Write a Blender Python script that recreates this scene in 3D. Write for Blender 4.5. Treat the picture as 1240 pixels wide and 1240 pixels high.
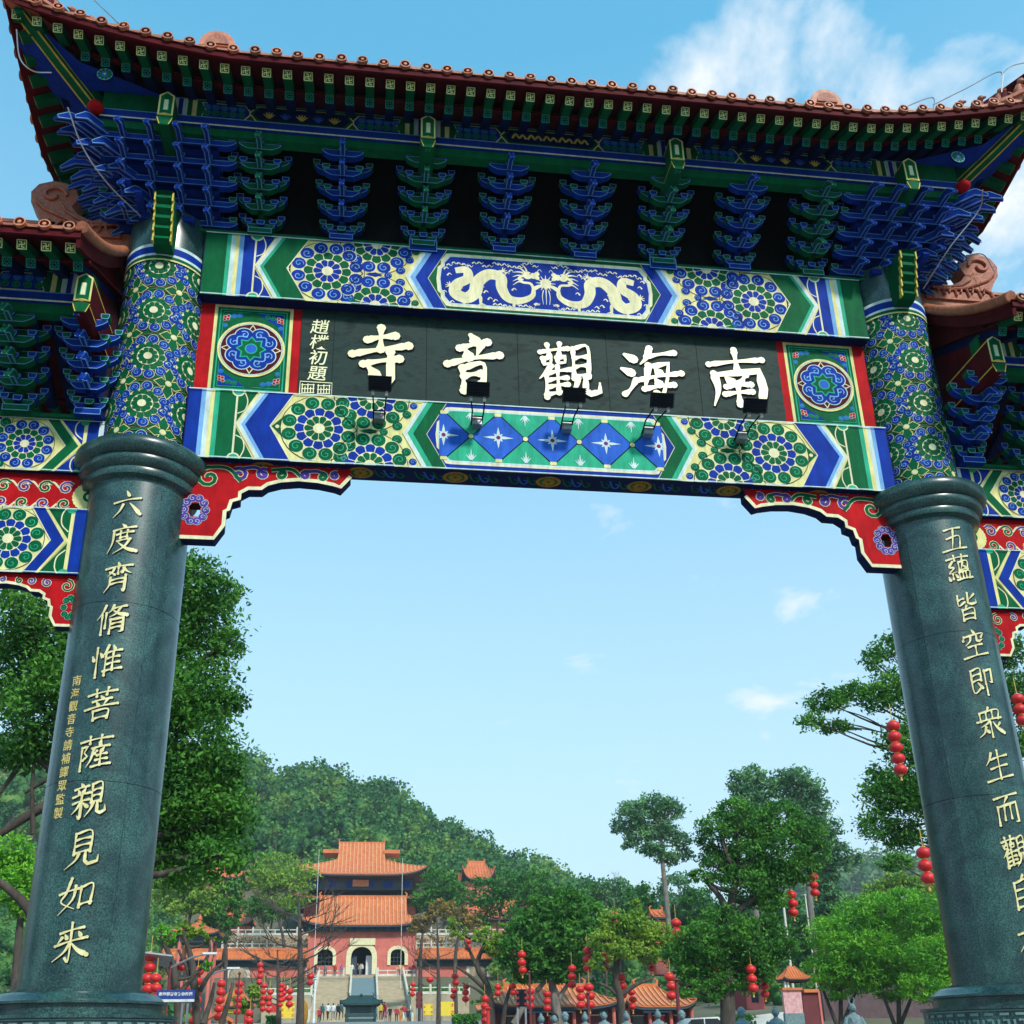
import bpy, math, random
import numpy as np
from mathutils import Vector, Matrix
from math import sin, cos, pi, radians, sqrt, atan2, hypot
S = bpy.context.scene
for o in list(bpy.data.objects): bpy.data.objects.remove(o)
random.seed(7); RNG = np.random.default_rng(7)

# ---------------------------------------------------------------- camera
CX, CY, CZ = -1.8803, -9.5761, 1.6
YAW, PITCH, ROLL, FPX, PPX, PPY = .1230, .3719, -.0145, 1242.12, 590.4, 786.34   # in the photograph's 1240 px
def ray(px, py):
    x = (px-PPX)/FPX; y = (py-PPY)/FPX; r = -ROLL
    x, y = x*cos(r)-y*sin(r), x*sin(r)+y*cos(r)
    U = -y; Y = cos(PITCH)-U*sin(PITCH); Z = sin(PITCH)+U*cos(PITCH); X = x; a = -YAW
    return Vector((X*cos(a)-Y*sin(a), X*sin(a)+Y*cos(a), Z))
def at(px, py, Y):
    d = ray(px, py); t = (Y-CY)/d.y
    return Vector((CX+d.x*t, Y, CZ+d.z*t))
def mpp(Y): return (Y-CY)/1242*1.0            # metres per photo pixel at depth Y (low in the frame)
cam = bpy.data.objects.new('camera', bpy.data.cameras.new('camera')); S.collection.objects.link(cam)
fw = ray(PPX, PPY).normalized(); rt = (ray(PPX+100, PPY)-ray(PPX, PPY)).normalized(); up = rt.cross(fw)
cam.matrix_world = Matrix(((rt.x, up.x, -fw.x, CX), (rt.y, up.y, -fw.y, CY), (rt.z, up.z, -fw.z, CZ), (0, 0, 0, 1)))
cam.data.sensor_width = 36; cam.data.lens = 36*FPX/1240
cam.data.shift_x = (620-PPX)/1240; cam.data.shift_y = (PPY-620)/1240
cam.data.clip_start = .1; cam.data.clip_end = 4000
S.camera = cam
# ---------------------------------------------------------------- world and sun
SUN_EL, SUN_AZ = radians(42), radians(-22)       # sun behind the camera, to the right
W = bpy.data.worlds.new('World'); S.world = W; W.use_nodes = True
nt = W.node_tree; nt.nodes.clear()
def wn(t, **k):
    n = nt.nodes.new(t)
    for a, b in k.items(): setattr(n, a, b)
    return n
sky = wn('ShaderNodeTexSky', sky_type='NISHITA', sun_disc=False, sun_elevation=SUN_EL, sun_rotation=pi+SUN_AZ, altitude=0, air_density=1.0, dust_density=.6, ozone_density=1.2)
bg = wn('ShaderNodeBackground'); bg.inputs[1].default_value = .12
wo = wn('ShaderNodeOutputWorld')
tc = wn('ShaderNodeTexCoord'); sep = wn('ShaderNodeSeparateXYZ'); nt.links.new(tc.outputs['Generated'], sep.inputs[0])
def wmath(op, a, b=None, clamp=False):
    n = wn('ShaderNodeMath', operation=op, use_clamp=clamp)
    for i, v in enumerate((a, b)):
        if v is None: continue
        if isinstance(v, (int, float)): n.inputs[i].default_value = v
        else: nt.links.new(v, n.inputs[i])
    return n.outputs[0]
# clouds: noise on the plane of a cloud deck
zz = wmath('ADD', wmath('MAXIMUM', sep.outputs[2], 0.0), .18)
cv = wn('ShaderNodeCombineXYZ')
nt.links.new(wmath('DIVIDE', sep.outputs[0], zz), cv.inputs[0]); nt.links.new(wmath('DIVIDE', sep.outputs[1], zz), cv.inputs[1])
n1 = wn('ShaderNodeTexNoise'); n1.inputs['Scale'].default_value = 5.5; n1.inputs['Detail'].default_value = 9; n1.inputs['Roughness'].default_value = .58
n1.inputs['Distortion'].default_value = .25
mp = wn('ShaderNodeMapping'); mp.inputs['Location'].default_value = (3.1, 1.7, 0.4); nt.links.new(cv.outputs[0], mp.inputs[0]); nt.links.new(mp.outputs[0], n1.inputs['Vector'])
rp = wn('ShaderNodeValToRGB'); rp.color_ramp.elements[0].position = .475; rp.color_ramp.elements[1].position = .68
rp.color_ramp.elements[0].color = (0, 0, 0, 1); rp.color_ramp.elements[1].color = (1, 1, 1, 1); nt.links.new(n1.outputs[0], rp.inputs[0])
# where the cloud banks stand: (photo direction, spread, strength)
bank = None
for (bx, by, sp, st) in ((885, 120, .008, .95), (1040, 100, .010, .75), (910, 10, .004, .6), (640, 30, .007, .62), (1215, 270, .022, .95), (1130, 60, .010, .6), (20, 215, .006, .25), (930, 860, .05, .12)):
    d_ = ray(bx, by).normalized(); dp = wn('ShaderNodeVectorMath', operation='DOT_PRODUCT'); nt.links.new(tc.outputs['Generated'], dp.inputs[0]); dp.inputs[1].default_value = d_
    q = wmath('MULTIPLY', wmath('SUBTRACT', 1.0, wmath('DIVIDE', wmath('SUBTRACT', 1.0, dp.outputs['Value']), sp*.55), True), st)
    bank = q if bank is None else wmath('MAXIMUM', bank, q)
nt.links.remove(rp.inputs[0].links[0]); nt.links.new(wmath('ADD', wmath('SUBTRACT', n1.outputs[0], .20), wmath('MULTIPLY', wmath('POWER', bank, .7), .30)), rp.inputs[0]); cloud = wmath('MULTIPLY', rp.outputs[0], .92)
veil = wmath('SUBTRACT', 1.0, wmath('MULTIPLY', sep.outputs[2], 1.28), True)        # thin milky air low down
veil = wmath('MULTIPLY', veil, .95)
skyt = wn('ShaderNodeMix', data_type='RGBA', blend_type='MULTIPLY'); skyt.inputs[0].default_value = 1.0
nt.links.new(sky.outputs[0], skyt.inputs[6]); skyt.inputs[7].default_value = (.95, 1.62, 1.55, 1)
ska = wn('ShaderNodeMix', data_type='RGBA', blend_type='ADD'); ska.inputs[0].default_value = 1.0; nt.links.new(skyt.outputs[2], ska.inputs[6]); ska.inputs[7].default_value = (.25, 1.55, 2.3, 1)
mv = wn('ShaderNodeMix', data_type='RGBA'); nt.links.new(veil, mv.inputs[0]); nt.links.new(ska.outputs[2], mv.inputs[6]); mv.inputs[7].default_value = (5.1, 6.05, 6.7, 1)
mc = wn('ShaderNodeMix', data_type='RGBA'); nt.links.new(cloud, mc.inputs[0]); nt.links.new(mv.outputs[2], mc.inputs[6]); mc.inputs[7].default_value = (7.4, 7.6, 7.8, 1)
nt.links.new(mc.outputs[2], bg.inputs[0]); nt.links.new(bg.outputs[0], wo.inputs[0])
sl = bpy.data.lights.new('sun', 'SUN'); sl.energy = 3.3; sl.angle = radians(5); sl.color = (1, .95, .86)
sun = bpy.data.objects.new('sun', sl); S.collection.objects.link(sun)
# direction towards the sun
sd = Vector((sin(-SUN_AZ)*cos(SUN_EL), -cos(SUN_AZ)*cos(SUN_EL), sin(SUN_EL)))
sun.rotation_euler = sd.to_track_quat('Z', 'Y').to_euler(); sun.location = sd*50
S.view_settings.view_transform = 'Standard'; S.view_settings.look = 'None'; S.view_settings.exposure = .25; S.view_settings.gamma = 1
S.render.engine = 'CYCLES'; S.cycles.max_bounces = 6; S.cycles.transparent_max_bounces = 8; S.cycles.volume_bounces = 0
S.cycles.use_denoising = True

# ---------------------------------------------------------------- materials
MATS = {}
def mat(name, col, rough=.5, noise=None, scale=8.0, bump=0.0, bscale=40.0, metal=0.0, spec=.5, hue=None, stretch=None, trans=0.0, emit=None):
    if name in MATS: return MATS[name]
    m = bpy.data.materials.new(name); m.use_nodes = True; t = m.node_tree; b = t.nodes['Principled BSDF']
    b.inputs['Base Color'].default_value = (*col, 1); b.inputs['Roughness'].default_value = rough; b.inputs['Metallic'].default_value = metal
    b.inputs['Specular IOR Level'].default_value = spec
    co = t.nodes.new('ShaderNodeTexCoord').outputs['Object']
    if stretch:
        q = t.nodes.new('ShaderNodeMapping'); q.inputs['Scale'].default_value = stretch; t.links.new(co, q.inputs[0]); co = q.outputs[0]
    if noise is None: noise = tuple(c*.72 for c in col)
    n = t.nodes.new('ShaderNodeTexNoise'); n.inputs['Scale'].default_value = scale; n.inputs['Detail'].default_value = 6; n.inputs['Roughness'].default_value = .65; t.links.new(co, n.inputs['Vector'])
    r = t.nodes.new('ShaderNodeValToRGB'); r.color_ramp.elements[0].position = .36; r.color_ramp.elements[1].position = .64
    r.color_ramp.elements[0].color = (*noise, 1); r.color_ramp.elements[1].color = (*col, 1)
    if hue:
        e = r.color_ramp.elements.new(.5); e.color = (*hue, 1)
    t.links.new(n.outputs[0], r.inputs[0]); t.links.new(r.outputs[0], b.inputs['Base Color'])
    if bump:
        n2 = t.nodes.new('ShaderNodeTexNoise'); n2.inputs['Scale'].default_value = bscale; n2.inputs['Detail'].default_value = 4; t.links.new(co, n2.inputs['Vector'])
        bp = t.nodes.new('ShaderNodeBump'); bp.inputs['Strength'].default_value = bump; bp.inputs['Distance'].default_value = .02
        t.links.new(n2.outputs[0], bp.inputs['Height']); t.links.new(bp.outputs[0], b.inputs['Normal'])
    if emit: b.inputs['Emission Color'].default_value = (*emit, 1); b.inputs['Emission Strength'].default_value = 1
    MATS[name] = m; return m
def granite():
    m = bpy.data.materials.new('polished dark green granite'); m.use_nodes = True; t = m.node_tree; b = t.nodes['Principled BSDF']
    co = t.nodes.new('ShaderNodeTexCoord').outputs['Object']
    n = t.nodes.new('ShaderNodeTexNoise'); n.inputs['Scale'].default_value = 75; n.inputs['Detail'].default_value = 3; t.links.new(co, n.inputs['Vector'])
    r = t.nodes.new('ShaderNodeValToRGB'); r.color_ramp.elements[0].position = .38; r.color_ramp.elements[1].position = .66
    r.color_ramp.elements[0].color = (.006, .029, .031, 1); r.color_ramp.elements[1].color = (.042, .115, .112, 1); t.links.new(n.outputs[0], r.inputs[0])
    n2 = t.nodes.new('ShaderNodeTexNoise'); n2.inputs['Scale'].default_value = 2.2; n2.inputs['Detail'].default_value = 7; n2.inputs['Distortion'].default_value = 1.2; t.links.new(co, n2.inputs['Vector'])
    r2 = t.nodes.new('ShaderNodeValToRGB'); r2.color_ramp.elements[0].position = .4; r2.color_ramp.elements[1].position = .62
    r2.color_ramp.elements[0].color = (.55, .60, .64, 1); r2.color_ramp.elements[1].color = (1.35, 1.28, 1.2, 1); t.links.new(n2.outputs[0], r2.inputs[0])
    mx = t.nodes.new('ShaderNodeMix'); mx.data_type = 'RGBA'; mx.blend_type = 'MULTIPLY'; mx.inputs[0].default_value = 1; t.links.new(r.outputs[0], mx.inputs[6]); t.links.new(r2.outputs[0], mx.inputs[7])
    # pale veins
    w = t.nodes.new('ShaderNodeTexNoise'); w.inputs['Scale'].default_value = 1.6; w.inputs['Detail'].default_value = 5; w.inputs['Distortion'].default_value = 2.0; t.links.new(co, w.inputs['Vector'])
    a = t.nodes.new('ShaderNodeMath'); a.operation = 'SUBTRACT'; a.inputs[1].default_value = .5; t.links.new(w.outputs[0], a.inputs[0])
    a2 = t.nodes.new('ShaderNodeMath'); a2.operation = 'ABSOLUTE'; t.links.new(a.outputs[0], a2.inputs[0])
    r3 = t.nodes.new('ShaderNodeValToRGB'); r3.color_ramp.elements[0].position = .0; r3.color_ramp.elements[1].position = .008
    r3.color_ramp.elements[0].color = (.16, .16, .16, 1); r3.color_ramp.elements[1].color = (0, 0, 0, 1); t.links.new(a2.outputs[0], r3.inputs[0])
    mx2 = t.nodes.new('ShaderNodeMix'); mx2.data_type = 'RGBA'; t.links.new(r3.outputs[0], mx2.inputs[0]); t.links.new(mx.outputs[2], mx2.inputs[6]); mx2.inputs[7].default_value = (.12, .22, .22, 1)
    t.links.new(mx2.outputs[2], b.inputs['Base Color'])
    b.inputs['Roughness'].default_value = .3; b.inputs['Specular IOR Level'].default_value = .55
    return m
MATS['granite'] = granite()
P_ = {  # the painted colours of the gate
 'blue': mat('deep blue paint', (.005, .040, .34), .55, (.004, .028, .25), 3),
 'green': mat('deep green paint', (.002, .125, .045), .55, (.002, .09, .034), 3),
 'mint': mat('mint green paint', (.03, .42, .24), .55, (.03, .34, .2), 4),
 'sky': mat('light blue paint', (.20, .42, .72), .55, (.15, .35, .66), 4),
 'pale': mat('pale blue white paint', (.62, .74, .74), .55, (.5, .64, .66), 5),
 'cream': mat('cream paint', (.80, .76, .50), .55, (.72, .68, .42), 5),
 'yellow': mat('pale yellow paint', (.78, .74, .33), .55, (.68, .63, .25), 5),
 'gold': mat('gold paint', (.75, .62, .12), .35, (.5, .38, .06), 6),
 'red': mat('bright red paint', (.50, .008, .012), .55, (.36, .006, .01), 4),
 'maroon': mat('dark maroon paint', (.10, .008, .012), .5, (.06, .005, .008), 4),
 'black': mat('black line paint', (.008, .012, .02), .5),
 'orange': mat('orange ochre paint', (.42, .20, .02), .5),
 'purple': mat('violet paint', (.10, .05, .34), .55),
 'dkblue': mat('dark navy paint', (.006, .014, .085), .5, (.004, .01, .06), 4),  # one even dark navy for undersides, edges and rafters
 'vdark': mat('dark joint and shade fill', (.012, .014, .016), .7),  # near-black: open joints, and shade put into colour behind the brackets
 'midblue': mat('medium blue paint', (.03, .13, .58), .55, (.02, .1, .5), 4),
}
def weather(m, lo=.62, amt=1.0, rnd=0.0):
    """dust and rain streaks over a finish; rnd: piece to piece difference"""
    t = m.node_tree; b = t.nodes['Principled BSDF']; src = b.inputs['Base Color'].links[0].from_socket
    co = t.nodes.new('ShaderNodeTexCoord').outputs['Object']; q = t.nodes.new('ShaderNodeMapping'); q.inputs['Scale'].default_value = (14, 14, 3.0); t.links.new(co, q.inputs[0])
    n = t.nodes.new('ShaderNodeTexNoise'); n.inputs['Scale'].default_value = 1.0; n.inputs['Detail'].default_value = 8; n.inputs['Roughness'].default_value = .7; t.links.new(q.outputs[0], n.inputs['Vector'])
    r = t.nodes.new('ShaderNodeMapRange'); r.inputs[1].default_value = .3; r.inputs[2].default_value = .62; r.inputs[3].default_value = lo; r.inputs[4].default_value = 1.06; t.links.new(n.outputs[0], r.inputs[0])
    v = r.outputs[0]
    if rnd:
        oi = t.nodes.new('ShaderNodeObjectInfo'); rr = t.nodes.new('ShaderNodeMapRange'); rr.inputs[3].default_value = 1-rnd; rr.inputs[4].default_value = 1+rnd*.5; t.links.new(oi.outputs['Random'], rr.inputs[0])
        mm = t.nodes.new('ShaderNodeMath'); mm.operation = 'MULTIPLY'; t.links.new(v, mm.inputs[0]); t.links.new(rr.outputs[0], mm.inputs[1]); v = mm.outputs[0]
    x = t.nodes.new('ShaderNodeVectorMath'); x.operation = 'SCALE'; t.links.new(src, x.inputs[0]); t.links.new(v, x.inputs['Scale']); t.links.new(x.outputs[0], b.inputs['Base Color'])
for k_, m_ in P_.items(): weather(m_, .70)
for m_ in P_.values(): m_.node_tree.nodes['Principled BSDF'].inputs['Specular IOR Level'].default_value = .06; m_.node_tree.nodes['Principled BSDF'].inputs['Roughness'].default_value = .62
M = MATS
mat('terracotta', (.58, .19, .09), .5, (.42, .125, .06), 14, .4, 60)
weather(MATS['terracotta'], .6, 1, .34)
mat('carved terracotta', (.42, .13, .065), .6, (.26, .075, .04), 18, .7, 30)
mat('dark board', (.013, .030, .026), .6, (.008, .018, .016), 4, .05, 18, spec=.12, hue=(.017, .040, .036), stretch=(1, 1, 2.2))
mat('gold leaf', (.82, .66, .22), .3, (.6, .42, .1), 20, .2, 60, spec=.7)
mat('cream gilt', (.86, .84, .52), .4, (.78, .74, .42), 9)
mat('gilt letter', (.80, .74, .40), .35, (.60, .50, .22), 14, .1, 50)
mat('black metal', (.012, .012, .013), .4)
mat('grey metal', (.35, .36, .37), .4, metal=.6)
mat('carved granite', (.045, .12, .12), .55, (.02, .07, .075), 60)
mat('fret line', (.16, .27, .26), .6)

# ---------------------------------------------------------------- mesh helpers
COL = S.collection
class MB:
    def __init__(s): s.V = []; s.F = []; s.I = []; s.mats = []
    def mi(s, m):
        if isinstance(m, str): m = P_.get(m) or MATS[m]
        if m not in s.mats: s.mats.append(m)
        return s.mats.index(m)
    def add(s, V, F, m):
        n = len(s.V); k = s.mi(m); s.V += [tuple(v) for v in V]; s.F += [tuple(i+n for i in f) for f in F]; s.I += [k]*len(F); return s
    def box(s, x0, x1, y0, y1, z0, z1, m, R=None, o=(0, 0, 0)):
        V = [(x, y, z) for z in (z0, z1) for y in (y0, y1) for x in (x0, x1)]
        if R is not None: V = [R @ Vector(v) + Vector(o) for v in V]
        return s.add(V, [(0, 2, 3, 1), (4, 5, 7, 6), (0, 1, 5, 4), (2, 6, 7, 3), (0, 4, 6, 2), (1, 3, 7, 5)], m)
    def prism(s, poly, O, u, v, n, d, m, m2=None, m3=None):
        """poly in (u, v) at O, extruded by d along n; m face, m2 sides"""
        O, u, v, n = Vector(O), Vector(u), Vector(v), Vector(n); k = len(poly)
        A = [O+u*a+v*b for a, b in poly]; B = [q+n*d for q in A]
        s.add(A, [tuple(range(k))], m); s.add(B, [tuple(range(k-1, -1, -1))], m3 or m)
        s.add(A+B, [(i, (i+1) % k, k+(i+1) % k, k+i) for i in range(k)], m2 or m); return s
    def lathe(s, prof, m, c=(0, 0, 0), n=32, a0=0, a1=2*pi, cap=True):
        V = []; full = abs(a1-a0-2*pi) < 1e-6; k = n if full else n+1
        for r, z in prof:
            for i in range(k):
                a = a0+(a1-a0)*i/n; V.append((c[0]+r*cos(a), c[1]+r*sin(a), c[2]+z))
        F = []
        for j in range(len(prof)-1):
            for i in range(n):
                i2 = (i+1) % k; F.append((j*k+i, j*k+i2, (j+1)*k+i2, (j+1)*k+i))
        if cap and full: F += [tuple(range(k-1, -1, -1)), tuple((len(prof)-1)*k+i for i in range(k))]
        return s.add(V, F, m)
    def tube(s, pts, rad, m, n=8, cap=True):
        pts = [Vector(p) for p in pts]; V = []; N = len(pts)
        rad = rad if isinstance(rad, (list, tuple)) else [rad]*N
        pu = None
        for i, p in enumerate(pts):
            t = (pts[min(i+1, N-1)]-pts[max(i-1, 0)]); t = t.normalized() if t.length > 1e-9 else Vector((0, 0, 1))
            if pu is None: pu = t.orthogonal().normalized()
            pu = (pu-t*pu.dot(t)); pu = pu.normalized() if pu.length > 1e-6 else t.orthogonal().normalized()
            w = t.cross(pu)
            for k in range(n):
                a = 2*pi*k/n; V.append(p+(pu*cos(a)+w*sin(a))*rad[i])
        F = [(i*n+k, i*n+(k+1) % n, (i+1)*n+(k+1) % n, (i+1)*n+k) for i in range(N-1) for k in range(n)]
        if cap: F += [tuple(range(n-1, -1, -1)), tuple((N-1)*n+k for k in range(n))]
        return s.add(V, F, m)
    def ball(s, c, r, m, n=12, k=8, sq=(1, 1, 1), R=None):
        V = []; c = Vector(c)
        for j in range(k+1):
            b = -pi/2+pi*j/k
            for i in range(n):
                q = Vector((r*sq[0]*cos(b)*cos(2*pi*i/n), r*sq[1]*cos(b)*sin(2*pi*i/n), r*sq[2]*sin(b)))
                V.append(c+(R @ q if R is not None else q))
        F = [(j*n+i, j*n+(i+1) % n, (j+1)*n+(i+1) % n, (j+1)*n+i) for j in range(k) for i in range(n)]
        return s.add(V, F, m)
    def mesh(s, name, smooth=None):
        me = bpy.data.meshes.new(name); me.from_pydata(s.V, [], s.F)
        for m in s.mats: me.materials.append(m)
        me.polygons.foreach_set('material_index', s.I)
        if smooth is not None:
            me.polygons.foreach_set('use_smooth', [True]*len(s.F)); me.update(); me.set_sharp_from_angle(angle=radians(smooth))
        me.update(); return me
    def build(s, name, parent=None, smooth=None, label=None, kind=None, loc=None):
        o = bpy.data.objects.new(name, s.mesh(name, smooth)); COL.objects.link(o)
        if parent: o.parent = parent
        if label: o['label'] = label
        if kind: o['kind'] = kind
        if loc is not None: o.location = loc
        return o
def thing(name, label, cat, loc=(0, 0, 0), group=None, rz=0, parent=None):
    o = bpy.data.objects.new(name, None); COL.objects.link(o); o.location = loc; o.rotation_euler.z = rz; o.empty_display_size = .2
    if label: o['label'] = label; o['category'] = cat
    if group: o['group'] = group
    if parent: o.parent = parent
    return o
def tag(o, label=None, cat=None, group=None, kind=None):
    for k, v in (('label', label), ('category', cat), ('group', group), ('kind', kind)):
        if v: o[k] = v
    return o
def inst(name, me, parent=None, loc=(0, 0, 0), rot=(0, 0, 0), sc=(1, 1, 1), kind=None):
    o = bpy.data.objects.new(name, me); COL.objects.link(o); o.location = loc; o.rotation_euler = rot; o.scale = sc
    if parent: o.parent = parent
    if kind: o['kind'] = kind
    return o
def text_mesh(name, cu, parent):
    t = bpy.data.objects.new('t', cu); COL.objects.link(t); bpy.context.view_layer.update()
    me = bpy.data.meshes.new_from_object(t.evaluated_get(bpy.context.evaluated_depsgraph_get())); me.name = name
    bpy.data.objects.remove(t); o = bpy.data.objects.new(name, me); COL.objects.link(o); o.parent = parent; return o
def kids(o): return [c for c in bpy.data.objects if c.parent == o]
def copy_tree(o, parent=None, top=True, children=None):
    if children is None:
        children = {}
        for c in bpy.data.objects:
            if c.parent: children.setdefault(c.parent.name, []).append(c)
    c = o.copy(); COL.objects.link(c); c.parent = parent
    for ch in children.get(o.name, []): copy_tree(ch, c, False, children)
    return c

# ---------------------------------------------------------------- flat painted ornament
def crom(P, n=6, closed=False):
    P = [Vector(p) for p in P]; N = len(P)
    if N < 3 and not closed: return [P[0].lerp(P[-1], i/n) for i in range(n+1)]
    out = []
    g = (lambda i: P[i % N]) if closed else (lambda i: P[0]*2-P[1] if i < 0 else (P[-1]*2-P[-2] if i >= N else P[i]))
    for i in range(N if closed else N-1):
        a, b, c, d = g(i-1), g(i), g(i+1), g(i+2)
        for k in range(n):
            t = k/n; out.append(.5*((2*b)+(c-a)*t+(2*a-5*b+4*c-d)*t*t+(3*b-a-3*c+d)*t**3))
    if not closed: out.append(P[-1])
    return out
def ribbon_poly(pts, wf):
    """outline of a brush stroke along pts; wf(t) = half width"""
    L = []; R = []; N = len(pts)
    for i, p in enumerate(pts):
        t = (pts[min(i+1, N-1)]-pts[max(i-1, 0)]); t = t.normalized() if t.length > 1e-9 else Vector((1, 0))
        w = wf(i/(N-1)); n = Vector((-t.y, t.x)); L.append(p+n*w); R.append(p-n*w)
    return L, R
def clip_poly(P, k, lim, sign):
    out = []; n = len(P)
    for i in range(n):
        a, b = P[i], P[(i+1) % n]; da = (a[k]-lim)*sign; db = (b[k]-lim)*sign
        if da <= 0: out.append(a)
        if (da < 0 < db) or (db < 0 < da):
            t = da/(da-db); out.append((a[0]+(b[0]-a[0])*t, a[1]+(b[1]-a[1])*t))
    return out
class Paint:
    def __init__(s, fmap, bounds=None, eps=.0016):
        s.f = fmap; s.b = bounds; s.mb = MB(); s.eps = eps; s.mx = 1
    def poly(s, P, col, lay=1, fan=False):
        P = [(p[0]*s.mx, p[1]) for p in P]
        if s.b:
            for k, lim, sg in ((0, s.b[0], -1), (0, s.b[1], 1), (1, s.b[2], -1), (1, s.b[3], 1)):
                if lim is not None: P = clip_poly(P, k, lim, sg)
                if len(P) < 3: return
        s.cnt = (getattr(s, 'cnt', 0)+1) % 120; h = lay*s.eps+s.cnt*1.1e-5
        V = [s.f(u, v, h) for u, v in P]
        if fan:
            c = (sum(p[0] for p in P)/len(P), sum(p[1] for p in P)/len(P)); V.append(s.f(c[0], c[1], h)); n = len(P)
            s.mb.add(V, [(i, (i+1) % n, n) for i in range(n)], col)
        else: s.mb.add(V, [tuple(range(len(P)))], col)
    def strip(s, L, R, col, lay):
        for i in range(len(L)-1): s.poly([L[i], L[i+1], R[i+1], R[i]], col, lay)
    def line(s, pts, w, col, lay=3, smooth=0, taper=0, closed=False):
        P = [Vector(p) for p in pts]
        if smooth: P = crom(P, smooth, closed)
        if closed: P = P+[P[0]]
        L, R = ribbon_poly(P, lambda t: w*(1 if not taper else max(.12, 1-taper*t)))
        s.strip(L, R, col, lay)
    def disc(s, c, r, col, lay=1, n=20, ry=None):
        s.poly([(c[0]+r*cos(2*pi*i/n), c[1]+(ry or r)*sin(2*pi*i/n)) for i in range(n)], col, lay)
    def ring(s, c, r, w, col, lay=2, n=32):
        s.line([(c[0]+r*cos(2*pi*i/n), c[1]+r*sin(2*pi*i/n)) for i in range(n)], w, col, lay, closed=True)
    def rect(s, u0, u1, v0, v1, col, lay=1): s.poly([(u0, v0), (u1, v0), (u1, v1), (u0, v1)], col, lay)
    def spiral(s, c, r, a0, col, lay=4, w=.006, turns=1.25, d=1):
        P = [Vector((c[0]+r*(1-.86*t)*cos(a0+d*2*pi*turns*t), c[1]+r*(1-.86*t)*sin(a0+d*2*pi*turns*t))) for t in [i/12 for i in range(13)]]
        L, R = ribbon_poly(P, lambda t: w); s.strip(L, R, col, lay)
    def swirl(s, c, r, a0, col, edge='cream', lay=2, d=1):
        s.disc(c, r*1.10, edge, lay, 14); s.disc(c, r*1.0, col, lay+1, 14)
        s.spiral(c, r*.70, a0, {'blue': 'sky', 'green': 'mint'}.get(col, edge), lay+2, max(.002, r*.055), 1.1, d)
    def petals(s, c, r0, r1, n, col, lay, gap=.07, ph=0):
        for k in range(n):
            a = ph+2*pi*k/n; h = pi/n*(1-gap); P = []
            for t in (-1, 1): pass
            P = [(c[0]+r0*cos(a-h*.9), c[1]+r0*sin(a-h*.9)), (c[0]+(r0+(r1-r0)*.72)*cos(a-h), c[1]+(r0+(r1-r0)*.72)*sin(a-h)),
                 (c[0]+(r0+(r1-r0)*.93)*cos(a-h*.62), c[1]+(r0+(r1-r0)*.93)*sin(a-h*.62)), (c[0]+r1*cos(a), c[1]+r1*sin(a)),
                 (c[0]+(r0+(r1-r0)*.93)*cos(a+h*.62), c[1]+(r0+(r1-r0)*.93)*sin(a+h*.62)), (c[0]+(r0+(r1-r0)*.72)*cos(a+h), c[1]+(r0+(r1-r0)*.72)*sin(a+h)),
                 (c[0]+r0*cos(a+h*.9), c[1]+r0*sin(a+h*.9))]
            s.poly(P, col, lay)
    def rosette(s, c, R, A, B, C, nout=12, lay=2, bgc='yellow'):
        if bgc: s.disc(c, R, bgc, lay, 28); s.ring(c, R*1.0, R*.010, 'black', lay+1, 28)
        for k in range(nout):
            a = 2*pi*(k+.5)/nout; q = (c[0]+R*.80*cos(a), c[1]+R*.80*sin(a))
            s.swirl(q, R*.190, a+pi, A, 'cream', lay+1, 1 if k % 2 else -1)
        s.disc(c, R*.65, 'cream', lay+1, 26); s.petals(c, R*.34, R*.64, 12, B, lay+2)
        s.disc(c, R*.40, 'cream', lay+3, 22); s.petals(c, R*.14, R*.385, 10, C, lay+4)
        s.disc(c, R*.155, 'cream', lay+5, 14)
    def build(s, name, parent, **k): return s.mb.build(name, parent, **k)

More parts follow.
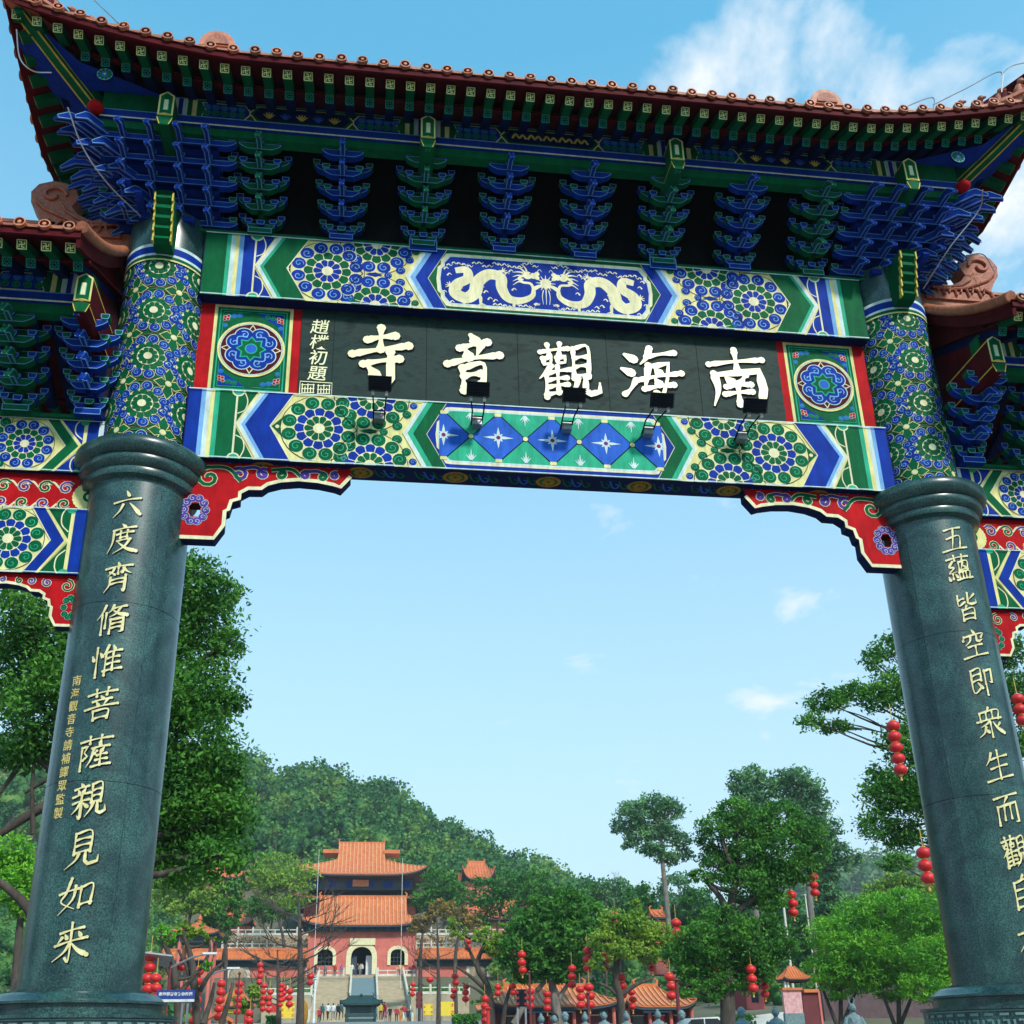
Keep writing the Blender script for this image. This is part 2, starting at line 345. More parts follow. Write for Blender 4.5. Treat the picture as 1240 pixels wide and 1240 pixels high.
# ---------------------------------------------------------------- brush characters (y down, 0..100)
GLYPH = {
'南': 'h15 27 84 20;h49 2 51 40;p20 42 24 70 17 96;g21 45 78 40 82 70 78 94 66 88;d36 50 42 58;h62 47 54 58;h34 66 66 63;h32 78 67 75;h50 60 50 96',
'海': 'd10 12 24 22;d4 38 18 47;h6 84 16 76 26 60;p50 2 44 20 34 30;h44 17 88 11;p46 34 42 60 38 76;h46 36 78 31 75 60 66 90 56 84;h26 60 60 54 98 50;h38 76 84 70;d58 40 63 48;d56 60 61 68',
'觀': 'h6 17 50 12;h18 4 20 24;h38 2 36 22;h10 29 24 27 22 38 12 39 10 29;h33 28 46 26 45 37 34 38 33 28;p22 42 14 54 4 64;h15 54 15 97;h17 55 52 50;h18 67 47 64;h18 79 48 76;h14 93 54 88;h33 44 33 90;h58 12 58 66;h58 13 82 10 82 64;h60 30 80 28;h60 46 80 44;h58 63 82 61;p65 66 60 82 46 97;g76 66 75 88 84 94 98 90 98 76',
'音': 'd46 2 54 14;h26 24 76 16;d36 28 42 40;p64 20 56 38;h4 50 50 42 97 40;h30 58 33 97;h31 58 68 54 66 94;h34 73 64 70;h35 91 64 88',
'寺': 'h28 20 74 14;h50 0 50 36;h4 42 50 36 97 32;h22 60 82 54;g67 42 68 86 58 97 46 88;d32 66 42 78',
'六': 'd46 4 54 20;h8 40 92 34;p38 50 28 72 8 92;n60 50 76 68 94 90',
'度': 'd46 0 54 10;h18 18 88 12;p20 18 18 60 4 94;h30 34 82 29;h42 24 42 48;h64 22 62 46;h42 47 64 45;h34 58 74 54;p74 54 56 80 24 98;n38 64 66 88 96 98',
'齊': 'd48 0 52 10;h10 16 92 12;p36 18 32 30 18 42;h50 16 50 38;h24 30 40 40;p66 20 76 32 90 40;d70 18 62 34;p28 48 26 74 10 96;g74 46 74 96 66 92;h30 58 72 55;h30 72 72 69',
'脩': 'p26 2 18 24 2 44;h18 30 18 96;h30 26 30 76;p52 4 46 18 36 28;h48 16 90 10;p72 14 60 32 40 42;n52 22 70 34 94 40;h46 50 44 96;g46 52 84 48 84 92 74 94;h50 66 80 63;h50 80 80 77',
'惟': 'h18 4 18 98;d4 28 8 42;d28 24 34 34;p52 2 44 24 32 40;h46 30 46 96;d66 4 72 16;h48 26 92 20;h50 44 86 40;h50 62 86 58;h42 84 96 78;h68 24 68 82',
'菩': 'h8 16 92 10;h32 2 34 24;h68 0 64 22;d48 24 54 32;h24 38 80 34;d36 42 42 52;p66 38 58 52;h2 60 98 52;h28 68 30 96;h30 68 72 66 70 94;h32 92 70 89',
'薩': 'h4 14 96 8;h32 0 33 22;h66 0 64 22;h10 30 10 98;h12 30 28 28 18 46 28 58 16 68;d60 22 64 30;h42 38 90 34;p46 40 40 70 28 90;h56 46 50 54;d76 38 70 48;h58 60 84 57;h54 74 86 72;h44 92 96 88;h68 50 68 90',
'親': 'd24 0 28 8;h6 14 46 10;d16 18 20 28;d38 14 32 26;h2 36 52 31;h4 54 50 49;g28 36 28 98 20 92;p26 58 16 72 2 84;d34 58 46 70;h58 8 58 62;h58 8 84 5 84 60;h60 25 82 23;h60 42 82 40;h58 60 84 57;p64 62 58 80 44 98;g76 60 76 88 86 94 99 88 98 74',
'見': 'h28 4 27 62;h28 5 72 2 72 60;h30 22 70 20;h30 40 70 37;h28 60 72 56;p42 62 32 80 4 98;g60 58 60 84 70 94 96 90 96 74',
'如': 'p32 2 20 40 8 62 48 86;p46 24 40 60 2 94;h2 40 54 32;h62 30 60 84;h62 32 94 26 90 78;h60 78 92 74',
'來': 'h20 22 82 16;h50 0 50 96 40 90;d34 28 38 38;p26 34 14 48;d70 26 76 36;h8 52 94 44;p48 54 34 74 4 92;n52 52 72 74 98 90',
'五': 'h18 12 82 8;p52 10 46 50 38 86;h22 46 74 40 70 84;h2 92 98 86',
'蘊': 'h6 12 94 8;h34 0 35 20;h66 0 64 20;p26 22 12 40 28 46 8 64 36 62;d4 76 8 88;h20 68 20 86;d30 70 36 82;h48 28 48 60;h48 28 84 25 83 58;h50 58 84 56;p64 30 60 44 54 52;d66 42 76 52;h44 66 46 90;h45 66 88 64 86 90;h58 66 58 88;h72 66 72 88;h34 94 99 89',
'皆': 'h20 4 18 42 42 32;h20 22 40 18;p86 6 62 24;g58 0 56 36 70 42 92 38 90 26;p46 46 40 56;h28 58 28 98;h28 60 74 56 72 96;h30 77 70 75;h30 94 72 92',
'空': 'd46 0 54 10;h14 18 10 32;h14 20 88 14 80 28;p38 24 34 38 16 50;g60 22 60 38 70 42 84 36;h24 58 78 53;h50 58 50 88;h4 94 98 87',
'即': 'h14 8 14 84 46 68;h14 8 48 4 46 46;h16 26 46 23;h16 46 46 43;d34 54 46 72;h62 14 62 62;g62 16 92 12 90 60 78 56;h64 14 64 99',
'眾': 'p50 0 44 10;h16 14 16 42;h16 14 86 10 84 40;h38 14 38 38;h62 13 62 37;h4 42 96 38;p48 44 36 52 14 60;h50 50 50 98;p30 62 22 80 4 92;d28 70 38 80;n60 50 74 72 98 90;p86 56 70 70',
'生': 'p28 6 20 26 6 42;h24 26 86 20;h50 0 50 92;h20 56 80 50;h2 94 98 87',
'而': 'h8 8 94 2;p54 8 46 18 40 28;h16 34 14 92;g16 36 84 30 86 92 74 90;h38 38 36 78;h60 36 60 78',
'自': 'p54 0 46 10 40 16;h20 18 20 96;h20 19 80 15 80 94;h24 42 78 40;h24 66 78 64;h20 92 80 90',
'在': 'h4 22 94 16;p44 0 34 34 2 72;h26 46 26 98;h44 58 88 52;h66 32 66 90;h36 92 98 87',
}
def glyph(pt, ch, u, v, size, col, lay=1, bold=1.0, slant=.10, asp=1.0):
    """brush strokes of one character centred on (u, v)"""
    k = size/100; rr = random.Random(ord(ch))
    for si, st in enumerate(GLYPH[ch].split(';')):
        lay += .3 if size > .5 else .12
        q = [float(x) for x in st[1:].split()]; kd = st[0]
        P = [Vector((a+rr.uniform(-.7, .7), b+rr.uniform(-.7, .7))) for a, b in zip(q[::2], q[1::2])]
        if len(P) == 2: P = [P[0], P[0].lerp(P[1], .5)+Vector((0, -1.2 if kd == 'h' else 0)), P[1]]
        sharp = kd in 'hg' and len(P) > 3
        P = crom(P, 4) if not sharp else [x for a, b in zip(P, P[1:]) for x in (a, a.lerp(b, .5))]+[P[-1]]
        w = 4.3*bold
        wf = {'h': lambda t: w*(.42+.72*abs(2*t-1)**2.0)*(.5 if t in (0, 1) else 1), 'p': lambda t: w*(1.1-.92*t)*(.6 if t == 0 else 1),
              'n': lambda t: w*(.35+1.1*min(t/.8, 1))*(.15 if t == 1 else 1), 'd': lambda t: w*(.45+.9*t)*(.7 if t == 1 else 1),
              'g': lambda t: w*(1.0 if t < .7 else 1-(t-.7)*2.6)*(.6 if t == 0 else 1)}[kd]
        L, R = ribbon_poly(P, wf)
        f = lambda p: (u+((p.x-50)*asp)*k, v+(50-p.y+slant*(p.x-50))*k)
        pt.strip([Vector(f(p)) for p in L], [Vector(f(p)) for p in R], col, lay)
        for e, q2 in ((P[0], wf(.08)), (P[-1], wf(.95))):
            pt.disc(f(e), q2*k*.95, col, lay+.15, 8)
# ================================================================ THE ARCHWAY
CXC = 4.25                                    # column axes at x = +-4.25
gate = thing('memorial_archway', 'tall painted archway with green stone columns, blue and green beams and an orange tiled roof', 'archway')
YB = -.285
X_, Y_, Z_ = Vector((1, 0, 0)), Vector((0, 1, 0)), Vector((0, 0, 1))

# ---- columns
def column(sx, xc, text, ztop=10.3):
    c = thing('column', None, None, (xc, 0, 0), parent=gate)
    # shaft of curved stone panels with fine recessed joints
    core = MB(); core.lathe([(.492, 2.06), (.492, 6.75)], 'vdark', n=48); core.build('shaft_core', c, 40)
    zs = [2.08, 3.83, 5.535, 6.75]; offs = -pi/2+.62
    for j in range(3):
        for k in range(4):
            a0 = offs+k*pi/2+.0025; a1 = offs+(k+1)*pi/2-.0025; mb = MB()
            z0, z1 = zs[j]+.0022, zs[j+1]-.0022; n = 14
            V = []; 
            for z in (z0, z1):
                for i in range(n+1):
                    a = a0+(a1-a0)*i/n; V.append((.5*cos(a), .5*sin(a), z))
            for z in (z0, z1):
                for i in range(n+1):
                    a = a0+(a1-a0)*i/n; V.append((.489*cos(a), .489*sin(a), z))
            F = [(i, i+1, n+2+i, n+1+i) for i in range(n)]; b = 2*(n+1)
            F += [(i, b+i, b+i+1, i+1) for i in range(n)]+[(n+1+i, n+2+i, b+n+2+i, b+n+1+i) for i in range(n)]
            F += [(0, n+1, b+n+1, b), (n, b+n, b+2*n+1, 2*n+1)]
            mb.add(V, F, 'granite'); mb.build('stone_panel', c, 30)
    cap = MB(); cap.lathe([(.5, 6.74), (.50, 6.86), (.515, 6.87), (.56, 6.885), (.575, 6.93), (.565, 6.965), (.575, 6.97), (.61, 7.0), (.625, 7.05), (.615, 7.085), (.63, 7.09), (.665, 7.12), (.685, 7.18), (.68, 7.235), (.655, 7.265), (.56, 7.285), (.44, 7.36)], 'granite', n=56)
    cap.build('capital', c, 35)
    ped = MB(); ped.lathe([(.90, 0), (.90, .9), (.80, .92), (.80, 1.5), (.86, 1.55), (.86, 1.60), (.80, 1.61), (.80, 1.868), (.83, 1.875), (.83, 1.90), (.70, 1.902), (.70, 1.985), (.735, 1.99), (.735, 2.01), (.70, 2.02), (.665, 2.055), (.62, 2.08), (.555, 2.085), (.555, 2.105), (.49, 2.107)], 'granite', n=72)
    ped.build('pedestal', c, 30); pd = c
    # carved fret band round the pedestal
    fr = Paint(lambda u, v, e: (( .802+e*3)*cos(u/.8), (.802+e*3)*sin(u/.8), 1.63+v), None)
    N = 40; s = 2*pi*.8/N
    for k in range(N):
        u = k*s; w = .011
        for a in ([(0, .03), (.62, .03), (.62, .105), (.28, .105), (.28, .155)], [(1.0, .20), (.40, .20)], [(.9, .03), (.9, .15), (.55, .15)]):
            fr.line([(u+x*s, y) for x, y in a], w, 'fret line', 1)
    fr.line([(2*pi*.8*i/60, .005) for i in range(61)], .006, 'fret line', 1); fr.line([(2*pi*.8*i/60, .232) for i in range(61)], .006, 'fret line', 1)
    fr.build('fret_carving', pd)
    # painted upper shaft
    up_ = MB(); up_.lathe([(.44, 7.30), (.44, 9.80)], 'green', n=64); up_.build('painted_shaft', c, 40); us = c
    rr = .442
    pt = Paint(lambda u, v, e: ((rr+e*1.4)*cos(u/rr-pi/2), (rr+e*1.4)*sin(u/rr-pi/2), v), (None, None, 7.33, 9.62))
    st = 2*pi*rr/6
    for k in range(6):
        for j, z in enumerate((7.17, 7.755, 8.335, 8.92, 9.505)):
            u = k*st
            if k in (2, 3, 4) and j % 1 == 0 and k == 3: continue
            pt.disc((u, z), .283, 'yellow', 0.5, 28); pt.rosette((u, z), .275, 'blue', 'green', 'green', 11, 1, 'green')
            ux, zx = u+st/2, z+.29
            for q in range(4):
                a = pi/2*q; tip = .20 if q % 2 else .15
                pt.poly([(ux+.02*cos(a+pi/2), zx+.02*sin(a+pi/2)), (ux+tip*.5*cos(a)+.06*cos(a+pi/2), zx+tip*.5*sin(a)+.06*sin(a+pi/2)), (ux+tip*cos(a), zx+tip*sin(a)), (ux+tip*.5*cos(a)-.06*cos(a+pi/2), zx+tip*.5*sin(a)-.06*sin(a+pi/2)), (ux-.02*cos(a+pi/2), zx-.02*sin(a+pi/2))], 'yellow', 3)
                pt.poly([(ux+.016*cos(a+pi/2), zx+.016*sin(a+pi/2)), (ux+tip*.5*cos(a)+.05*cos(a+pi/2), zx+tip*.5*sin(a)+.05*sin(a+pi/2)), (ux+tip*.92*cos(a), zx+tip*.92*sin(a)), (ux+tip*.5*cos(a)-.05*cos(a+pi/2), zx+tip*.5*sin(a)-.05*sin(a+pi/2)), (ux-.016*cos(a+pi/2), zx-.016*sin(a+pi/2))], 'green', 4)
            for dx_, dz_ in ((.10, .12), (-.10, .12), (.10, -.12), (-.10, -.12)): pt.swirl((ux+dx_, zx+dz_), .034, 0, 'blue', 'cream', 1)
            pt.disc((ux, zx), .034, 'yellow', 5, 10); pt.disc((ux, zx), .026, 'cream', 6, 10)
            for q in ((.42, .0), (-.42, .0)):
                pt.line([(u+st/2-.05, z-.06), (u+st/2, z+.0), (u+st/2+.05, z-.06)], .006, 'yellow', 3)
    n = 64
    for z, col, w in ((9.80, 'pale', .02), (9.735, 'blue', .045), (9.675, 'pale', .016), (9.64, 'green', .02), (9.61, 'yellow', .010), (7.345, 'pale', .02)):
        pt.b = None; pt.line([(2*pi*rr*i/n, z-.02) for i in range(n+1)], w, col, 8)
    pt.build('painted_flowers', us)
    tp = MB(); tp.lathe([(.44, 9.80), (.455, 9.802), (.455, ztop), (.40, ztop+.02)], 'granite', n=48); tp.build('top_drum', c, 40)
    # gilded inscription cut in the front of the shaft
    if text:
        main, zz_, small = text
        it = Paint(lambda u, v, e: ((.5015+e)*cos(u/.5-pi/2), (.5015+e)*sin(u/.5-pi/2), v), None)
        sh = Paint(lambda u, v, e: ((.5005+e*.3)*cos(u/.5-pi/2), (.5005+e*.3)*sin(u/.5-pi/2), v), None)
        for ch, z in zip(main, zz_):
            it.mb = MB(); glyph(it, ch, .010, z-.010, .305, 'black', 0, 1.12, .2, .92)  # black copy set lower right, painted as the character's drop shadow
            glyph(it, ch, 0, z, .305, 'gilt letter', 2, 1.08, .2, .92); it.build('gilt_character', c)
        if small:
            cu = bpy.data.curves.new('t', 'FONT'); d = bpy.data.curves
            for i, ch in enumerate(small):
                cu = bpy.data.curves.new('small_character', 'FONT'); cu.body = ch; cu.size = .105; cu.align_x = 'CENTER'; cu.align_y = 'CENTER'; cu.extrude = .0015; cu.offset = .0006; cu.resolution_u = 2
                cu.materials.append(M['gold leaf']); a = -.27/.5; r_ = .5025
                o = text_mesh('small_character', cu, c)
                o.location = (r_*sin(a), -r_*cos(a), 4.76-i*.1215); o.rotation_euler = (pi/2, 0, a)
    return c
LZ = (6.564, 6.189, 5.782, 5.352, 4.944, 4.524, 4.081, 3.661, 3.233, 2.848, 2.468)
RZ = (6.586, 6.245, 5.80, 5.385, 4.983, 4.55, 4.112, 3.673, 3.285, 2.901, 2.46)
column(-1, -CXC, ('六度齊脩惟菩薩親見如來', LZ, '南海觀音寺請補譯眾監製'))
column(1, CXC, ('五蘊皆空即眾生而觀自在', RZ, None))
SX = 7.75
def side_column(xc):
    c = thing('column', None, None, (xc, 0, 0), parent=gate)
    m = MB(); m.lathe([(.46, 2.08), (.46, 5.4), (.55, 5.45), (.55, 5.6), (.42, 5.7)], 'granite', n=32); m.build('shaft', c, 35)
    m = MB(); m.lathe([(.9, 0), (.9, .9), (.8, .92), (.8, 1.868), (.7, 1.9), (.7, 2.0), (.5, 2.1)], 'granite', n=40); m.build('pedestal', c, 35)
    m = MB(); m.lathe([(.40, 5.7), (.40, 8.0)], 'green', n=32); m.build('painted_shaft', c, 35)
side_column(-SX); side_column(SX)

# ---- painted beams of the middle bay
def stripes(pt, h, cols, u0=-3.80):
    u = u0
    for w, c in cols: pt.rect(u, u+w, 0, h, c, 1); u += w
    return u
def chevron(pt, h, ua, bands, run, right=None):
    """bands: widths and colours from the outer edge inwards, an arrow head pointing to -u with its tip at ua"""
    u = ua
    for w, c in bands:
        pt.poly([(u, h/2), (u+run, h), (u+run+w, h), (u+w, h/2), (u+w, h/2), (u+run+w, 0), (u+run, 0)][:4], c, 9)
        pt.poly([(u, h/2), (u+w, h/2), (u+run+w, 0), (u+run, 0)], c, 9); u += w
    return u
def beam_face(pt, h, A, B, half, Mint):
    """A: band colour next to the end, B its partner"""
    pt.rect(-3.83, 3.83, 0, h, 'yellow', 0)
    for s in (-1, 1):
        pt.mx = -s     # built for the left end, mirrored for the right
        if s == 1: pt.mx = -1
        else: pt.mx = 1
        lA, lB = ('mint', 'sky') if A == 'green' else ('sky', 'mint')
        u = stripes(pt, h, [(.235 if A == 'green' else .13, A), (.045, lA), (.045, 'pale'), (.045, 'yellow'), (.05, lB), (.12 if A == 'green' else .17, B), ] , -3.83)
        pt.rect(u, u+.022, 0, h, 'cream', 2); ua = u+.02
        # corner quarter swirls behind the tip
        for v, d in ((h*.86, 1), (h*.14, -1)):
            sg = 1 if d > 0 else -1; e0 = h/2+sg*h/2
            pt.poly([(ua, e0), (ua, h/2+sg*.03), (ua+.20, e0)], B, 2); pt.line([(ua+.005, h/2+sg*h*.16), (ua+.08, h/2+sg*h*.22), (ua+.10, h/2+sg*h*.36), (ua+.06, e0)], .006, 'cream', 4, 4)
            pt.disc((ua+.0, e0), h*.085, 'cream', 4, 14); pt.disc((ua+.0, e0), h*.065, 'mint', 5, 14)
        ub = chevron(pt, h, ua, [(.018, 'cream'), (.035, 'pale'), (.04, lA), (.25, A), (.014, 'cream')], .225)
        R = h*.485; c0 = -2.475
        # diamond tip left of the flower
        pt.poly([(c0-R-.09, h/2), (c0-R+.06, h/2+.16), (c0-R+.06, h/2-.16)], B, 2); pt.disc((c0-R-.03, h/2), .022, 'cream', 3, 8)
        for cx in (-1.935,):
            for v in (0, h):
                pt.rosette((cx, v), R, B, A, B, 12, 2)
        pt.rosette((c0, h/2), R, B, A, B, 12, 3)
        for (x, v, r, k) in ((-2.205, h*.93, .05, A), (-2.205, h*.07, .05, A), (-1.66, h*.60, .055, B), (-1.66, h*.40, .055, B), (-1.56, h*.78, .05, B), (-1.56, h*.22, .05, B), (-1.80, h*.5, .045, B), (-1.49, h*.92, .042, A), (-1.49, h*.08, .042, A)):
            pt.swirl((x, v), r, 0, k, 'cream', 2)
        pt.poly([(-2.06, h/2), (-1.94, h/2+.035), (-1.86, h/2), (-1.94, h/2-.035)], B, 3)
        for v in (h*.84, h*.16): pt.line([(-2.3, v), (-2.2, h/2+(v-h/2)*.5), (-2.08, h/2)], .005, 'black', 8, 3)
        # inner arrow band and the outline of the centre panel
        chevron(pt, h, -1.605, [(.018, 'cream'), (.035, 'pale'), (.06, lB), (.14, B), (.018, 'cream')], .215)
    pt.mx = 1
    pt.poly([(-1.345, h/2), (-1.13, h), (1.13, h), (1.345, h/2), (1.13, 0), (-1.13, 0)], A, 10)
def cartouche(h, half, ins, top):
    P = [(half-.16, top), (-half+.16, top), (-half+.11, top*.98), (-half+.05, top*.72), (-half+.05, top*.55), (-half+.015, top*.45), (-half, 0)]
    L = [(x, y) for x, y in P[1:]]+[(x, -y) for x, y in reversed(P[1:-1])]
    return L+[(-x, y) for x, y in reversed(L)]
def shrink(P, d):
    out = []; n = len(P)
    for i in range(n):
        a, b, c = Vector(P[i-1]), Vector(P[i]), Vector(P[(i+1) % n])
        e1 = (b-a).normalized(); e2 = (c-b).normalized(); n1 = Vector((-e1.y, e1.x)); n2 = Vector((-e2.y, e2.x)); m = n1+n2
        if m.length < 1e-5: m = n1
        m.normalize(); k = max(m.dot(n1), .4); out.append(tuple(b+m*(d/k)))
    return out
def ccw(P):
    return P if sum(P[i-1][0]*P[i][1]-P[i][0]*P[i-1][1] for i in range(len(P))) > 0 else P[::-1]

def dragon(pt, s):
    f = lambda X, Yp: (((X-690)/325)*s, -((Yp-(180+(X-240)*.071))/285))
    def rb(pts, w0, w1=None, lay=14, col='cream', k=5, prof=None):
        P = crom([Vector(f(*p)) for p in pts], k)
        prof = prof or (lambda t: w0+(w1-w0)*t if w1 is not None else w0)
        L, R = ribbon_poly(P, prof); pt.strip(L, R, col, lay)
    body = [(352, 150), (392, 148), (398, 182), (360, 205), (352, 240), (392, 260), (424, 238), (436, 195), (476, 165), (520, 178), (524, 220), (548, 262), (598, 270), (640, 248), (636, 205), (604, 196), (590, 180), (612, 165)]
    rb(body, .02, prof=lambda t: .016+.060*sin(pi*min(t*1.15+.08, 1))**.7)
    # belly scale line
    rb(body[2:-3], .003, .003, 15, 'yellow', 5)
    for (x, y, a) in ((372, 225, 2.7), (430, 250, -1.2), (492, 172, .6), (560, 262, -1.4), (640, 225, .3)):
        L = 42; q = (x+L*cos(a), y-L*.8*sin(a)); rb([(x, y), ((x+q[0])/2+6, (y+q[1])/2-8), q], .028, .015)
        for j in (-.9, -.35, .25, .8): rb([q, (q[0]+20*cos(a+j), q[1]-18*sin(a+j))], .010, .003)
    # head, horns, whiskers, mane
    hx, hy = 622, 168
    for r, dx, dy in ((.055, 0, 0), (.042, 22, 2), (.03, 36, -6), (.028, 36, 10)): c = f(hx+dx, hy+dy); pt.disc(c, r, 'cream', 14, 14)
    c = f(hx+10, hy-6); pt.disc(c, .010, 'blue', 15, 8)
    rb([(612, 155), (596, 140), (575, 138)], .012, .003); rb([(620, 152), (612, 134), (598, 122)], .010, .003)
    for dy in (-14, 0, 14, 26): rb([(606, 172+dy), (588, 168+dy), (566, 174+dy*1.3)], .014, .002)
    for dy in (-8, 14): rb([(655, 168+dy), (668, 160+dy*2), (676, 170+dy*2)], .005, .002)
    rnd = random.Random(3)
    for x in range(330, 670, 19):     # little flames and clouds over and under the body
        for y in (128, 292):
            a = rnd.uniform(-.5, .5); y2 = y+rnd.uniform(-8, 8)
            rb([(x-10, y2), (x-2, y2-6*cos(a)), (x+5, y2+2), (x+13, y2-5)], .009, .002, k=3)
    for x, y in ((318, 140), (330, 165), (312, 235), (340, 275), (465, 235), (480, 262), (500, 270), (570, 225), (450, 215), (560, 150), (545, 160), (655, 285)):
        rb([(x-8, y+5), (x, y-4), (x+9, y+3)], .010, .003, k=3)

def mid_beam(z0, z1, A, B, upper):
    h = z1-z0; m = MB(); m.box(-3.84, 3.84, YB, .02, z0, z1, 'dkblue'); b = m.build('beam', gate)
    if upper: tag(b, 'upper painted beam with a pair of cream dragons')
    else: tag(b, 'lower painted beam with a row of blue diamonds')
    pt = Paint(lambda u, v, e: (u, YB-.001-e*.55, z0+v), (-3.83, 3.83, 0, h)); beam_face(pt, h, A, B, None, None)
    pt.b = None
    def cart(half, top, col, lay): pt.poly([(x, h/2+y) for x, y in cartouche(h, half, 0, top)], col, lay)
    if upper:
        cart(1.255, h*.44, 'cream', 11); cart(1.228, h*.405, 'pale', 12); cart(1.21, h*.385, 'blue', 13)
        q = Paint(lambda u, v, e: (u, YB-.001-e*.55, z0+h/2+v), (-1.2, 1.2, -h*.385, h*.385))
        for s in (1, -1): dragon(q, s)
        q.disc((0, .04), .065, 'cream', 14, 16)
        for k in range(12):
            a = 2*pi*k/12; q.line([(0, .04), (.115*cos(a), .04+.115*sin(a))], .012, 'cream', 14, taper=.8)
        for x in (-.03, 0, .03): q.line([(x, -.06), (x*1.5, -.15), (x*1.2, -.26)], .006, 'cream', 14, 3, .6)
        q.build('painted_dragons', b)
    else:
        cart(1.255, h*.43, 'cream', 11); cart(1.235, h*.40, 'pale', 12)
        q = Paint(lambda u, v, e: (u, YB-.001-e*.55, z0+h/2+v), (-1.215, 1.215, -h*.375, h*.375))
        hh = h*.37
        q.poly(cartouche(h, 1.215, 0, h*.375), 'mint', 13)
        for k in range(5):
            c = (k-2)*.585
            clipd = [(c-.292, 0), (c, hh), (c+.292, 0), (c, -hh)]
            q.poly([(c-.30, 0), (c, hh+.008), (c+.30, 0), (c, -hh-.008)], 'black', 14)
            q.poly(clipd and [(c-.285, 0), (c, hh-.012), (c+.285, 0), (c, -hh+.012)], 'midblue', 15)
            q.poly([(c-.035, hh), (c+.035, hh), (c+.035, hh-.04), (c-.035, hh-.04)], 'yellow', 16); q.poly([(c-.035, -hh), (c+.035, -hh), (c+.035, -hh+.04), (c-.035, -hh+.04)], 'yellow', 16)
            for j in range(8):
                a = pi/4*j; L = (.165 if j % 2 == 0 else .085)*(1.0 if j % 4 == 0 else .82)
                q.poly([(c+.012*cos(a+pi/2), .012*sin(a+pi/2)), (c+L*.35*cos(a)+.018*cos(a+pi/2), L*.35*sin(a)+.018*sin(a+pi/2)), (c+L*cos(a), L*sin(a)), (c+L*.35*cos(a)-.018*cos(a+pi/2), L*.35*sin(a)-.018*sin(a+pi/2)), (c-.012*cos(a+pi/2), -.012*sin(a+pi/2))], 'pale', 17)
            q.disc((c, 0), .024, 'purple', 18, 10); q.disc((c, 0), .012, 'red', 19, 8)
            if k < 4:
                d = c+.2925; q.disc((d, 0), .034, 'black', 18, 12); q.disc((d, 0), .028, 'yellow', 19, 12)
                for sg in (1, -1):
                    for a in (-.75, -.35, 0, .35, .75):
                        L = .13 if abs(a) < .1 else .08; p0 = (d, sg*(hh-.015)); q.line([p0, (d+L*sin(a), sg*(hh-.015-L*cos(a)))], .014, 'pale', 16, taper=.85)
        # cusped ends show the blue ground again
        for s in (-1, 1):
            q.mx = s
            for vv in (1, -1): q.poly([(1.215, vv*hh*.5), (1.17, vv*hh*.62), (1.14, vv*hh*.8), (1.10, vv*hh*1.02), (1.215, vv*hh*1.02)], 'blue', 17) if False else None
        q.build('painted_diamonds', b)
    pt.b = None
    for v in (.004, h-.004): pt.line([(-3.83, v), (3.83, v)], .006, 'pale', 20)
    pt.build('painted_flowers', b)
    return b
mid_beam(9.31, 10.16, 'green', 'blue', True)
lb = mid_beam(7.262, 8.082, 'blue', 'green', False)
# underside of the lower beam: ochre medallions and scrolls
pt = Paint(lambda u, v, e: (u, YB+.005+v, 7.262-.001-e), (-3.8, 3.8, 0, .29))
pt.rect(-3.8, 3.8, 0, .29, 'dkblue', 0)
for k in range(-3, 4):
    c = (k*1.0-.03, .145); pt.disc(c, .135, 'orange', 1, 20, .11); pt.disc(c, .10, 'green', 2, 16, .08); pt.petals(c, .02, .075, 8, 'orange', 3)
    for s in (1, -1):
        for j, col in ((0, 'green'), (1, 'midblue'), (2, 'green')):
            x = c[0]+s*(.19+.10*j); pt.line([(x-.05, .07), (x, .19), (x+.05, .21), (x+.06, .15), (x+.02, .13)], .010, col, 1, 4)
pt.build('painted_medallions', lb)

# ---- signboard between the two beams
board = thing('signboard', None, None, parent=gate)
edges = [-2.735, -2.375, -1.35, -.325, .70, 1.765, 2.745]
for a, b in zip(edges, edges[1:]):
    m = MB(); m.box(a+.003, b-.003, -.15, -.02, 8.084, 9.308, 'dark board'); m.build('board_panel', board)
m = MB(); m.box(edges[0], edges[-1], -.146, -.03, 8.084, 9.308, 'vdark'); m.build('board_backing', board)
pt = Paint(lambda u, v, e: (u, -.1515-e, v), None)
sh = Paint(lambda u, v, e: (u, -.1505-e*.2, v), None)
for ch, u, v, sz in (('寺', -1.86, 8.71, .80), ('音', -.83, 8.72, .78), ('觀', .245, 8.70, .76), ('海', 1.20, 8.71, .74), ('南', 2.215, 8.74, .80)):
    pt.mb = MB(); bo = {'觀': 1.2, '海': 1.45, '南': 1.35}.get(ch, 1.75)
    ap = {'寺': .82, '音': .80, '觀': .95, '海': 1.0, '南': 1.16}[ch]; glyph(pt, ch, u+.015, v-.018, sz, 'black', 0, bo*1.03, .10, ap); glyph(pt, ch, u, v, sz, 'cream gilt', 8, bo, .10, ap); pt.build('gilt_character', board)  # black copy behind each gilt character is a painted drop shadow
for i, ch in enumerate('趙樸初題'):
    cu = bpy.data.curves.new('signature_character', 'FONT'); cu.body = ch; cu.size = .205; cu.align_x = 'CENTER'; cu.align_y = 'CENTER'; cu.extrude = .003; cu.offset = .001; cu.resolution_u = 3; cu.shear = .12
    cu.materials.append(M['cream gilt']); o = text_mesh('signature_character', cu, board)
    o.location = (-2.54, -.155, 9.06-i*.205); o.rotation_euler = (pi/2, 0, 0)
pt = Paint(lambda u, v, e: (u, -.1515-e, v), None)
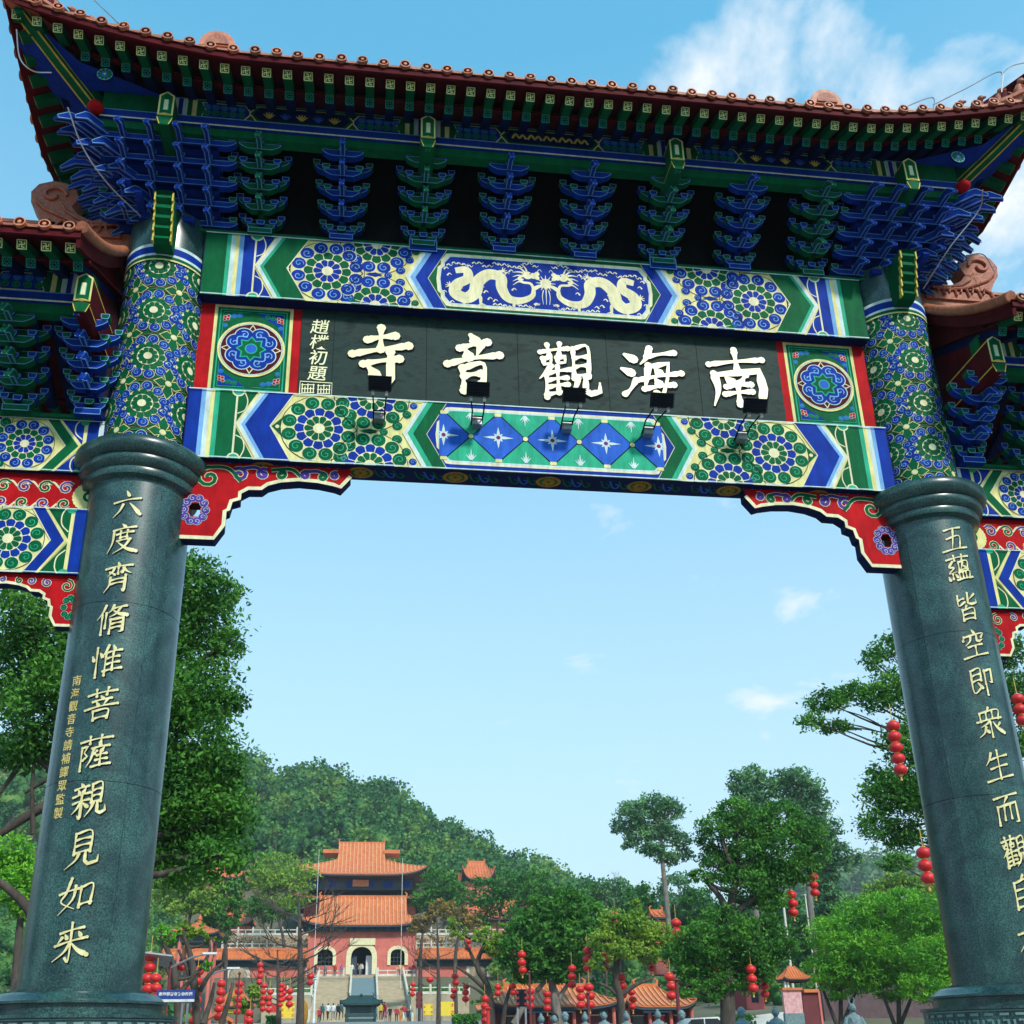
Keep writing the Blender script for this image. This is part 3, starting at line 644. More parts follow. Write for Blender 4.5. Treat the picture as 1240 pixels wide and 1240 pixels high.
for dx in (-.085, .085):           # seal: a small square of carved lines
    for k in range(5): pt.line([(-2.54+dx-.06+.03*k, 8.20), (-2.54+dx-.06+.03*k, 8.32-(.04 if k % 2 else 0))], .005, 'cream gilt', 2)
    for k in range(3): pt.line([(-2.54+dx-.07, 8.20+.05*k), (-2.54+dx+.07, 8.21+.05*k)], .005, 'cream gilt', 2)
pt.line([(-2.71, 8.185), (-2.37, 8.185), (-2.37, 8.345), (-2.71, 8.345), (-2.71, 8.185)], .005, 'cream gilt', 2)
pt.build('seal', board)
for s in (-1, 1):
    m = MB(); m.box(2.748 if s > 0 else -3.86, 3.86 if s > 0 else -2.738, -.14, -.02, 8.084, 9.308, 'red'); m.build('square_panel', board); f = board
    pt = Paint(lambda u, v, e: (s*3.255+u, -.141-e*.7, 8.70+v), None); w = .425; hh = .60
    pt.rect(-w, w, -hh, hh, 'yellow', 1); pt.rect(-w+.035, w-.035, -.53, .57, 'green', 2); pt.rect(-w+.06, w-.06, -.505, .545, 'mint', 3); pt.rect(-w+.075, w-.075, -.49, .53, 'green', 4)
    cc = (0, .02)
    for a in range(4):
        sx_, sy_ = (1 if a in (0, 3) else -1), (1 if a < 2 else -1)
        q = [(sx_*(w-.095), cc[1]+sy_*.49), (sx_*(w-.095), cc[1]+sy_*.16), (sx_*.27, cc[1]+sy_*.33), (sx_*.13, cc[1]+sy_*.42), (sx_*.04, cc[1]+sy_*.49)]
        pt.poly(q, 'mint', 5); pt.poly([(x*.985, cc[1]+(y-cc[1])*.985) for x, y in q], 'blue' if (sx_*sy_ > 0) else 'green', 6)
        for k in range(3): pt.swirl((sx_*(.27-.06*k), cc[1]+sy_*(.42+.012*k)), .028, 0, 'midblue' if sx_*sy_ < 0 else 'green', 'mint', 7)
        pt.swirl((sx_*.30, cc[1]+sy_*.30), .026, 0, 'midblue', 'mint', 7)
        for dx, dy in ((0, 0), (.03, .025), (-.005, .04), (.035, -.01)): pt.disc((sx_*(.275+dx), cc[1]+sy_*(.385+dy)), .021, 'pale', 10, 10); pt.disc((sx_*(.275+dx), cc[1]+sy_*(.385+dy)), .017, 'red', 11, 10)
    pt.disc(cc, .365, 'green', 7, 40); pt.ring(cc, .35, .012, 'yellow', 12, 40); pt.disc(cc, .335, 'pale', 12, 40); pt.disc(cc, .325, 'maroon', 13, 40)
    for a in range(4):
        t = a*pi/2; pt.poly([(cc[0]+.325*cos(t), cc[1]+.325*sin(t)), (cc[0]+.24*cos(t)+.05*sin(t), cc[1]+.24*sin(t)-.05*cos(t)), (cc[0]+.2*cos(t), cc[1]+.2*sin(t)), (cc[0]+.24*cos(t)-.05*sin(t), cc[1]+.24*sin(t)+.05*cos(t))], 'cream', 14)
        pt.poly([(cc[0]+.305*cos(t), cc[1]+.305*sin(t)), (cc[0]+.24*cos(t)+.035*sin(t), cc[1]+.24*sin(t)-.035*cos(t)), (cc[0]+.2*cos(t), cc[1]+.2*sin(t)), (cc[0]+.24*cos(t)-.035*sin(t), cc[1]+.24*sin(t)+.035*cos(t))], 'maroon', 15)
        t += pi/4
        for r_, ww in ((.105, 'pale'), (.095, 'blue')):
            for d in (-.32, .32): pt.disc((cc[0]+.19*cos(t+d), cc[1]+.19*sin(t+d)), r_, ww, 16 if ww == 'pale' else 17, 20)
            pt.disc((cc[0]+.15*cos(t), cc[1]+.15*sin(t)), r_, ww, 16 if ww == 'pale' else 17, 20)
        for d in (-.38, .38):
            pt.spiral((cc[0]+.20*cos(t+d), cc[1]+.20*sin(t+d)), .05, t, 'sky', 18, .006, 1.2, 1 if d > 0 else -1)
        pt.line([(cc[0]+.16*cos(t-.5), cc[1]+.16*sin(t-.5)), (cc[0]+.21*cos(t), cc[1]+.21*sin(t)), (cc[0]+.16*cos(t+.5), cc[1]+.16*sin(t+.5))], .007, 'sky', 18, 5)
    star = [(cc[0]+(.165 if k % 2 == 0 else .115)*cos(pi/8*k), cc[1]+(.165 if k % 2 == 0 else .115)*sin(pi/8*k)) for k in range(16)]
    pt.poly(star, 'mint', 19); pt.poly([(cc[0]+(x-cc[0])*.86, cc[1]+(y-cc[1])*.86) for x, y in star], 'green', 20)
    pt.disc(cc, .068, 'mint', 21, 20); pt.disc(cc, .055, 'midblue', 22, 20)
    for v in (-.53, .57): pt.line([(-w, v), (w, v)], .004, 'cream', 3)
    pt.build('painted_flower', f)

# ---- carved brackets under the beams (queti)
QP = [(2.09, 7.262), (2.09, 7.15), (2.19, 7.02), (2.26, 7.045), (2.42, 7.075), (2.62, 7.085), (2.80, 7.06), (2.93, 7.015), (2.99, 6.96), (3.12, 6.955), (3.20, 6.90), (3.20, 6.83), (3.28, 6.80), (3.30, 6.70), (3.335, 6.68), (3.335, 6.52), (3.42, 6.37), (3.80, 6.37), (3.80, 7.262)]
def queti(s, QP, x0, z0, sc=1, scr=None, hole=True):
    P = [(s*(x0+(x-3.8)*sc), z0+(z-7.262)*sc) for x, z in QP]; m = MB(); y0, y1 = -.19, -.05
    P = ccw(P); n = len(P)
    hx, hz, hw = s*(x0-.17*sc), z0-.56*sc, .055*sc
    if hole:
        H = [(hx-hw, hz-.075*sc), (hx-hw, hz+.075*sc), (hx+hw, hz+.075*sc), (hx+hw, hz-.075*sc)]
        # keyhole polygon: from the outline's lower corner nearest the hole to the hole and back
        i = min(range(n), key=lambda k: abs(P[k][0]-s*(x0+(3.42-3.8)*sc))+abs(P[k][1]-(z0-.892*sc)))
        j = min(range(4), key=lambda k: (H[k][0]-P[i][0])**2+(H[k][1]-P[i][1])**2)
        K = P[:i+1]+[H[(j+t) % 4] for t in range(5)]+P[i:]
    else: K = P
    for y, f in ((y0, K), (y1, K[::-1])): m.add([(a, y, b) for a, b in f], [tuple(range(len(f)))], 'red')
    V = [(a, y0, b) for a, b in P]+[(a, y1, b) for a, b in P]; m.add(V, [(i, (i+1) % n, n+(i+1) % n, n+i) for i in range(n)], 'dkblue')
    if hole:
        V = [(a, y0, b) for a, b in H]+[(a, y1, b) for a, b in H]; m.add(V, [(i, (i+1) % 4, 4+(i+1) % 4, 4+i) for i in range(4)], 'maroon')
    q = m.build('carved_bracket', gate)
    pt = Paint(lambda u, v, e: (u, y0-.001-e, v), None)
    lower = [p for p in [(s*(x0+(x-3.8)*sc), z0+(z-7.262)*sc) for x, z in QP]][1:-1]
    ins = [(a, b+.022*sc) for a, b in lower]; pt.line(ins, .02*sc, 'cream', 2)
    mp_ = lambda x, z: (s*(x0+(x-3.8)*sc), z0+(z-7.262)*sc)
    for (x, z, r, a, col, d) in scr:
        c = mp_(x, z); a_ = a if s < 0 else pi-a; d_ = d if s < 0 else -d
        pt.spiral(c, r*1.1*sc, a_, 'cream', 2, .027*sc, 1.25, d_); pt.spiral(c, r*1.1*sc, a_, col, 3, .020*sc, 1.25, d_)
    for (x, z, x2, z2, x3, z3, col) in ((3.62, 7.19, 3.35, 7.20, 3.2, 7.05, 'green'), (3.2, 7.2, 3.05, 7.22, 2.95, 7.12, 'purple'), (2.9, 7.2, 2.7, 7.22, 2.6, 7.14, 'green'), (2.55, 7.2, 2.42, 7.21, 2.33, 7.14, 'purple')):
        L = [mp_(x, z), mp_(x2, z2), mp_(x3, z3)]; pt.line(L, .025*sc, 'cream', 2, 5); pt.line(L, .018*sc, col, 3, 5)
    if hole:
        for k in range(10):
            a = 2*pi*k/10; pt.swirl((hx+.105*sc*cos(a), hz+.135*sc*sin(a)), .042*sc, a, 'purple', 'pale', 2)
    pt.build('painted_scrolls', q)
SCR = [(3.52, 7.08, .115, 1.6, 'green', 1), (3.22, 7.13, .075, 2.2, 'purple', -1), (2.98, 7.15, .06, 1.0, 'purple', 1), (2.80, 7.15, .05, 2.0, 'green', -1), (2.55, 7.16, .045, 1.2, 'purple', 1), (2.38, 7.15, .045, 2.0, 'green', -1), (2.25, 7.17, .04, 1, 'purple', 1)]
for s in (-1, 1): queti(s, QP, 3.84, 7.262, 1, SCR)

# ================================================================ bracket sets (dougong)
def outl(mb, P, O, u, v, n, col, w=.008, d=.003):
    P = ccw(P); I = shrink(P, w); O, u, v, n = map(Vector, (O, u, v, n)); k = len(P)
    A = [O+u*a+v*b+n*d for a, b in P]; B = [O+u*a+v*b+n*d for a, b in I]
    mb.add(A+B, [(i, (i+1) % k, k+(i+1) % k, k+i) for i in range(k)], col)
def arm_mesh(L, h, col, depth=.075, name='bracket_arm', edge='sky'):
    """boat-shaped cross arm along x, centred, base at z=0, front at y=0"""
    P = [(-L/2, h), (-L/2+.0, h*.72), (-L/2+.035, h*.35), (-L/2+.09, 0), (L/2-.09, 0), (L/2-.035, h*.35), (L/2, h*.72), (L/2, h)]
    m = MB(); m.prism(P, (0, 0, 0), X_, Z_, Y_, depth, col); outl(m, P, (0, 0, 0), X_, Z_, -Y_, edge, .0065); return m.mesh(name)
def block_mb(mb, x, y, z, col, s=.085, edge='sky'):
    P = [(-s/2, .062), (-s/2, .028), (-s*.36, 0), (s*.36, 0), (s/2, .028), (s/2, .062)]
    mb.prism(P, (x, y, z), X_, Z_, Y_, s, col); outl(mb, P, (x, y, z), X_, Z_, -Y_, edge, .0065)
def lever_mesh(L, col, name='slanted_lever', edge='sky', tip=.09):
    """lever arm pointing to -y with a drooping beak"""
    P = [(0, .085), (0, 0), (-L+.02, 0-.0), (-L-tip, -.085), (-L-tip-.014, -.055), (-L-.02, .065), (-L+.03, .085)]
    m = MB(); w = .052
    m.prism(P, (-w/2, 0, 0), Y_, Z_, X_, w, col)
    outl(m, P, (-w/2, 0, 0), Y_, Z_, -X_, edge, .0065); outl(m, P, (w/2, 0, 0), Y_, Z_, X_, edge, .0065)
    # pale edges on the nose, seen from the front
    for x in (-w/2+.005, w/2-.005):
        m.add([(x-.004, -L-tip-.015, -.083), (x+.004, -L-tip-.015, -.083), (x+.004, -L-.0225, .068), (x-.004, -L-.0225, .068)], [(0, 1, 2, 3)], edge)
        m.add([(x-.004, -L+.02, -.0015), (x+.004, -L+.02, -.0015), (x+.004, -L-tip, -.0875), (x-.004, -L-tip, -.0875)], [(0, 1, 2, 3)], edge)
        m.add([(x-.004, -.02, -.0015), (x+.004, -.02, -.0015), (x+.004, -L+.02, -.0015), (x-.004, -L+.02, -.0015)], [(0, 1, 2, 3)], edge)
    return m.mesh(name)
TY = [-.30, -.44, -.58, -.72, -.85]; TZ = [10.235, 10.39, 10.545, 10.70, 10.85]; WT = [.74, .82, .90, 1.0, 1.08]
SETC = {'blue': ('blue', 'green'), 'green': ('green', 'blue')}
ARM = {}
for c in ('blue', 'green'):
    ARM[c] = dict(short=arm_mesh(.42, .085, c), long=arm_mesh(.62, .085, c), lev=lever_mesh(.25, c), wide=arm_mesh(1.5, .075, c), mid=arm_mesh(.56, .075, c))
def dougong(kind, parent, x0, z0=0.0, full=True):
    A, B = SETC[kind]; t = thing('bracket_set', None, None, (x0, 0, z0), parent=parent)
    m = MB()
    m.box(-.13, .13, -.34, -.10, 10.162, 10.235, A); outl(m, [(-.13, 10.163), (.13, 10.163), (.13, 10.234), (-.13, 10.234)], (0, -.34, 0), X_, Z_, -Y_, 'sky', .0065)
    m.box(-.04, .04, -.30, -.02, 10.235, 10.95, A)
    for k in range(5):
        y, z = TY[k], TZ[k]
        if k < 4: m.box(-.025, .025, y, -.02, z, z+.07, A)
        for s in (-1, 1):
            block_mb(m, s*.185*WT[k], y-.012, z+.088, B)
            if k < 4: block_mb(m, s*.295*WT[k], y+.052, z+.205, B, .08)
        block_mb(m, 0, y-.03, z+.055, B, .09)
    m.build('bearing_block', t, kind='stuff')
    for k in range(5):
        y, z = TY[k], TZ[k]
        inst('bracket_arm', ARM[A]['short'], t, (0, y, z), sc=(WT[k], 1, 1))
        if k < 4: inst('bracket_arm', ARM[A]['long'], t, (0, y+.062, z+.118), sc=(WT[k], 1, 1))
        if 0 < k: inst('slanted_lever', ARM[A]['lev'], t, (0, y+.10, z+.012))
    return t
for i, (x, k) in enumerate(((-3.245, 'green'), (-2.34, 'blue'), (-1.41, 'green'), (-.475, 'blue'), (.475, 'blue'), (1.41, 'green'), (2.34, 'blue'), (3.25, 'green'))): dougong(k, gate, x)
def corner_set(s, parent, z0=0.0):
    t = thing('bracket_set', None, None, (s*CXC, 0, z0), parent=parent)
    t['label'] = 'big corner bracket cluster over the column'
    b = MB()
    b.box(-.30, .30, -.42, .30, 10.17, 10.24, 'blue')
    for k in range(5):
        y, z = TY[k], TZ[k]
        inst('bracket_arm', ARM['blue']['wide'], t, (0, y, z))
        inst('bracket_arm', ARM['blue']['wide'], t, (0, y+.055, z+.11), sc=(.93, 1, 1)) if k < 4 else None
        inst('bracket_arm', ARM['blue']['wide'], t, (s*(.0-y), 0, z), (0, 0, s*pi/2), (.9, 1, 1))
        for x in (-.45, -.15, .15, .45):
            inst('slanted_lever', ARM['blue']['lev'], t, (x, y+.10, z+.012), sc=(1, 1.15, 1))
        for x in (-.70, .70): block_mb(b, x, y-.015, z+.075, 'green')
        for x in (-.45, -.15, .15, .45): block_mb(b, x, y-.015, z+.07, 'blue', .08)
        for yy in (-.4, -.1, .2):   # arms of the end face
            R = Matrix.Rotation(s*pi/2, 3, 'Z')
            inst('slanted_lever', ARM['blue']['lev'], t, (s*(-y-.10), yy, z+.012), (0, 0, s*pi/2), (1, 1.3, 1))
        # diagonal levers, longer as they rise
        L = .30+.24*k
        m = lever_mesh(L, 'blue', 'slanted_lever', 'sky', .12)
        for dd in (-.14, 0, .14):
            if dd and k < 1: continue
            q = inst('slanted_lever', m, t, (s*(.10+dd*.7), -.10+dd*.7*s*s, z-.02+.015*k), (0, 0, s*pi/4), (1.25, 1-.12*abs(dd)*5, 1.15))
        b.box(-.55, .55, y+.02, .2, z, z+.07, 'blue')
        for sy in (-1,): pass
    b.build('bearing_block', t, kind='stuff')
for s in (-1, 1): corner_set(s, gate)

# near-black panel painted as the shade behind the brackets, plate on the beam, purlins
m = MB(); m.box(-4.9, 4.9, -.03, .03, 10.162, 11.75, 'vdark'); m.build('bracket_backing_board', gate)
m = MB(); m.box(-4.3, 4.3, -.30, .05, 10.161, 10.20, 'green'); m.build('bearing_plate', gate)
for x in (-1.41, 1.41):
    m = MB(); m.box(x-.16, x+.16, YB-.03, YB-.008, 10.05+.05, 10.26, 'blue'); outl(m, [(x-.16, 10.10), (x+.16, 10.10), (x+.16, 10.26), (x-.16, 10.26)], (0, YB-.03, 0), X_, Z_, -Y_, 'sky', .008)
    m.build('plate_block', gate)
def eave_beam(x0, x1, z, parent, cols=None):
    """the painted purlin beam over the brackets: green soffit, white line, blue strip, flowered board"""
    m = MB(); m.box(x0, x1, -.90, -.78, z+10.94, z+11.045, 'green'); m.build('purlin', parent)
    m = MB(); m.box(x0, x1, -.935, -.74, z+11.047, z+11.165, 'blue'); b = m.build('purlin', parent)
    pt = Paint(lambda u, v, e: (u, -.936-e, v), None)
    pt.line([(x0, z+11.056), (x1, z+11.056)], .009, 'cream', 1); pt.line([(x0, z+11.157), (x1, z+11.157)], .004, 'sky', 1); pt.build('edge_line', b)
    m = MB(); m.box(x0, x1, -.90, -.74, z+11.167, z+11.46, 'green'); b = m.build('purlin', parent)
    pt = Paint(lambda u, v, e: (u, -.901-e, z+11.17+v), (x0, x1, 0, .28))
    spans = cols or [(x0, x1)]
    for a, c in spans:
        w = c-a; mid = (a+c)/2
        pt.rect(a, c, 0, .28, 'green', 1)
        for s in (-1, 1):
            for j, col in enumerate(('pale', 'blue', 'pale', 'green', 'yellow')): pt.rect(mid+s*(w/2-.05*(j+1)), mid+s*(w/2-.05*j), 0, .28, col, 2)
            pt.poly([(mid+s*(w/2-.3), .02), (mid+s*(w/2-.34), .13), (mid+s*(w/2-.30), .24), (mid+s*.62, .24), (mid+s*.54, .13), (mid+s*.62, .02)], 'yellow', 2)
            pt.poly([(mid+s*(w/2-.31), .03), (mid+s*(w/2-.35), .13), (mid+s*(w/2-.31), .23), (mid+s*.63, .23), (mid+s*.56, .13), (mid+s*.63, .03)], 'blue', 3)
            n = max(2, int((w/2-.9)/.09))
            for i in range(n):
                x = mid+s*(.66+i*(w/2-1.02)/max(1, n-1)); pt.swirl((x, .09), .036, 0, 'green', 'mint', 4); pt.swirl((x, .175), .036, 2, 'midblue', 'mint', 4)
        pt.poly([(mid-.60, .02), (mid-.52, .13), (mid-.60, .24), (mid+.60, .24), (mid+.52, .13), (mid+.60, .02)][0:1]+[(mid-.50, .24), (mid+.50, .24), (mid+.58, .13), (mid+.50, .02), (mid-.50, .02)], 'yellow', 2) if False else None
        P = [(mid-.58, .13), (mid-.5, .245), (mid+.5, .245), (mid+.58, .13), (mid+.5, .015), (mid-.5, .015)]
        pt.poly(P, 'yellow', 4); pt.poly([(mid+(x-mid)*.975, .13+(y-.13)*.9) for x, y in P], 'green', 5); pt.poly([(mid+(x-mid)*.92, .13+(y-.13)*.76) for x, y in P], 'dkblue', 6)
        for i in range(5):
            x = mid-.36+i*.18
            if abs(mid) < .5: pt.line([(x-.08, .10), (x-.04, .17), (x, .11), (x+.04, .16), (x+.08, .10)], .013, 'gold', 7, 3)
            else:
                for a_ in (-.9, -.45, 0, .45, .9): pt.line([(x, .08), (x+.08*sin(a_), .08+.09*cos(a_))], .014, 'midblue' if i % 2 else 'gold', 7, taper=.6)
    pt.line([(x0, .262), (x1, .262)], .006, 'sky', 9)
    pt.build('painted_flowers', b)
eave_beam(-4.95, 4.95, 0, gate, [(-4.2, -1.41), (-1.41, 1.41), (1.41, 4.2)])
for s in (-1, 1):
    m = MB(); m.box(min(s*5.02, s*5.13), max(s*5.02, s*5.13), -.85, .85, 10.95, 11.45, 'blue'); m.build('purlin', gate)

# beam heads
def beam_head(x, z0=0.0, side='green', wide=.16):
    m = MB(); w = wide/2; zb, zt = z0+10.80, z0+11.27
    P = [(-w, 10.86+z0), (-w*.62, zb), (w*.62, zb), (w, 10.86+z0), (w, 11.215+z0), (0, zt), (-w, 11.215+z0)]
    m.prism(P, (x, -1.12, 0), X_, Z_, Y_, .9, side)
    h = m.build('beam_head', gate); pt = Paint(lambda u, v, e: (x+u, -1.121-e, v), None)
    Q = [(-w, 10.93+z0), (w, 10.93+z0), (w, 11.215+z0), (0, zt), (-w, 11.215+z0)]
    pt.poly(Q, 'yellow', 1); pt.poly([(a*.78, 11.09+z0+(b-11.09-z0)*.90) for a, b in Q], 'green', 2)
    pt.rect(-w*.36, w*.36, 11.0+z0, 11.145+z0, 'mint', 3); pt.rect(-w*.26, w*.26, 11.005+z0, 11.15+z0, 'cream', 4)
    pt.line([(-w, 10.93+z0), (0, 10.95+z0), (w, 10.93+z0)], .008, 'gold', 5)
    pt.poly([(-w*.9, 10.915+z0), (w*.9, 10.915+z0), (w*.55, 10.81+z0), (-w*.55, 10.81+z0)], 'green', 1)
    pt.line([(-w, 10.9+z0), (-w*.6, 10.805+z0)], .005, 'gold', 2); pt.line([(w, 10.9+z0), (w*.6, 10.805+z0)], .005, 'gold', 2)
    pt.build('gilt_face', h)
    sp = Paint(lambda u, v, e: (x-w-.001-e, u, v), None); sp.line([(-1.12, 10.87+z0), (-.3, 10.87+z0)], .008, 'gold', 1); sp.line([(-1.12, 11.2+z0), (-.3, 11.2+z0)], .008, 'gold', 1); sp.build('gilt_line', h)
    sp = Paint(lambda u, v, e: (x+w+.001+e, u, v), None); sp.line([(-1.12, 10.87+z0), (-.3, 10.87+z0)], .008, 'gold', 1); sp.line([(-1.12, 11.2+z0), (-.3, 11.2+z0)], .008, 'gold', 1); sp.build('gilt_line', h)
for x in (-4.22, -1.41, 1.41, 4.22): beam_head(x)
# ribbed beam ends that hug the column tops
for x in (-4.21, 4.21):
    prof = [(-.52, 9.655)]
    for k in range(5):
        z = 9.66+.11*k; d = .06 if k < 4 else .10
        prof += [(-.60-.03*k, z), (-.655-.03*k, z+.04), (-.62-.035*k, z+.105)]
    prof += [(-.80, 10.21), (-.2, 10.24), (-.2, 9.9), (-.45, 9.66)]
    m = MB(); m.prism(prof, (x-.095, 0, 0), Y_, Z_, X_, .19, 'green'); h = m.build('ribbed_beam_end', gate)
    g = MB(); fp = prof[1:16]
    for sx in (-1, 1):
        for a, b in zip(prof[1:15], prof[2:16]):
            g.box(x+sx*.093-.008, x+sx*.093+.008, min(a[0], b[0])-.006, max(a[0], b[0])-.002, min(a[1], b[1])-.002, max(a[1], b[1])+.002, 'gold')
    g.build('gilt_edge', h)

# ================================================================ roofs and eaves
def rise_main(d): return .10*d+.055*d*d
WAN = [[(0, -1), (0, 1)], [(-1, 0), (1, 0)], [(0, 1), (-1, 1)], [(0, -1), (1, -1)], [(-1, 0), (-1, -1)], [(1, 0), (1, 1)]]
def raf_meshes():
    m = MB(); m.box(-.045, .045, 0, .55, -.045, .045, 'green'); fly = m.mesh('flying_rafter')
    m = MB(); pt = Paint(lambda u, v, e: (u, -.001-e, v), None)
    q = .042
    pt.line([(-q, -q), (q, -q), (q, q), (-q, q), (-q, -q)], .0055, 'gold paint' if False else 'yellow', 1)
    for a, b in WAN: pt.line([(a[0]*.025, a[1]*.025), (b[0]*.025, b[1]*.025)], .0048, 'yellow', 1)
    flyend = pt.mb.mesh('gilt_end')
    m = MB(); m.box(-.046, .046, 0, .45, -.046, .046, 'dkblue'); eav = m.mesh('eave_rafter')
    pt = Paint(lambda u, v, e: (u, -.001-e, v), None)
    pt.line([(-q, -q), (q, -q), (q, q), (-q, q), (-q, -q)], .004, 'mint', 1)
    for s1 in (-1, 1):
        for s2 in (-1, 1): pt.ring((s1*.02, s2*.02), .014, .0028, 'mint', 1, 8)
    eavend = pt.mb.mesh('gilt_end')
    m = MB(); r = .056
    m.lathe([(0, 0), (.0555, 0), (r, .006), (r, .028), (.046, .03)], 'terracotta', n=16, cap=False)
    disc = MB(); R = Matrix.Rotation(pi/2, 3, 'X')
    disc.add([R @ Vector(v) for v in m.V], m.F, 'terracotta'); disc.mb = None
    pr = MB(); 
    # raised rim and boss on the disc face
    for (r0, r1, y0) in ((.044, .056, -.036), (.0, .018, -.036)):
        n = 16; V = []; 
        for y in (-.03, y0):
            for rr_ in (r0, r1): V += [(rr_*cos(2*pi*i/n), y, rr_*sin(2*pi*i/n)) for i in range(n)]
        F = []
        for i in range(n):
            j = (i+1) % n; F += [(2*n+i, 2*n+j, 3*n+j, 3*n+i), (n+i, n+j, 3*n+j, 3*n+i), (i, j, 2*n+j, 2*n+i)]
        disc.add(V, F, 'terracotta')
    dm = disc.mesh('tile_end_disc')
    m = MB(); P = [(-.055, .022), (-.058, .0), (-.03, -.022), (0, -.034), (.03, -.022), (.058, 0), (.055, .022)]
    m.prism(P, (0, 0, 0), X_, Z_, Y_, .02, 'terracotta'); drip = m.mesh('drip_tile')
    return fly, flyend, eav, eavend, dm, drip
FLY, FLYE, EAV, EAVE, DISC, DRIP = raf_meshes()
def eave(parent, E, s0, s1, risef, rotz, innerf, zoff=0.0, step=.2155, detail=True, nsub=40, corners=True):
    """E(s, o, z): world point; s along the eave, o outwards from the centre plane"""
    n = int(round((s1-s0)/step)); ss = [s0+(s1-s0)*(i+.5)/n for i in range(n)]
    def b3(name, prof, m, close=True):
        """sweep a profile [(o, z)] along s"""
        mb = MB(); V = []; k = len(prof); sl_ = [s0+(s1-s0)*i/nsub for i in range(nsub+1)]
        for s in sl_:
            r = risef(s)
            for o, z in prof:
                oo = max(o, innerf(s)) if corners else o
                V.append(E(s, oo, z+r+zoff))
        F = [(i*k+j, i*k+(j+1) % k, (i+1)*k+(j+1) % k, (i+1)*k+j) for i in range(nsub) for j in range(k)]
        F += [tuple(range(k)), tuple(nsub*k+j for j in range(k))]
        mb.add(V, F, m); return mb.build(name, parent)
    b3('fascia_board', [(1.575, 11.275), (1.60, 11.275), (1.60, 11.365), (1.575, 11.365)], 'maroon')
    b3('soffit_board', [(1.58, 11.285), (1.58, 11.297), (1.10, 11.510), (1.10, 11.498)], 'maroon')
    b3('soffit_board', [(1.22, 11.318), (1.22, 11.328), (.0, 11.93), (.0, 11.92)], 'maroon')
    b3('eave_batten', [(1.17, 11.322), (1.235, 11.30), (1.235, 11.335), (1.17, 11.36)], 'maroon')
    for s in ss:
        r = risef(s); inn = innerf(s)+.03
        c = 1.50 if s0 > -90 else 1.5
        sl1 = atan2(.47, 1.0)
        # flying rafter
        L = min(.42, max(.08, (1.50-inn)/cos(sl1)))
        p = E(s, 1.50, 11.232+r+zoff)
        fan = 0
        o = inst('flying_rafter', FLY, gate, p, (sl1, 0, rotz), (1, L/.55, 1)); o.rotation_mode = 'XYZ'
        e = inst('gilt_end', FLYE, o)
        if inn < 1.0:
            sl2 = atan2(.5, 1.0); L = min(1.25, (1.22-inn)/cos(sl2)); p = E(s, 1.22, 11.258+r+zoff)
            o = inst('eave_rafter', EAV, gate, p, (sl2, 0, rotz), (1, L/.45, 1)); inst('gilt_end', EAVE, o)
    nt_ = int(round((s1-s0)/.2255)); tz = [s0+(s1-s0)*(i+.5)/nt_ for i in range(nt_)]
    for s in tz:
        r = risef(s); p = E(s+random.uniform(-.006, .006), 1.60+random.uniform(-.01, .008), 11.385+r+zoff+random.uniform(-.006, .006)); inst('tile_end_disc', DISC, parent, p, (random.uniform(-.2, -.04), random.uniform(-.5, .5), rotz+random.uniform(-.05, .05)))
    for a, b in zip(tz, tz[1:]):
        s = (a+b)/2; r = risef(s); inst('drip_tile', DRIP, parent, E(s, 1.605+random.uniform(-.008, .006), 11.372+r+zoff+random.uniform(-.004, .004)), (random.uniform(.02, .2), random.uniform(-.04, .04), rotz))
GA, GB = .52, .30
def gz(d): return 11.345+GA*d+GB*d*d      # height of the tiled surface at distance d in from the eave
def tile_slope(parent, E, s0, s1, risef, innerf, zoff=0.0, dmax=1.62, corner=True, half=2.925):
    nsub = 44; mb = MB(); V = []; K = 8
    for i in range(nsub+1):
        s = s0+(s1-s0)*i/nsub; inn = innerf(s) if corner else 0
        for k in range(K+1):
            o = 1.62+(max(inn, 0)-1.62)*k/K; d = 1.62-o; V.append(E(s, o, gz(d)+risef(s)*(1-d/1.62)**2+zoff))
    mb.add(V, [(i*(K+1)+k, (i+1)*(K+1)+k, (i+1)*(K+1)+k+1, i*(K+1)+k+1) for i in range(nsub) for k in range(K)], 'terracotta')
    mb.build('tile_bed', parent)
    nt_ = int(round((s1-s0)/.2255)); tz = [s0+(s1-s0)*(i+.5)/nt_ for i in range(nt_)]
    for s in tz:
        inn = max(innerf(s), 0) if corner else 0; mb = MB(); pts = []
        for k in range(6):
            o = 1.58+(inn-1.58)*k/5; d = 1.62-o; pts.append(E(s, o, gz(d)+risef(s)*(1-d/1.62)**2+zoff+.03))
        mb.tube(pts, .045, 'terracotta', 8, False); mb.build('tile_row', parent, 60)

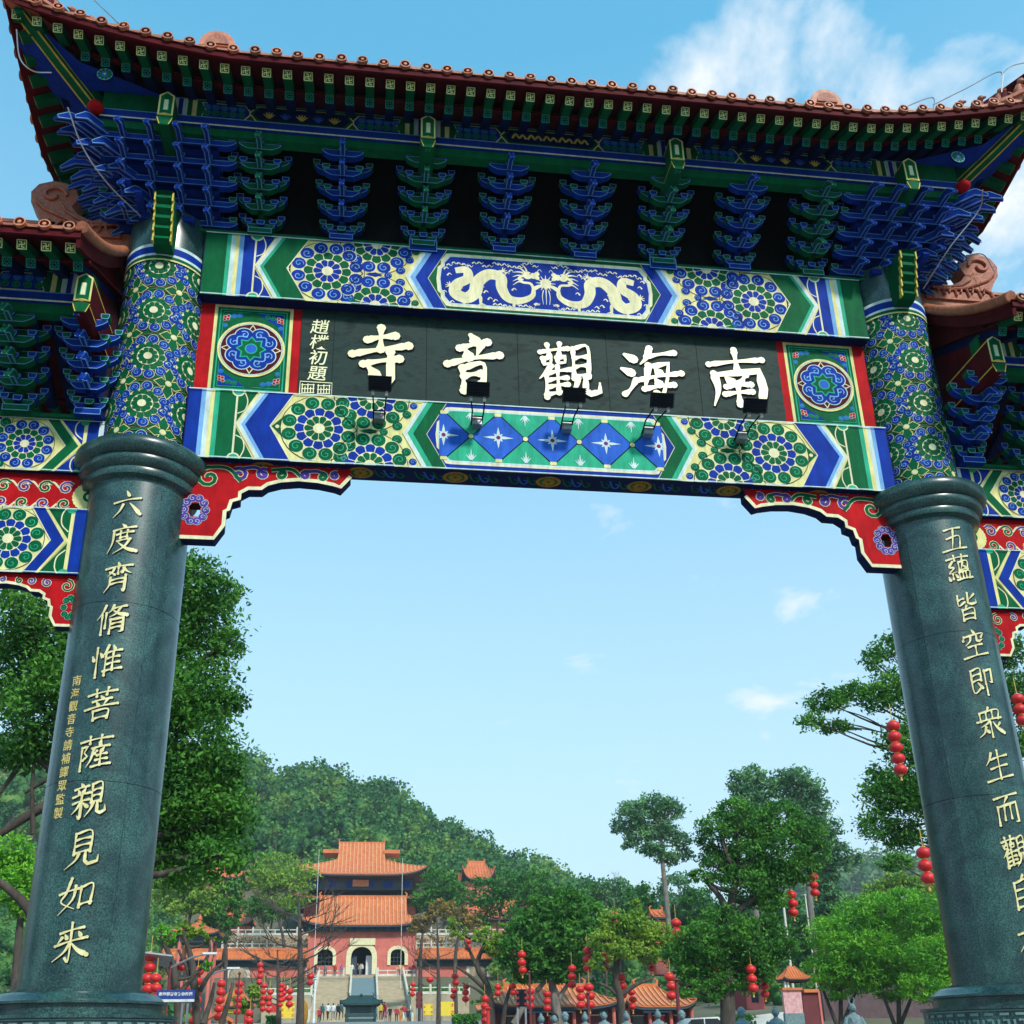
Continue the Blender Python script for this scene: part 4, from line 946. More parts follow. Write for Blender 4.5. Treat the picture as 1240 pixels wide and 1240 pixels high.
roof = thing('roof', None, None, parent=gate); roof['label'] = 'main orange tiled roof with upturned corners'
HA = 5.85
rf = lambda s: rise_main(max(0, abs(s)-3.5))
innf = lambda s: max(.0, abs(s)-4.25)
ft = lambda s, o, z: (s, -o, z)
bk = lambda s, o, z: (s, o, z)
lf = lambda s, o, z: (-CXC-o, -s, z)
rg = lambda s, o, z: (CXC+o, s, z)
rs = lambda s: rise_main(abs(s)+.75)
inns = lambda s: max(.0, abs(s))
eave(roof, ft, -HA, HA, rf, 0, innf)
eave(roof, lf, -1.6, 1.6, rs, -pi/2, inns)
eave(roof, rg, -1.6, 1.6, rs, pi/2, inns)
eave(roof, bk, -HA, HA, rf, pi, innf)
for E_, a, b, r_, i_ in ((ft, -HA, HA, rf, innf), (bk, -HA, HA, rf, innf), (lf, -1.6, 1.6, rs, inns), (rg, -1.6, 1.6, rs, inns)): tile_slope(roof, E_, a, b, r_, i_)
# blue corner boards under the hips, hip beams with beast ends, ridges
for sx in (-1, 1):
    for sy in (-1, 1):
        m = MB(); P = [(0, 10.98), (.35, 11.0), (.75, 11.06), (.95, 11.16), (1.02, 11.14), (1.12, 11.24), (1.6, 11.50), (2.12, 11.80), (2.12, 11.90), (1.6, 11.66), (1.0, 11.42), (0, 11.3)]
        d = Vector((sx, sy, 0)).normalized(); nn = Vector((-d.y, d.x, 0))
        m.prism(P, Vector((sx*CXC, 0, 0))-nn*.055+Vector((0, sy*0, 0)), d, Z_, nn, .11, 'green'); h = m.build('hip_beam', roof)
        g = MB(); L = P[:8]
        for off in (-.055, .055):
            for w_, col in ((.03, 'gold'),):
                for a, b in zip(L, L[1:]):
                    A = Vector((sx*CXC, 0, 0))+d*a[0]+Z_*a[1]+nn*off; B = Vector((sx*CXC, 0, 0))+d*b[0]+Z_*b[1]+nn*off
                    g.tube([A, B], .010, col, 5)
                    A = A+Z_*.07; B = B+Z_*.07; g.tube([A, B], .006, col, 5)
        g.build('gilt_edge', roof)
        # beast head at the tip
        tip = Vector((sx*CXC, 0, 0))+d*2.16+Z_*11.88; g = MB()
        g.tube([tip-d*.12-Z_*.04, tip+d*.04+Z_*.0, tip+d*.16+Z_*.05, tip+d*.24+Z_*.04], [.07, .085, .07, .035], 'carved terracotta', 10)
        g.tube([tip+d*.05+Z_*.06, tip-d*.02+Z_*.15, tip-d*.1+Z_*.18], [.03, .02, .008], 'carved terracotta', 6); g.ball(tip+d*.1+Z_*.085+nn*.05, .018, 'cream'); g.ball(tip+d*.1+Z_*.085-nn*.05, .018, 'cream')
        g.build('beast_head', roof, 60)
        # hip ridge and riding figures
        pts = []
        for k in range(13):
            e = 1.62*(1-k/12); dd = 1.62-e; pts.append(Vector((sx*(CXC+e), sy*e, gz(dd)+rise_main(2.37)*(1-dd/1.62)**2+.08)))
        g = MB(); q = [p+nn*w_+Z_*h_ for p in pts for w_, h_ in ((-.06, -.1), (-.06, .10), (-.085, .12), (-.05, .20), (.05, .20), (.085, .12), (.06, .10), (.06, -.1))]; k8 = 8
        g.add(q, [(i*k8+j, i*k8+(j+1) % k8, (i+1)*k8+(j+1) % k8, (i+1)*k8+j) for i in range(len(pts)-1) for j in range(k8)]+[tuple(range(k8)), tuple(len(q)-k8+j for j in range(k8))], 'terracotta'); g.build('hip_ridge', roof)
        for k, sc_ in enumerate((1.1, 1.1, 1.0, .95, 1.0, .9)):
            i = .6+k*1.15; i0 = int(i); p = pts[min(i0, 12)].lerp(pts[min(i0+1, 12)], i-i0)+Z_*.19
            dv = -d; g = MB()
            g.tube([p, p+Z_*.06*sc_, p+d*.02+Z_*.12*sc_], [.045*sc_, .05*sc_, .032*sc_], 'carved terracotta', 8)
            g.ball(p+d*.045*sc_+Z_*.155*sc_, .042*sc_, 'carved terracotta', 8, 6); g.tube([p+d*.05+Z_*.02, p+d*.055+Z_*.10*sc_], .016*sc_, 'carved terracotta', 5); g.tube([p-d*.04+Z_*.03, p-d*.09*sc_+Z_*.10*sc_], [.02*sc_, .008], 'carved terracotta', 5)
            g.tube([p+d*.08*sc_+Z_*.15*sc_, p+d*.11*sc_+Z_*.14*sc_], [.022*sc_, .012*sc_], 'carved terracotta', 5)
            g.build('ridge_beast', roof, 60)
zt = gz(1.62)
m = MB(); m.box(-4.25, 4.25, -.09, .09, zt-.02, zt+.14, 'terracotta'); m.box(-4.25, 4.25, -.12, .12, zt+.141, zt+.18, 'terracotta'); m.build('main_ridge', roof)
for sx in (-1, 1):           # round dragon-mouth ornaments behind the eave tiles
    x = -3.68 if sx < 0 else 3.1; m = MB(); P = [(.19*cos(pi*k/12), .22*sin(pi*k/12)) for k in range(13)]
    m.prism(P, (x, -1.50, 11.56), X_, Z_, Y_, .07, 'terracotta')
    P2 = [(.12*cos(pi*k/10), .14*sin(pi*k/10)) for k in range(11)]; m.prism(P2, (x, -1.515, 11.58), X_, Z_, Y_, .015, 'carved terracotta'); m.build('tile_cap', roof)
# round painted rosette under each front corner and red bead where the hip starts
for sx in (-1, 1):
    m = MB(); c = at(127, 90, -1.25) if sx < 0 else at(1160, 190, -1.25)
    m.prism([(.085*cos(2*pi*k/20), .085*sin(2*pi*k/20)) for k in range(20)], c, X_, Z_, Y_, .02, 'dkblue'); m.build('corner_roundel', roof); q = roof
    pt = Paint(lambda u, v, e: (c.x+u, c.y-.001-e, c.z+v), None); pt.disc((0, 0), .082, 'sky', 1, 20); pt.petals((0, 0), .03, .078, 10, 'green', 2); pt.disc((0, 0), .032, 'midblue', 3, 12); pt.disc((0, 0), .012, 'gold', 4, 8); pt.build('painted_flower', q)
    c = at(116, 130, -.98) if sx < 0 else at(1166, 226, -.98); g = MB(); g.ball(c, .085, 'red', 16, 10, (1, 1, .8)); g.build('red_bead', roof, 60)
# deep blue triangular boards that close the corners
for sx in (-1, 1):
    m = MB(); m.add([(sx*4.3, -.92, 11.42), (sx*5.2, -.92, 11.42), (sx*5.62, -1.42, 11.78), (sx*5.15, -1.20, 11.50)], [(0, 1, 2, 3)], 'blue')
    m.add([(sx*5.2, -.92, 11.42), (sx*5.2, -.0, 11.42), (sx*5.80, -1.2, 11.66), (sx*5.62, -1.42, 11.78)], [(0, 1, 2, 3)], 'blue'); m.build('corner_board', roof)

# ================================================================ side bays
GA, GB = .42, .20; zt = gz(1.62)
def side_beam(s, z0, z1, A, B, lbl):
    h = z1-z0; m = MB(); xa, xb = s*4.55, s*7.5
    m.box(min(xa, xb), max(xa, xb), -.20, .05, z0, z1, 'dkblue'); b = m.build('beam', gate)
    pt = Paint(lambda u, v, e: (s*(4.62+u), -.201-e*.7, z0+v), (-.05, 2.85, 0, h))
    pt.rect(-.05, 2.85, 0, h, 'yellow', 0)
    for base, sg in ((0, 1), (2.8, -1)):
        f = lambda u: base+sg*u
        def R(u0, u1, c, l=1): pt.rect(min(f(u0), f(u1)), max(f(u0), f(u1)), 0, h, c, l)
        R(-.05, .03, A); R(.03, .08, 'pale'); R(.08, .19, B if lbl else A); R(.19, .225, 'yellow'); 
        for sg2 in (1, -1):
            e0 = h/2+sg2*h/2; pt.poly([(f(.225), e0), (f(.225), h/2+sg2*.02), (f(.45), e0)], B, 1); pt.line([(f(.23), h/2+sg2*h*.14), (f(.30), h/2+sg2*h*.25), (f(.31), h/2+sg2*h*.4), (f(.28), e0)], .006, 'cream', 4, 4); pt.disc((f(.225), e0), .05, 'mint', 4, 12)
        pt.poly([(f(.225), h/2), (f(.45), h), (f(.48), h), (f(.255), h/2), (f(.48), 0), (f(.45), 0)], 'yellow', 7)
        pt.poly([(f(.26), h/2), (f(.48), h), (f(.60), h), (f(.385), h/2)], A, 7); pt.poly([(f(.26), h/2), (f(.385), h/2), (f(.60), 0), (f(.48), 0)], A, 7)
        pt.line([(f(.60), h), (f(.385), h/2), (f(.60), 0)], .006, 'cream', 8)
        pt.rosette((f(.78), h/2), h*.48, B, A, B, 12, 3)
        for v in (0, h): pt.rosette((f(1.22), v), h*.48, A, B, A, 12, 2)
        for x, v in ((1.0, h*.9), (1.0, h*.1), (1.4, h*.55), (1.4, h*.4)): pt.swirl((f(x), v), .05, 0, B, 'cream', 2)
    for v in (.004, h-.004): pt.line([(0, v), (2.8, v)], .005, 'pale', 20)
    pt.build('painted_flowers', b)
SQ = [(x, z) for x, z in QP]
def side_bay(s):
    side_beam(s, 7.06, 7.66, 'green', 'blue', True)
    side_beam(s, 5.935, 6.64, 'blue', 'green', False)
    m = MB(); xa, xb = sorted((s*4.6, s*7.4)); m.box(xa, xb, -.14, .0, 6.642, 7.058, 'red'); f = m.build('carved_board', gate)
    pt = Paint(lambda u, v, e: (s*(4.62+u), -.141-e, 6.642+v), (0, 2.8, 0, .37))
    for k in range(24):
        a = 2*pi*k/24; pt.disc((.10+.135*cos(a), .175+.135*sin(a)), .03, 'yellow', 3, 8)
    pt.disc((.10, .175), .14, 'yellow', 3, 20); pt.disc((.10, .175), .06, 'green', 4, 14); pt.disc((.10, .175), .03, 'cream', 5, 10)
    for k in range(9):
        for v, d in ((.265, 1), (.085, -1)):
            u = .33+k*.2; col = ('purple' if (k+(d > 0)) % 2 else 'green'); pt.spiral((u, v), .075, (2.6 if d > 0 else -2.6), 'cream', 1, .018, 1.3, -d); pt.spiral((u, v), .075, (2.6 if d > 0 else -2.6), col, 2, .011, 1.3, -d)
            pt.line([(u+.07, v), (u+.13, v+d*.06), (u+.18, v+d*.03)], .010, 'cream', 1, 3)
    pt.build('painted_scrolls', f)
    # small carved bracket at the inner end: traced outline, mirrored
    P = [(x, z) for x, z in QP]
    Qm = [(-(x-3.8), z) for x, z in QP]
    m = MB(); PP = [(s*(4.60+(3.84-x)*.62), 5.935+(z-7.262)*.60) for x, z in QP]; PP = ccw(PP)
    m.prism(PP, (0, -.16, 0), X_, Z_, Y_, .12, 'red', 'dkblue'); q = m.build('carved_bracket', gate)
    pt = Paint(lambda u, v, e: (u, -.161-e, v), None)
    low = [(s*(4.60+(3.84-x)*.62), 5.935+(z-7.262)*.60+.014) for x, z in QP][1:-1]; pt.line(low, .014, 'cream', 2)
    for (x, z, r, a, col, d) in SCR: pt.spiral((s*(4.60+(3.84-x)*.62), 5.935+(z-7.262)*.62), r*.62, a, 'cream', 2, .014, 1.3, s*d); pt.spiral((s*(4.60+(3.84-x)*.62), 5.935+(z-7.262)*.62), r*.62, a, col, 3, .008, 1.3, s*d)
    for k in range(8):
        a = 2*pi*k/8; pt.swirl((s*4.75+.05*cos(a), 5.60+.10*sin(a)), .03, a, 'green', 'pale', 2)
    pt.build('painted_scrolls', q)
    zo = -2.50
    for x, k in ((5.50, 'green'), (6.40, 'blue'), (7.30, 'green')): dougong(k, gate, s*x, zo)
    # half set at the inner end
    t = dougong('blue', gate, s*4.80, zo)
    xs = sorted((s*4.75, s*8.2))
    m = MB(); m.box(xs[0], xs[1], -.26, .05, 7.661, 7.70, 'green'); m.build('bearing_plate', gate)
    eave_beam(xs[0], xs[1], zo, gate, [(min(s*4.9, s*7.6), max(s*4.9, s*7.6))])
    beam_head(s*4.76, zo, 'maroon')
    # gable board, gable wall
    xg = s*4.72
    prof = []
    for k in range(9):
        o = 1.60-1.6*k/8; prof.append((-o, gz(1.62-o)+zo))
    P = [(a, b-.02) for a, b in prof]+[(a*.98, b-.17) for a, b in reversed(prof)]
    for sy in (1, -1):
        m = MB(); m.prism([(a*sy, b) for a, b in P], (xg-.02, 0, 0), Y_, Z_, X_, .04, 'maroon'); m.build('gable_board', gate)
    m = MB(); m.prism([(-.86, 8.45), (-.30, 8.0), (-.30, 7.70), (.30, 7.70), (.86, 8.45), (1.0, 9.0), (.4, 9.7), (-.4, 9.7), (-1.0, 9.0)], (s*4.80-.03, 0, 0), Y_, Z_, X_, .06, 'maroon'); m.build('gable_wall', gate)
    r = thing('roof', None, None, parent=gate); r['label'] = 'lower side roof with orange tiles'
    a, b = sorted((s*4.70, s*8.45)); fl = lambda q: 0.0; nf = lambda q: 0.0
    out = max(abs(a), abs(b))
    fr_ = lambda q: rise_main(max(0, abs(q)-7.4))*.6
    for E_, rz in ((ft, 0), (bk, pi)):
        eave(r, E_, a, b, fr_, rz, nf, zo, corners=False); tile_slope(r, E_, a, b, fr_, nf, zo, corner=False)
    # inner verge tiles
    for sy in (-1, 1):
        m = MB(); m.tube([(s*4.70, sy*(1.60-1.6*k/8), gz(1.62-1.6+1.6*k/8)+zo+.05) for k in range(9)], .06, 'terracotta', 8); m.build('verge_tile', r, 60)
    z = zt+zo
    m = MB(); m.box(a, b, -.08, .08, z-.05, z+.22, 'terracotta'); m.box(a, b, -.11, .11, z+.221, z+.26, 'terracotta'); m.build('main_ridge', r)
    # owl-tail ornament: a curled beast biting the ridge
    cx_ = s*5.32; g = MB(); th = .11; zb = z+.10
    B = [(.55, 0), (.55, .28), (.46, .52), (.40, .50), (.38, .34), (.22, .30), (.05, .36), (-.12, .50), (-.20, .62), (-.22, .74), (-.14, .86), (0, .90), (.0, .90)]
    O = [(-.42, 0), (.52, 0), (.50, .22), (.60, .50), (.36, .56), (.34, .30), (.18, .24), (.02, .34), (-.06, .46), (.0, .60), (-.03, .74), (-.14, .84), (-.30, .87), (-.45, .80), (-.52, .66), (-.50, .48), (-.42, .34), (-.36, .2)]
    fx = lambda p: (cx_-s*(p[0]), p[1]*.86+zb)
    O2 = ccw([(-s*p[0], p[1]*.86) for p in O]); g.prism(O2, (cx_, -th, zb), X_, Z_, Y_, 2*th, 'carved terracotta')
    for y in (-th-.012, th+.012):
        for r_, (cx2, cz2) in ((.15, (-.27, .62)),):
            P = [(cx_-s*(cx2+r_*(1-.8*t)*cos(6.5*t)), y, zb+.86*(cz2+r_*(1-.8*t)*sin(6.5*t))) for t in [i/16 for i in range(17)]]; g.tube(P, .022, 'carved terracotta', 6)
        for k in range(5):
            P = [(cx_-s*(-.36+.16*k), y, zb+.05), (cx_-s*(-.34+.16*k), y, zb+.12+.02*k), (cx_-s*(-.26+.15*k), y, zb+.18), (cx_-s*(-.24+.15*k), y, zb+.10)]; g.tube(P, .016, 'carved terracotta', 5)
        for k in range(4): g.tube([(cx_-s*(.40+.04*k), y, zb+.25), (cx_-s*(.36+.07*k), y, zb+.46)], .014, 'carved terracotta', 5)
        g.tube([(cx_-s*x_, y, zb+.86*z_) for x_, z_ in ((-.44, .5), (-.34, .38), (-.2, .3), (0, .2), (.2, .16), (.42, .2))], .02, 'carved terracotta', 6)
        g.tube([(cx_-s*x_, y, zb+.86*z_) for x_, z_ in ((-.16, .48), (-.1, .36), (.05, .24), (.28, .2))], .016, 'carved terracotta', 6)
    g.build('ridge_ornament', r)
for s in (-1, 1): side_bay(s)
# ================================================================ THE PLACE BEHIND THE ARCH
mat('paving', (.24, .23, .21), .8, (.17, .165, .155), 1.5, .3, 20)
mat('red plaster', (.60, .16, .12), .8, (.46, .11, .085), .8, hue=(.54, .135, .10))
mat('orange glazed tile', (.62, .17, .045), .45, (.45, .11, .03), 1.2)
mat('pale tile joint', (.66, .30, .12), .6, (.55, .22, .09), 2)
mat('white stone', (.66, .62, .52), .7, (.5, .47, .4), 2)
mat('cream render', (.78, .70, .42), .7)
mat('tan stone', (.44, .36, .24), .8, (.33, .27, .18), 1.2)
mat('dark eave', (.018, .05, .05), .6, (.02, .03, .07), 1.5)
mat('dark interior', (.015, .02, .03), .8)
mat('bronze green', (.012, .06, .06), .5, (.02, .035, .03), 3)
mat('lantern red', (.62, .012, .012), .5, (.5, .008, .01), 6)
mat('lantern gold', (.7, .42, .08), .5)
mat('bark', (.085, .065, .05), .9, (.04, .03, .024), 6, .8, 20, stretch=(1, 1, .3))
mat('pale bark', (.22, .19, .16), .9, (.12, .10, .085), 5, .6, 18, stretch=(1, 1, .3))
mat('statue stone', (.17, .24, .25), .85, (.10, .15, .16), 8, .4, 30)
mat('earth', (.14, .11, .07), .95, (.08, .09, .04), .4)
mat('sign blue', (.02, .06, .30), .4); mat('white paint', (.78, .78, .78), .5); mat('maroon wall', (.15, .025, .028), .8, (.11, .018, .022), 1)
mat('brick purple', (.12, .075, .08), .9, (.085, .05, .055), 2); mat('banner yellow', (.80, .58, .03), .6); mat('glass dark', (.02, .025, .03), .15)
mat('black', (.012, .012, .014), .7); mat('banner red', (.62, .02, .015), .6); mat('mural pink', (.55, .18, .20), .8, (.62, .42, .40), 5); mat('flower red', (.45, .07, .03), .8, (.10, .16, .03), 1.5)
def leafmat(name, a, b, c, sc=.6):
    m = mat(name, a, .6, b, sc, hue=c, spec=.25); t = m.node_tree; bs = t.nodes['Principled BSDF']
    tr = t.nodes.new('ShaderNodeBsdfTranslucent'); mx = t.nodes.new('ShaderNodeMixShader'); mx.inputs[0].default_value = .28
    src = bs.inputs['Base Color'].links[0].from_socket; t.links.new(src, tr.inputs[0]); out = t.nodes['Material Output']
    t.links.new(bs.outputs[0], mx.inputs[1]); t.links.new(tr.outputs[0], mx.inputs[2]); t.links.new(mx.outputs[0], out.inputs[0]); return m
leafmat('leaf dark', (.10, .33, .03), (.018, .085, .012), (.035, .145, .018), 1.2)
leafmat('leaf mid', (.12, .32, .035), (.028, .12, .018), (.06, .20, .025), 1.0)
leafmat('leaf bright', (.24, .52, .03), (.07, .26, .022), (.13, .38, .026), .9)
leafmat('leaf yellow green', (.34, .46, .05), (.10, .24, .03), (.20, .34, .04), .9)
leafmat('leaf grey green', (.22, .44, .15), (.045, .15, .055), (.085, .21, .08), .5)
leafmat('leaf orange', (.42, .22, .05), (.20, .10, .03), (.30, .24, .05), .8)
leafmat('wood leaves', (.21, .33, .05), (.010, .065, .022), (.065, .20, .04), .11)
e_ = MATS['wood leaves'].node_tree.nodes['Color Ramp'].color_ramp.elements.new(.74) if 'Color Ramp' in MATS['wood leaves'].node_tree.nodes else None
if e_: e_.color = (.26, .20, .08, 1)
leafmat('far wood leaves', (.20, .30, .08), (.06, .16, .07), (.12, .23, .08), .05)

# ---- ground
CR1 = [(-500, 60), (-220, 78), (-120, 90), (-49, 84), (-18, 83), (8, 72.5), (24, 65), (39, 57), (55, 47), (69, 39), (95, 28), (140, 20), (250, 16), (600, 14)]
CR2 = [(-600, 14), (120, 30), (200, 62), (225, 76), (255, 83), (300, 82), (360, 80), (500, 78), (700, 66)]
def li(T, x):
    if x <= T[0][0]: return T[0][1]
    for (a, b), (c, d) in zip(T, T[1:]):
        if x <= c: return b+(d-b)*(x-a)/(c-a)
    return T[-1][1]
def sst(a, b, x): t = min(1, max(0, (x-a)/(b-a))); return t*t*(3-2*t)
def ground(x, y):
    z = 1.0*sst(12, 40, y)+3.5*sst(44, 110, y)
    z += 7.3*sst(128, 150, y)*(1 if True else 0)+5*sst(156, 172, y)+8*sst(176, 215, y)
    h1 = li(CR1, x)+2.5*sin(x*.11+1)+1.5*sin(x*.27); h2 = li(CR2, x)+2*sin(x*.09)
    base = z
    z += max(0, h1-base)*sst(200, 330, y)*(1-.75*sst(345, 480, y))
    z = max(z, base+max(0, h2-base)*sst(380, 500, y)*(1-.8*sst(520, 800, y)))
    z += 1.6*sst(18, 34, x)*sst(48, 66, y)*(1-sst(100, 130, y))
    return z
xs = [-900, -650]+list(np.linspace(-500, -80, 30))+list(np.linspace(-70, 90, 81))+list(np.linspace(98, 520, 54))+[650, 900]
ys = [-120, -60, -30]+list(np.linspace(-20, 60, 41))+list(np.linspace(63, 230, 84))+list(np.linspace(234, 560, 82))+[620, 700, 850, 1100]
V = [(x, y, ground(x, y)) for y in ys for x in xs]; nx = len(xs)
m = MB(); m.add(V, [(j*nx+i, j*nx+i+1, (j+1)*nx+i+1, (j+1)*nx+i) for j in range(len(ys)-1) for i in range(nx-1)], 'earth'); g_ = m.build('ground', kind='structure', smooth=60)
# paved square: slabs under the arch and the square beyond it
m = MB(); yy = list(np.linspace(-28, 112, 71)); xx = (-26, -13, 0, 12, 24)
V = [(x, y, ground(x if x < 18 else 18, y)+.02) for y in yy for x in xx]
m.add(V, [(j*5+i, j*5+i+1, (j+1)*5+i+1, (j+1)*5+i) for j in range(len(yy)-1) for i in range(4)], 'paving'); m.build('paved_square', kind='structure', smooth=60)

# ---- foliage
def add_quads(name, C, A, B, mt, parent=None, kind=None, core=None):
    """rhombic leaves: centres C, half axes A (long) and B (short)"""
    n = len(C); V = np.empty((n, 4, 3), np.float32); V[:, 0] = C-A; V[:, 1] = C+B; V[:, 2] = C+A; V[:, 3] = C-B
    V = V.reshape(-1, 3); F = np.arange(4*n, dtype=np.int32)
    loops = F; starts = np.arange(0, 4*n, 4, dtype=np.int32); tot = n
    if core is not None:
        cv, cf = core; k = len(V); V = np.vstack([V, cv.astype(np.float32)]); loops = np.concatenate([F, (cf+k).ravel().astype(np.int32)])
        starts = np.concatenate([starts, 4*n+np.arange(0, cf.size, cf.shape[1], dtype=np.int32)]); tot = n+len(cf)
    me = bpy.data.meshes.new(name); me.vertices.add(len(V)); me.vertices.foreach_set('co', V.ravel()); me.loops.add(len(loops)); me.loops.foreach_set('vertex_index', loops)
    me.polygons.add(tot); me.polygons.foreach_set('loop_start', starts); me.update(calc_edges=True); me.materials.append(MATS[mt])
    o = bpy.data.objects.new(name, me); COL.objects.link(o)
    if parent: o.parent = parent
    if kind: o['kind'] = kind
    return o
def rnd_dirs(n):
    v = RNG.normal(size=(n, 3)); return v/np.linalg.norm(v, axis=1, keepdims=True)
def leaf_axes(n, size, upb=.5, droop=0, wid=.42):
    nrm = rnd_dirs(n)*.8; nrm[:, 2] += upb; nrm /= np.linalg.norm(nrm, axis=1, keepdims=True)
    t = np.cross(nrm, rnd_dirs(n)); t /= np.linalg.norm(t, axis=1, keepdims=True)+1e-9
    if droop: t[:, 2] -= droop; t /= np.linalg.norm(t, axis=1, keepdims=True)
    b = np.cross(nrm, t); b /= np.linalg.norm(b, axis=1, keepdims=True)+1e-9; s = (size*RNG.uniform(.6, 1.25, (n, 1)))/2
    return t*s, b*s*wid
def sk(Y): return (Y-CY)*1.05/1242
TREES = []
def tree(name, label, Y, lobes, trunk, n, leaf, mt, bark='bark', sparse=.0, depth=1.0, group=None, droop=.25, cl=26, spread=.26, trunk_r=None, wid=.45, core=True, origin_y=None, branch_to=None, extra=()):
    """lobes and trunk points in photo pixels at depth Y; each lobe (x, y, radius[, squash])"""
    k = sk(Y); b = at(trunk[0][0], trunk[0][1], Y); root = thing(name, label, 'tree', (b.x, b.y, ground(b.x, Y)-.1), group)
    off = Vector(root.location); L = []
    rr = random.Random(int(Y*10)+int(lobes[0][0]))
    for lb in lobes:
        x, y, r = lb[:3]; sq = lb[3] if len(lb) > 3 else .85; dy = lb[4] if len(lb) > 4 else rr.uniform(-.6, .6)
        c = at(x, y, Y+dy*r*k*depth)
        L.append((c, r*k, r*k*sq))
    vol = [r*r*rz**.5 for _, r, rz in L]; tv = sum(vol); CC = []
    for (c, r, rz), v in zip(L, vol):
        m_ = max(6, int(n*v/tv)); nc = max(3, m_//cl)
        d = rnd_dirs(nc); rad = RNG.uniform(.30 if sparse < .3 else .2, 1.0, (nc, 1))**(.45)
        cc = d*rad*np.array([r, r, rz]); per = max(1, m_//nc)
        p = np.repeat(cc, per, 0)+RNG.normal(size=(nc*per, 3))*np.array([r, r, rz*.75])*spread*.55
        CC.append(p+np.array(c))
    C_ = np.vstack(CC)-np.array(off); A, B = leaf_axes(len(C_), leaf, .45, droop, wid)
    o = add_quads('crown', C_, A, B, mt, root)
    tr = MB(); pts = [at(x, y, Y)-off for x, y in trunk]; pts[0].z = 0
    r0 = trunk_r or k*5; N = len(pts); sm = crom([Vector(p) for p in pts], 5) if N > 2 else pts
    tr.tube(sm, [r0*(1.25-.75*i/(len(sm)-1)) for i in range(len(sm))], bark, 9)
    for (c, r, rz) in L:
        c2 = c-off; i = min(range(len(sm)), key=lambda j: (sm[j]-c2).length+max(0, sm[j].z-c2.z)*1.5) if N > 1 else 0
        i = min(i, len(sm)-1); s0 = sm[i]; mid = s0.lerp(c2, .5)+Vector((0, 0, -.12*(c2-s0).length)); ln = (c2-s0).length
        tr.tube(crom([s0, mid, c2], 4), [max(r0*.5*(1-.8*j/8), r0*.06) for j in range(9)], bark, 6)
        for q in range(5 if r > .6 else 3):
            d = Vector(rnd_dirs(1)[0]); d.z = abs(d.z)*.6; e = c2+Vector((d.x*r, d.y*r, d.z*rz))*.85; a = s0.lerp(c2, rr.uniform(.45, 1))
            tr.tube([a, a.lerp(e, .5)+Vector((0, 0, .08*r)), e], [r0*.16, r0*.09, r0*.03], bark, 5)
    for (x0, y0, x1, y1, w) in extra:
        a, b2 = at(x0, y0, Y)-off, at(x1, y1, Y)-off; mid = a.lerp(b2, .5)+Vector((rr.uniform(-.1, .1), rr.uniform(-.2, .2), .06*(b2-a).length)); tr.tube(crom([a, mid, b2], 4), [w*k*(1-.07*j) for j in range(9)], bark, 7)
    t_ = tr.build('trunk', root, 70); TREES.append(root); return root
def ico(sub=1):
    import bmesh
    bm = bmesh.new(); bmesh.ops.create_icosphere(bm, subdivisions=sub, radius=1); v = np.array([q.co[:] for q in bm.verts]); f = np.array([[w.index for w in q.verts] for q in bm.faces]); bm.free(); return v, f
IV, IF = ico(2)
def wood(name, pts, radf, nq, leaf, mt):
    """crowns standing so close that they read as one wood"""
    C = []; cv = []; cf = []
    for i, (x, y) in enumerate(pts):
        r = radf(x, y)*RNG.uniform(.6, 1.35); rz = r*RNG.uniform(.8, 1.15); z = ground(x, y)+r*RNG.uniform(.3, .9)
        d = rnd_dirs(nq); d[:, 2] = np.where(d[:, 2] < -.2, -d[:, 2], d[:, 2]); lump = 1+.18*np.sin(d[:, 0:1]*5+i)+.14*np.sin(d[:, 2:3]*7+2*i)+.12*np.sin(d[:, 1:2]*9+i)
        C.append(np.array([x, y, z])+d*np.array([r, r, rz])*lump*RNG.uniform(.78, 1.06, (nq, 1)))
        lv = 1+.14*np.sin(IV[:, 0:1]*5+i)+.12*np.sin(IV[:, 2:3]*7+2*i); cf.append(IF+len(IV)*i); cv.append(IV*np.array([r, r, rz])*.58*lv+np.array([x, y, z]))
    C = np.vstack(C); A, B = leaf_axes(len(C), leaf, .5, 0, .8)
    # core triangles are written as quads-free polygons of three
    n = len(C); V = np.empty((n, 4, 3), np.float32); V[:, 0] = C-A; V[:, 1] = C+B; V[:, 2] = C+A; V[:, 3] = C-B; V = V.reshape(-1, 3)
    cvv = np.vstack(cv); cff = np.vstack(cf)+len(V); VV = np.vstack([V, cvv]).astype(np.float32); loops = np.concatenate([np.arange(4*n), cff.ravel()]).astype(np.int32)
    starts = np.concatenate([np.arange(0, 4*n, 4), 4*n+np.arange(0, cff.size, 3)]).astype(np.int32)
    me = bpy.data.meshes.new(name); me.vertices.add(len(VV)); me.vertices.foreach_set('co', VV.ravel()); me.loops.add(len(loops)); me.loops.foreach_set('vertex_index', loops)
    me.polygons.add(len(starts)); me.polygons.foreach_set('loop_start', starts); me.update(calc_edges=True); me.materials.append(MATS[mt]); o = bpy.data.objects.new(name, me); COL.objects.link(o); return o
P1 = []
for y in np.arange(222, 352, 6.2):
    for x in np.arange(-120, 112, 6.6):
        P1.append((x+RNG.uniform(-2.6, 2.6), y+RNG.uniform(-2.6, 2.6)))
P1 = [p for p in P1 if not (-28 < p[0] < 24 and p[1] < 238)]
w1 = wood('hillside_wood', P1, lambda x, y: 4.3, 210, 1.15, 'wood leaves'); tag(w1, 'dense green wood covering the hill behind the temple', 'wood', kind='stuff')
P2 = [(x+RNG.uniform(-4, 4), y+RNG.uniform(-4, 4)) for y in np.arange(400, 512, 10.5) for x in np.arange(110, 420, 10.5)]
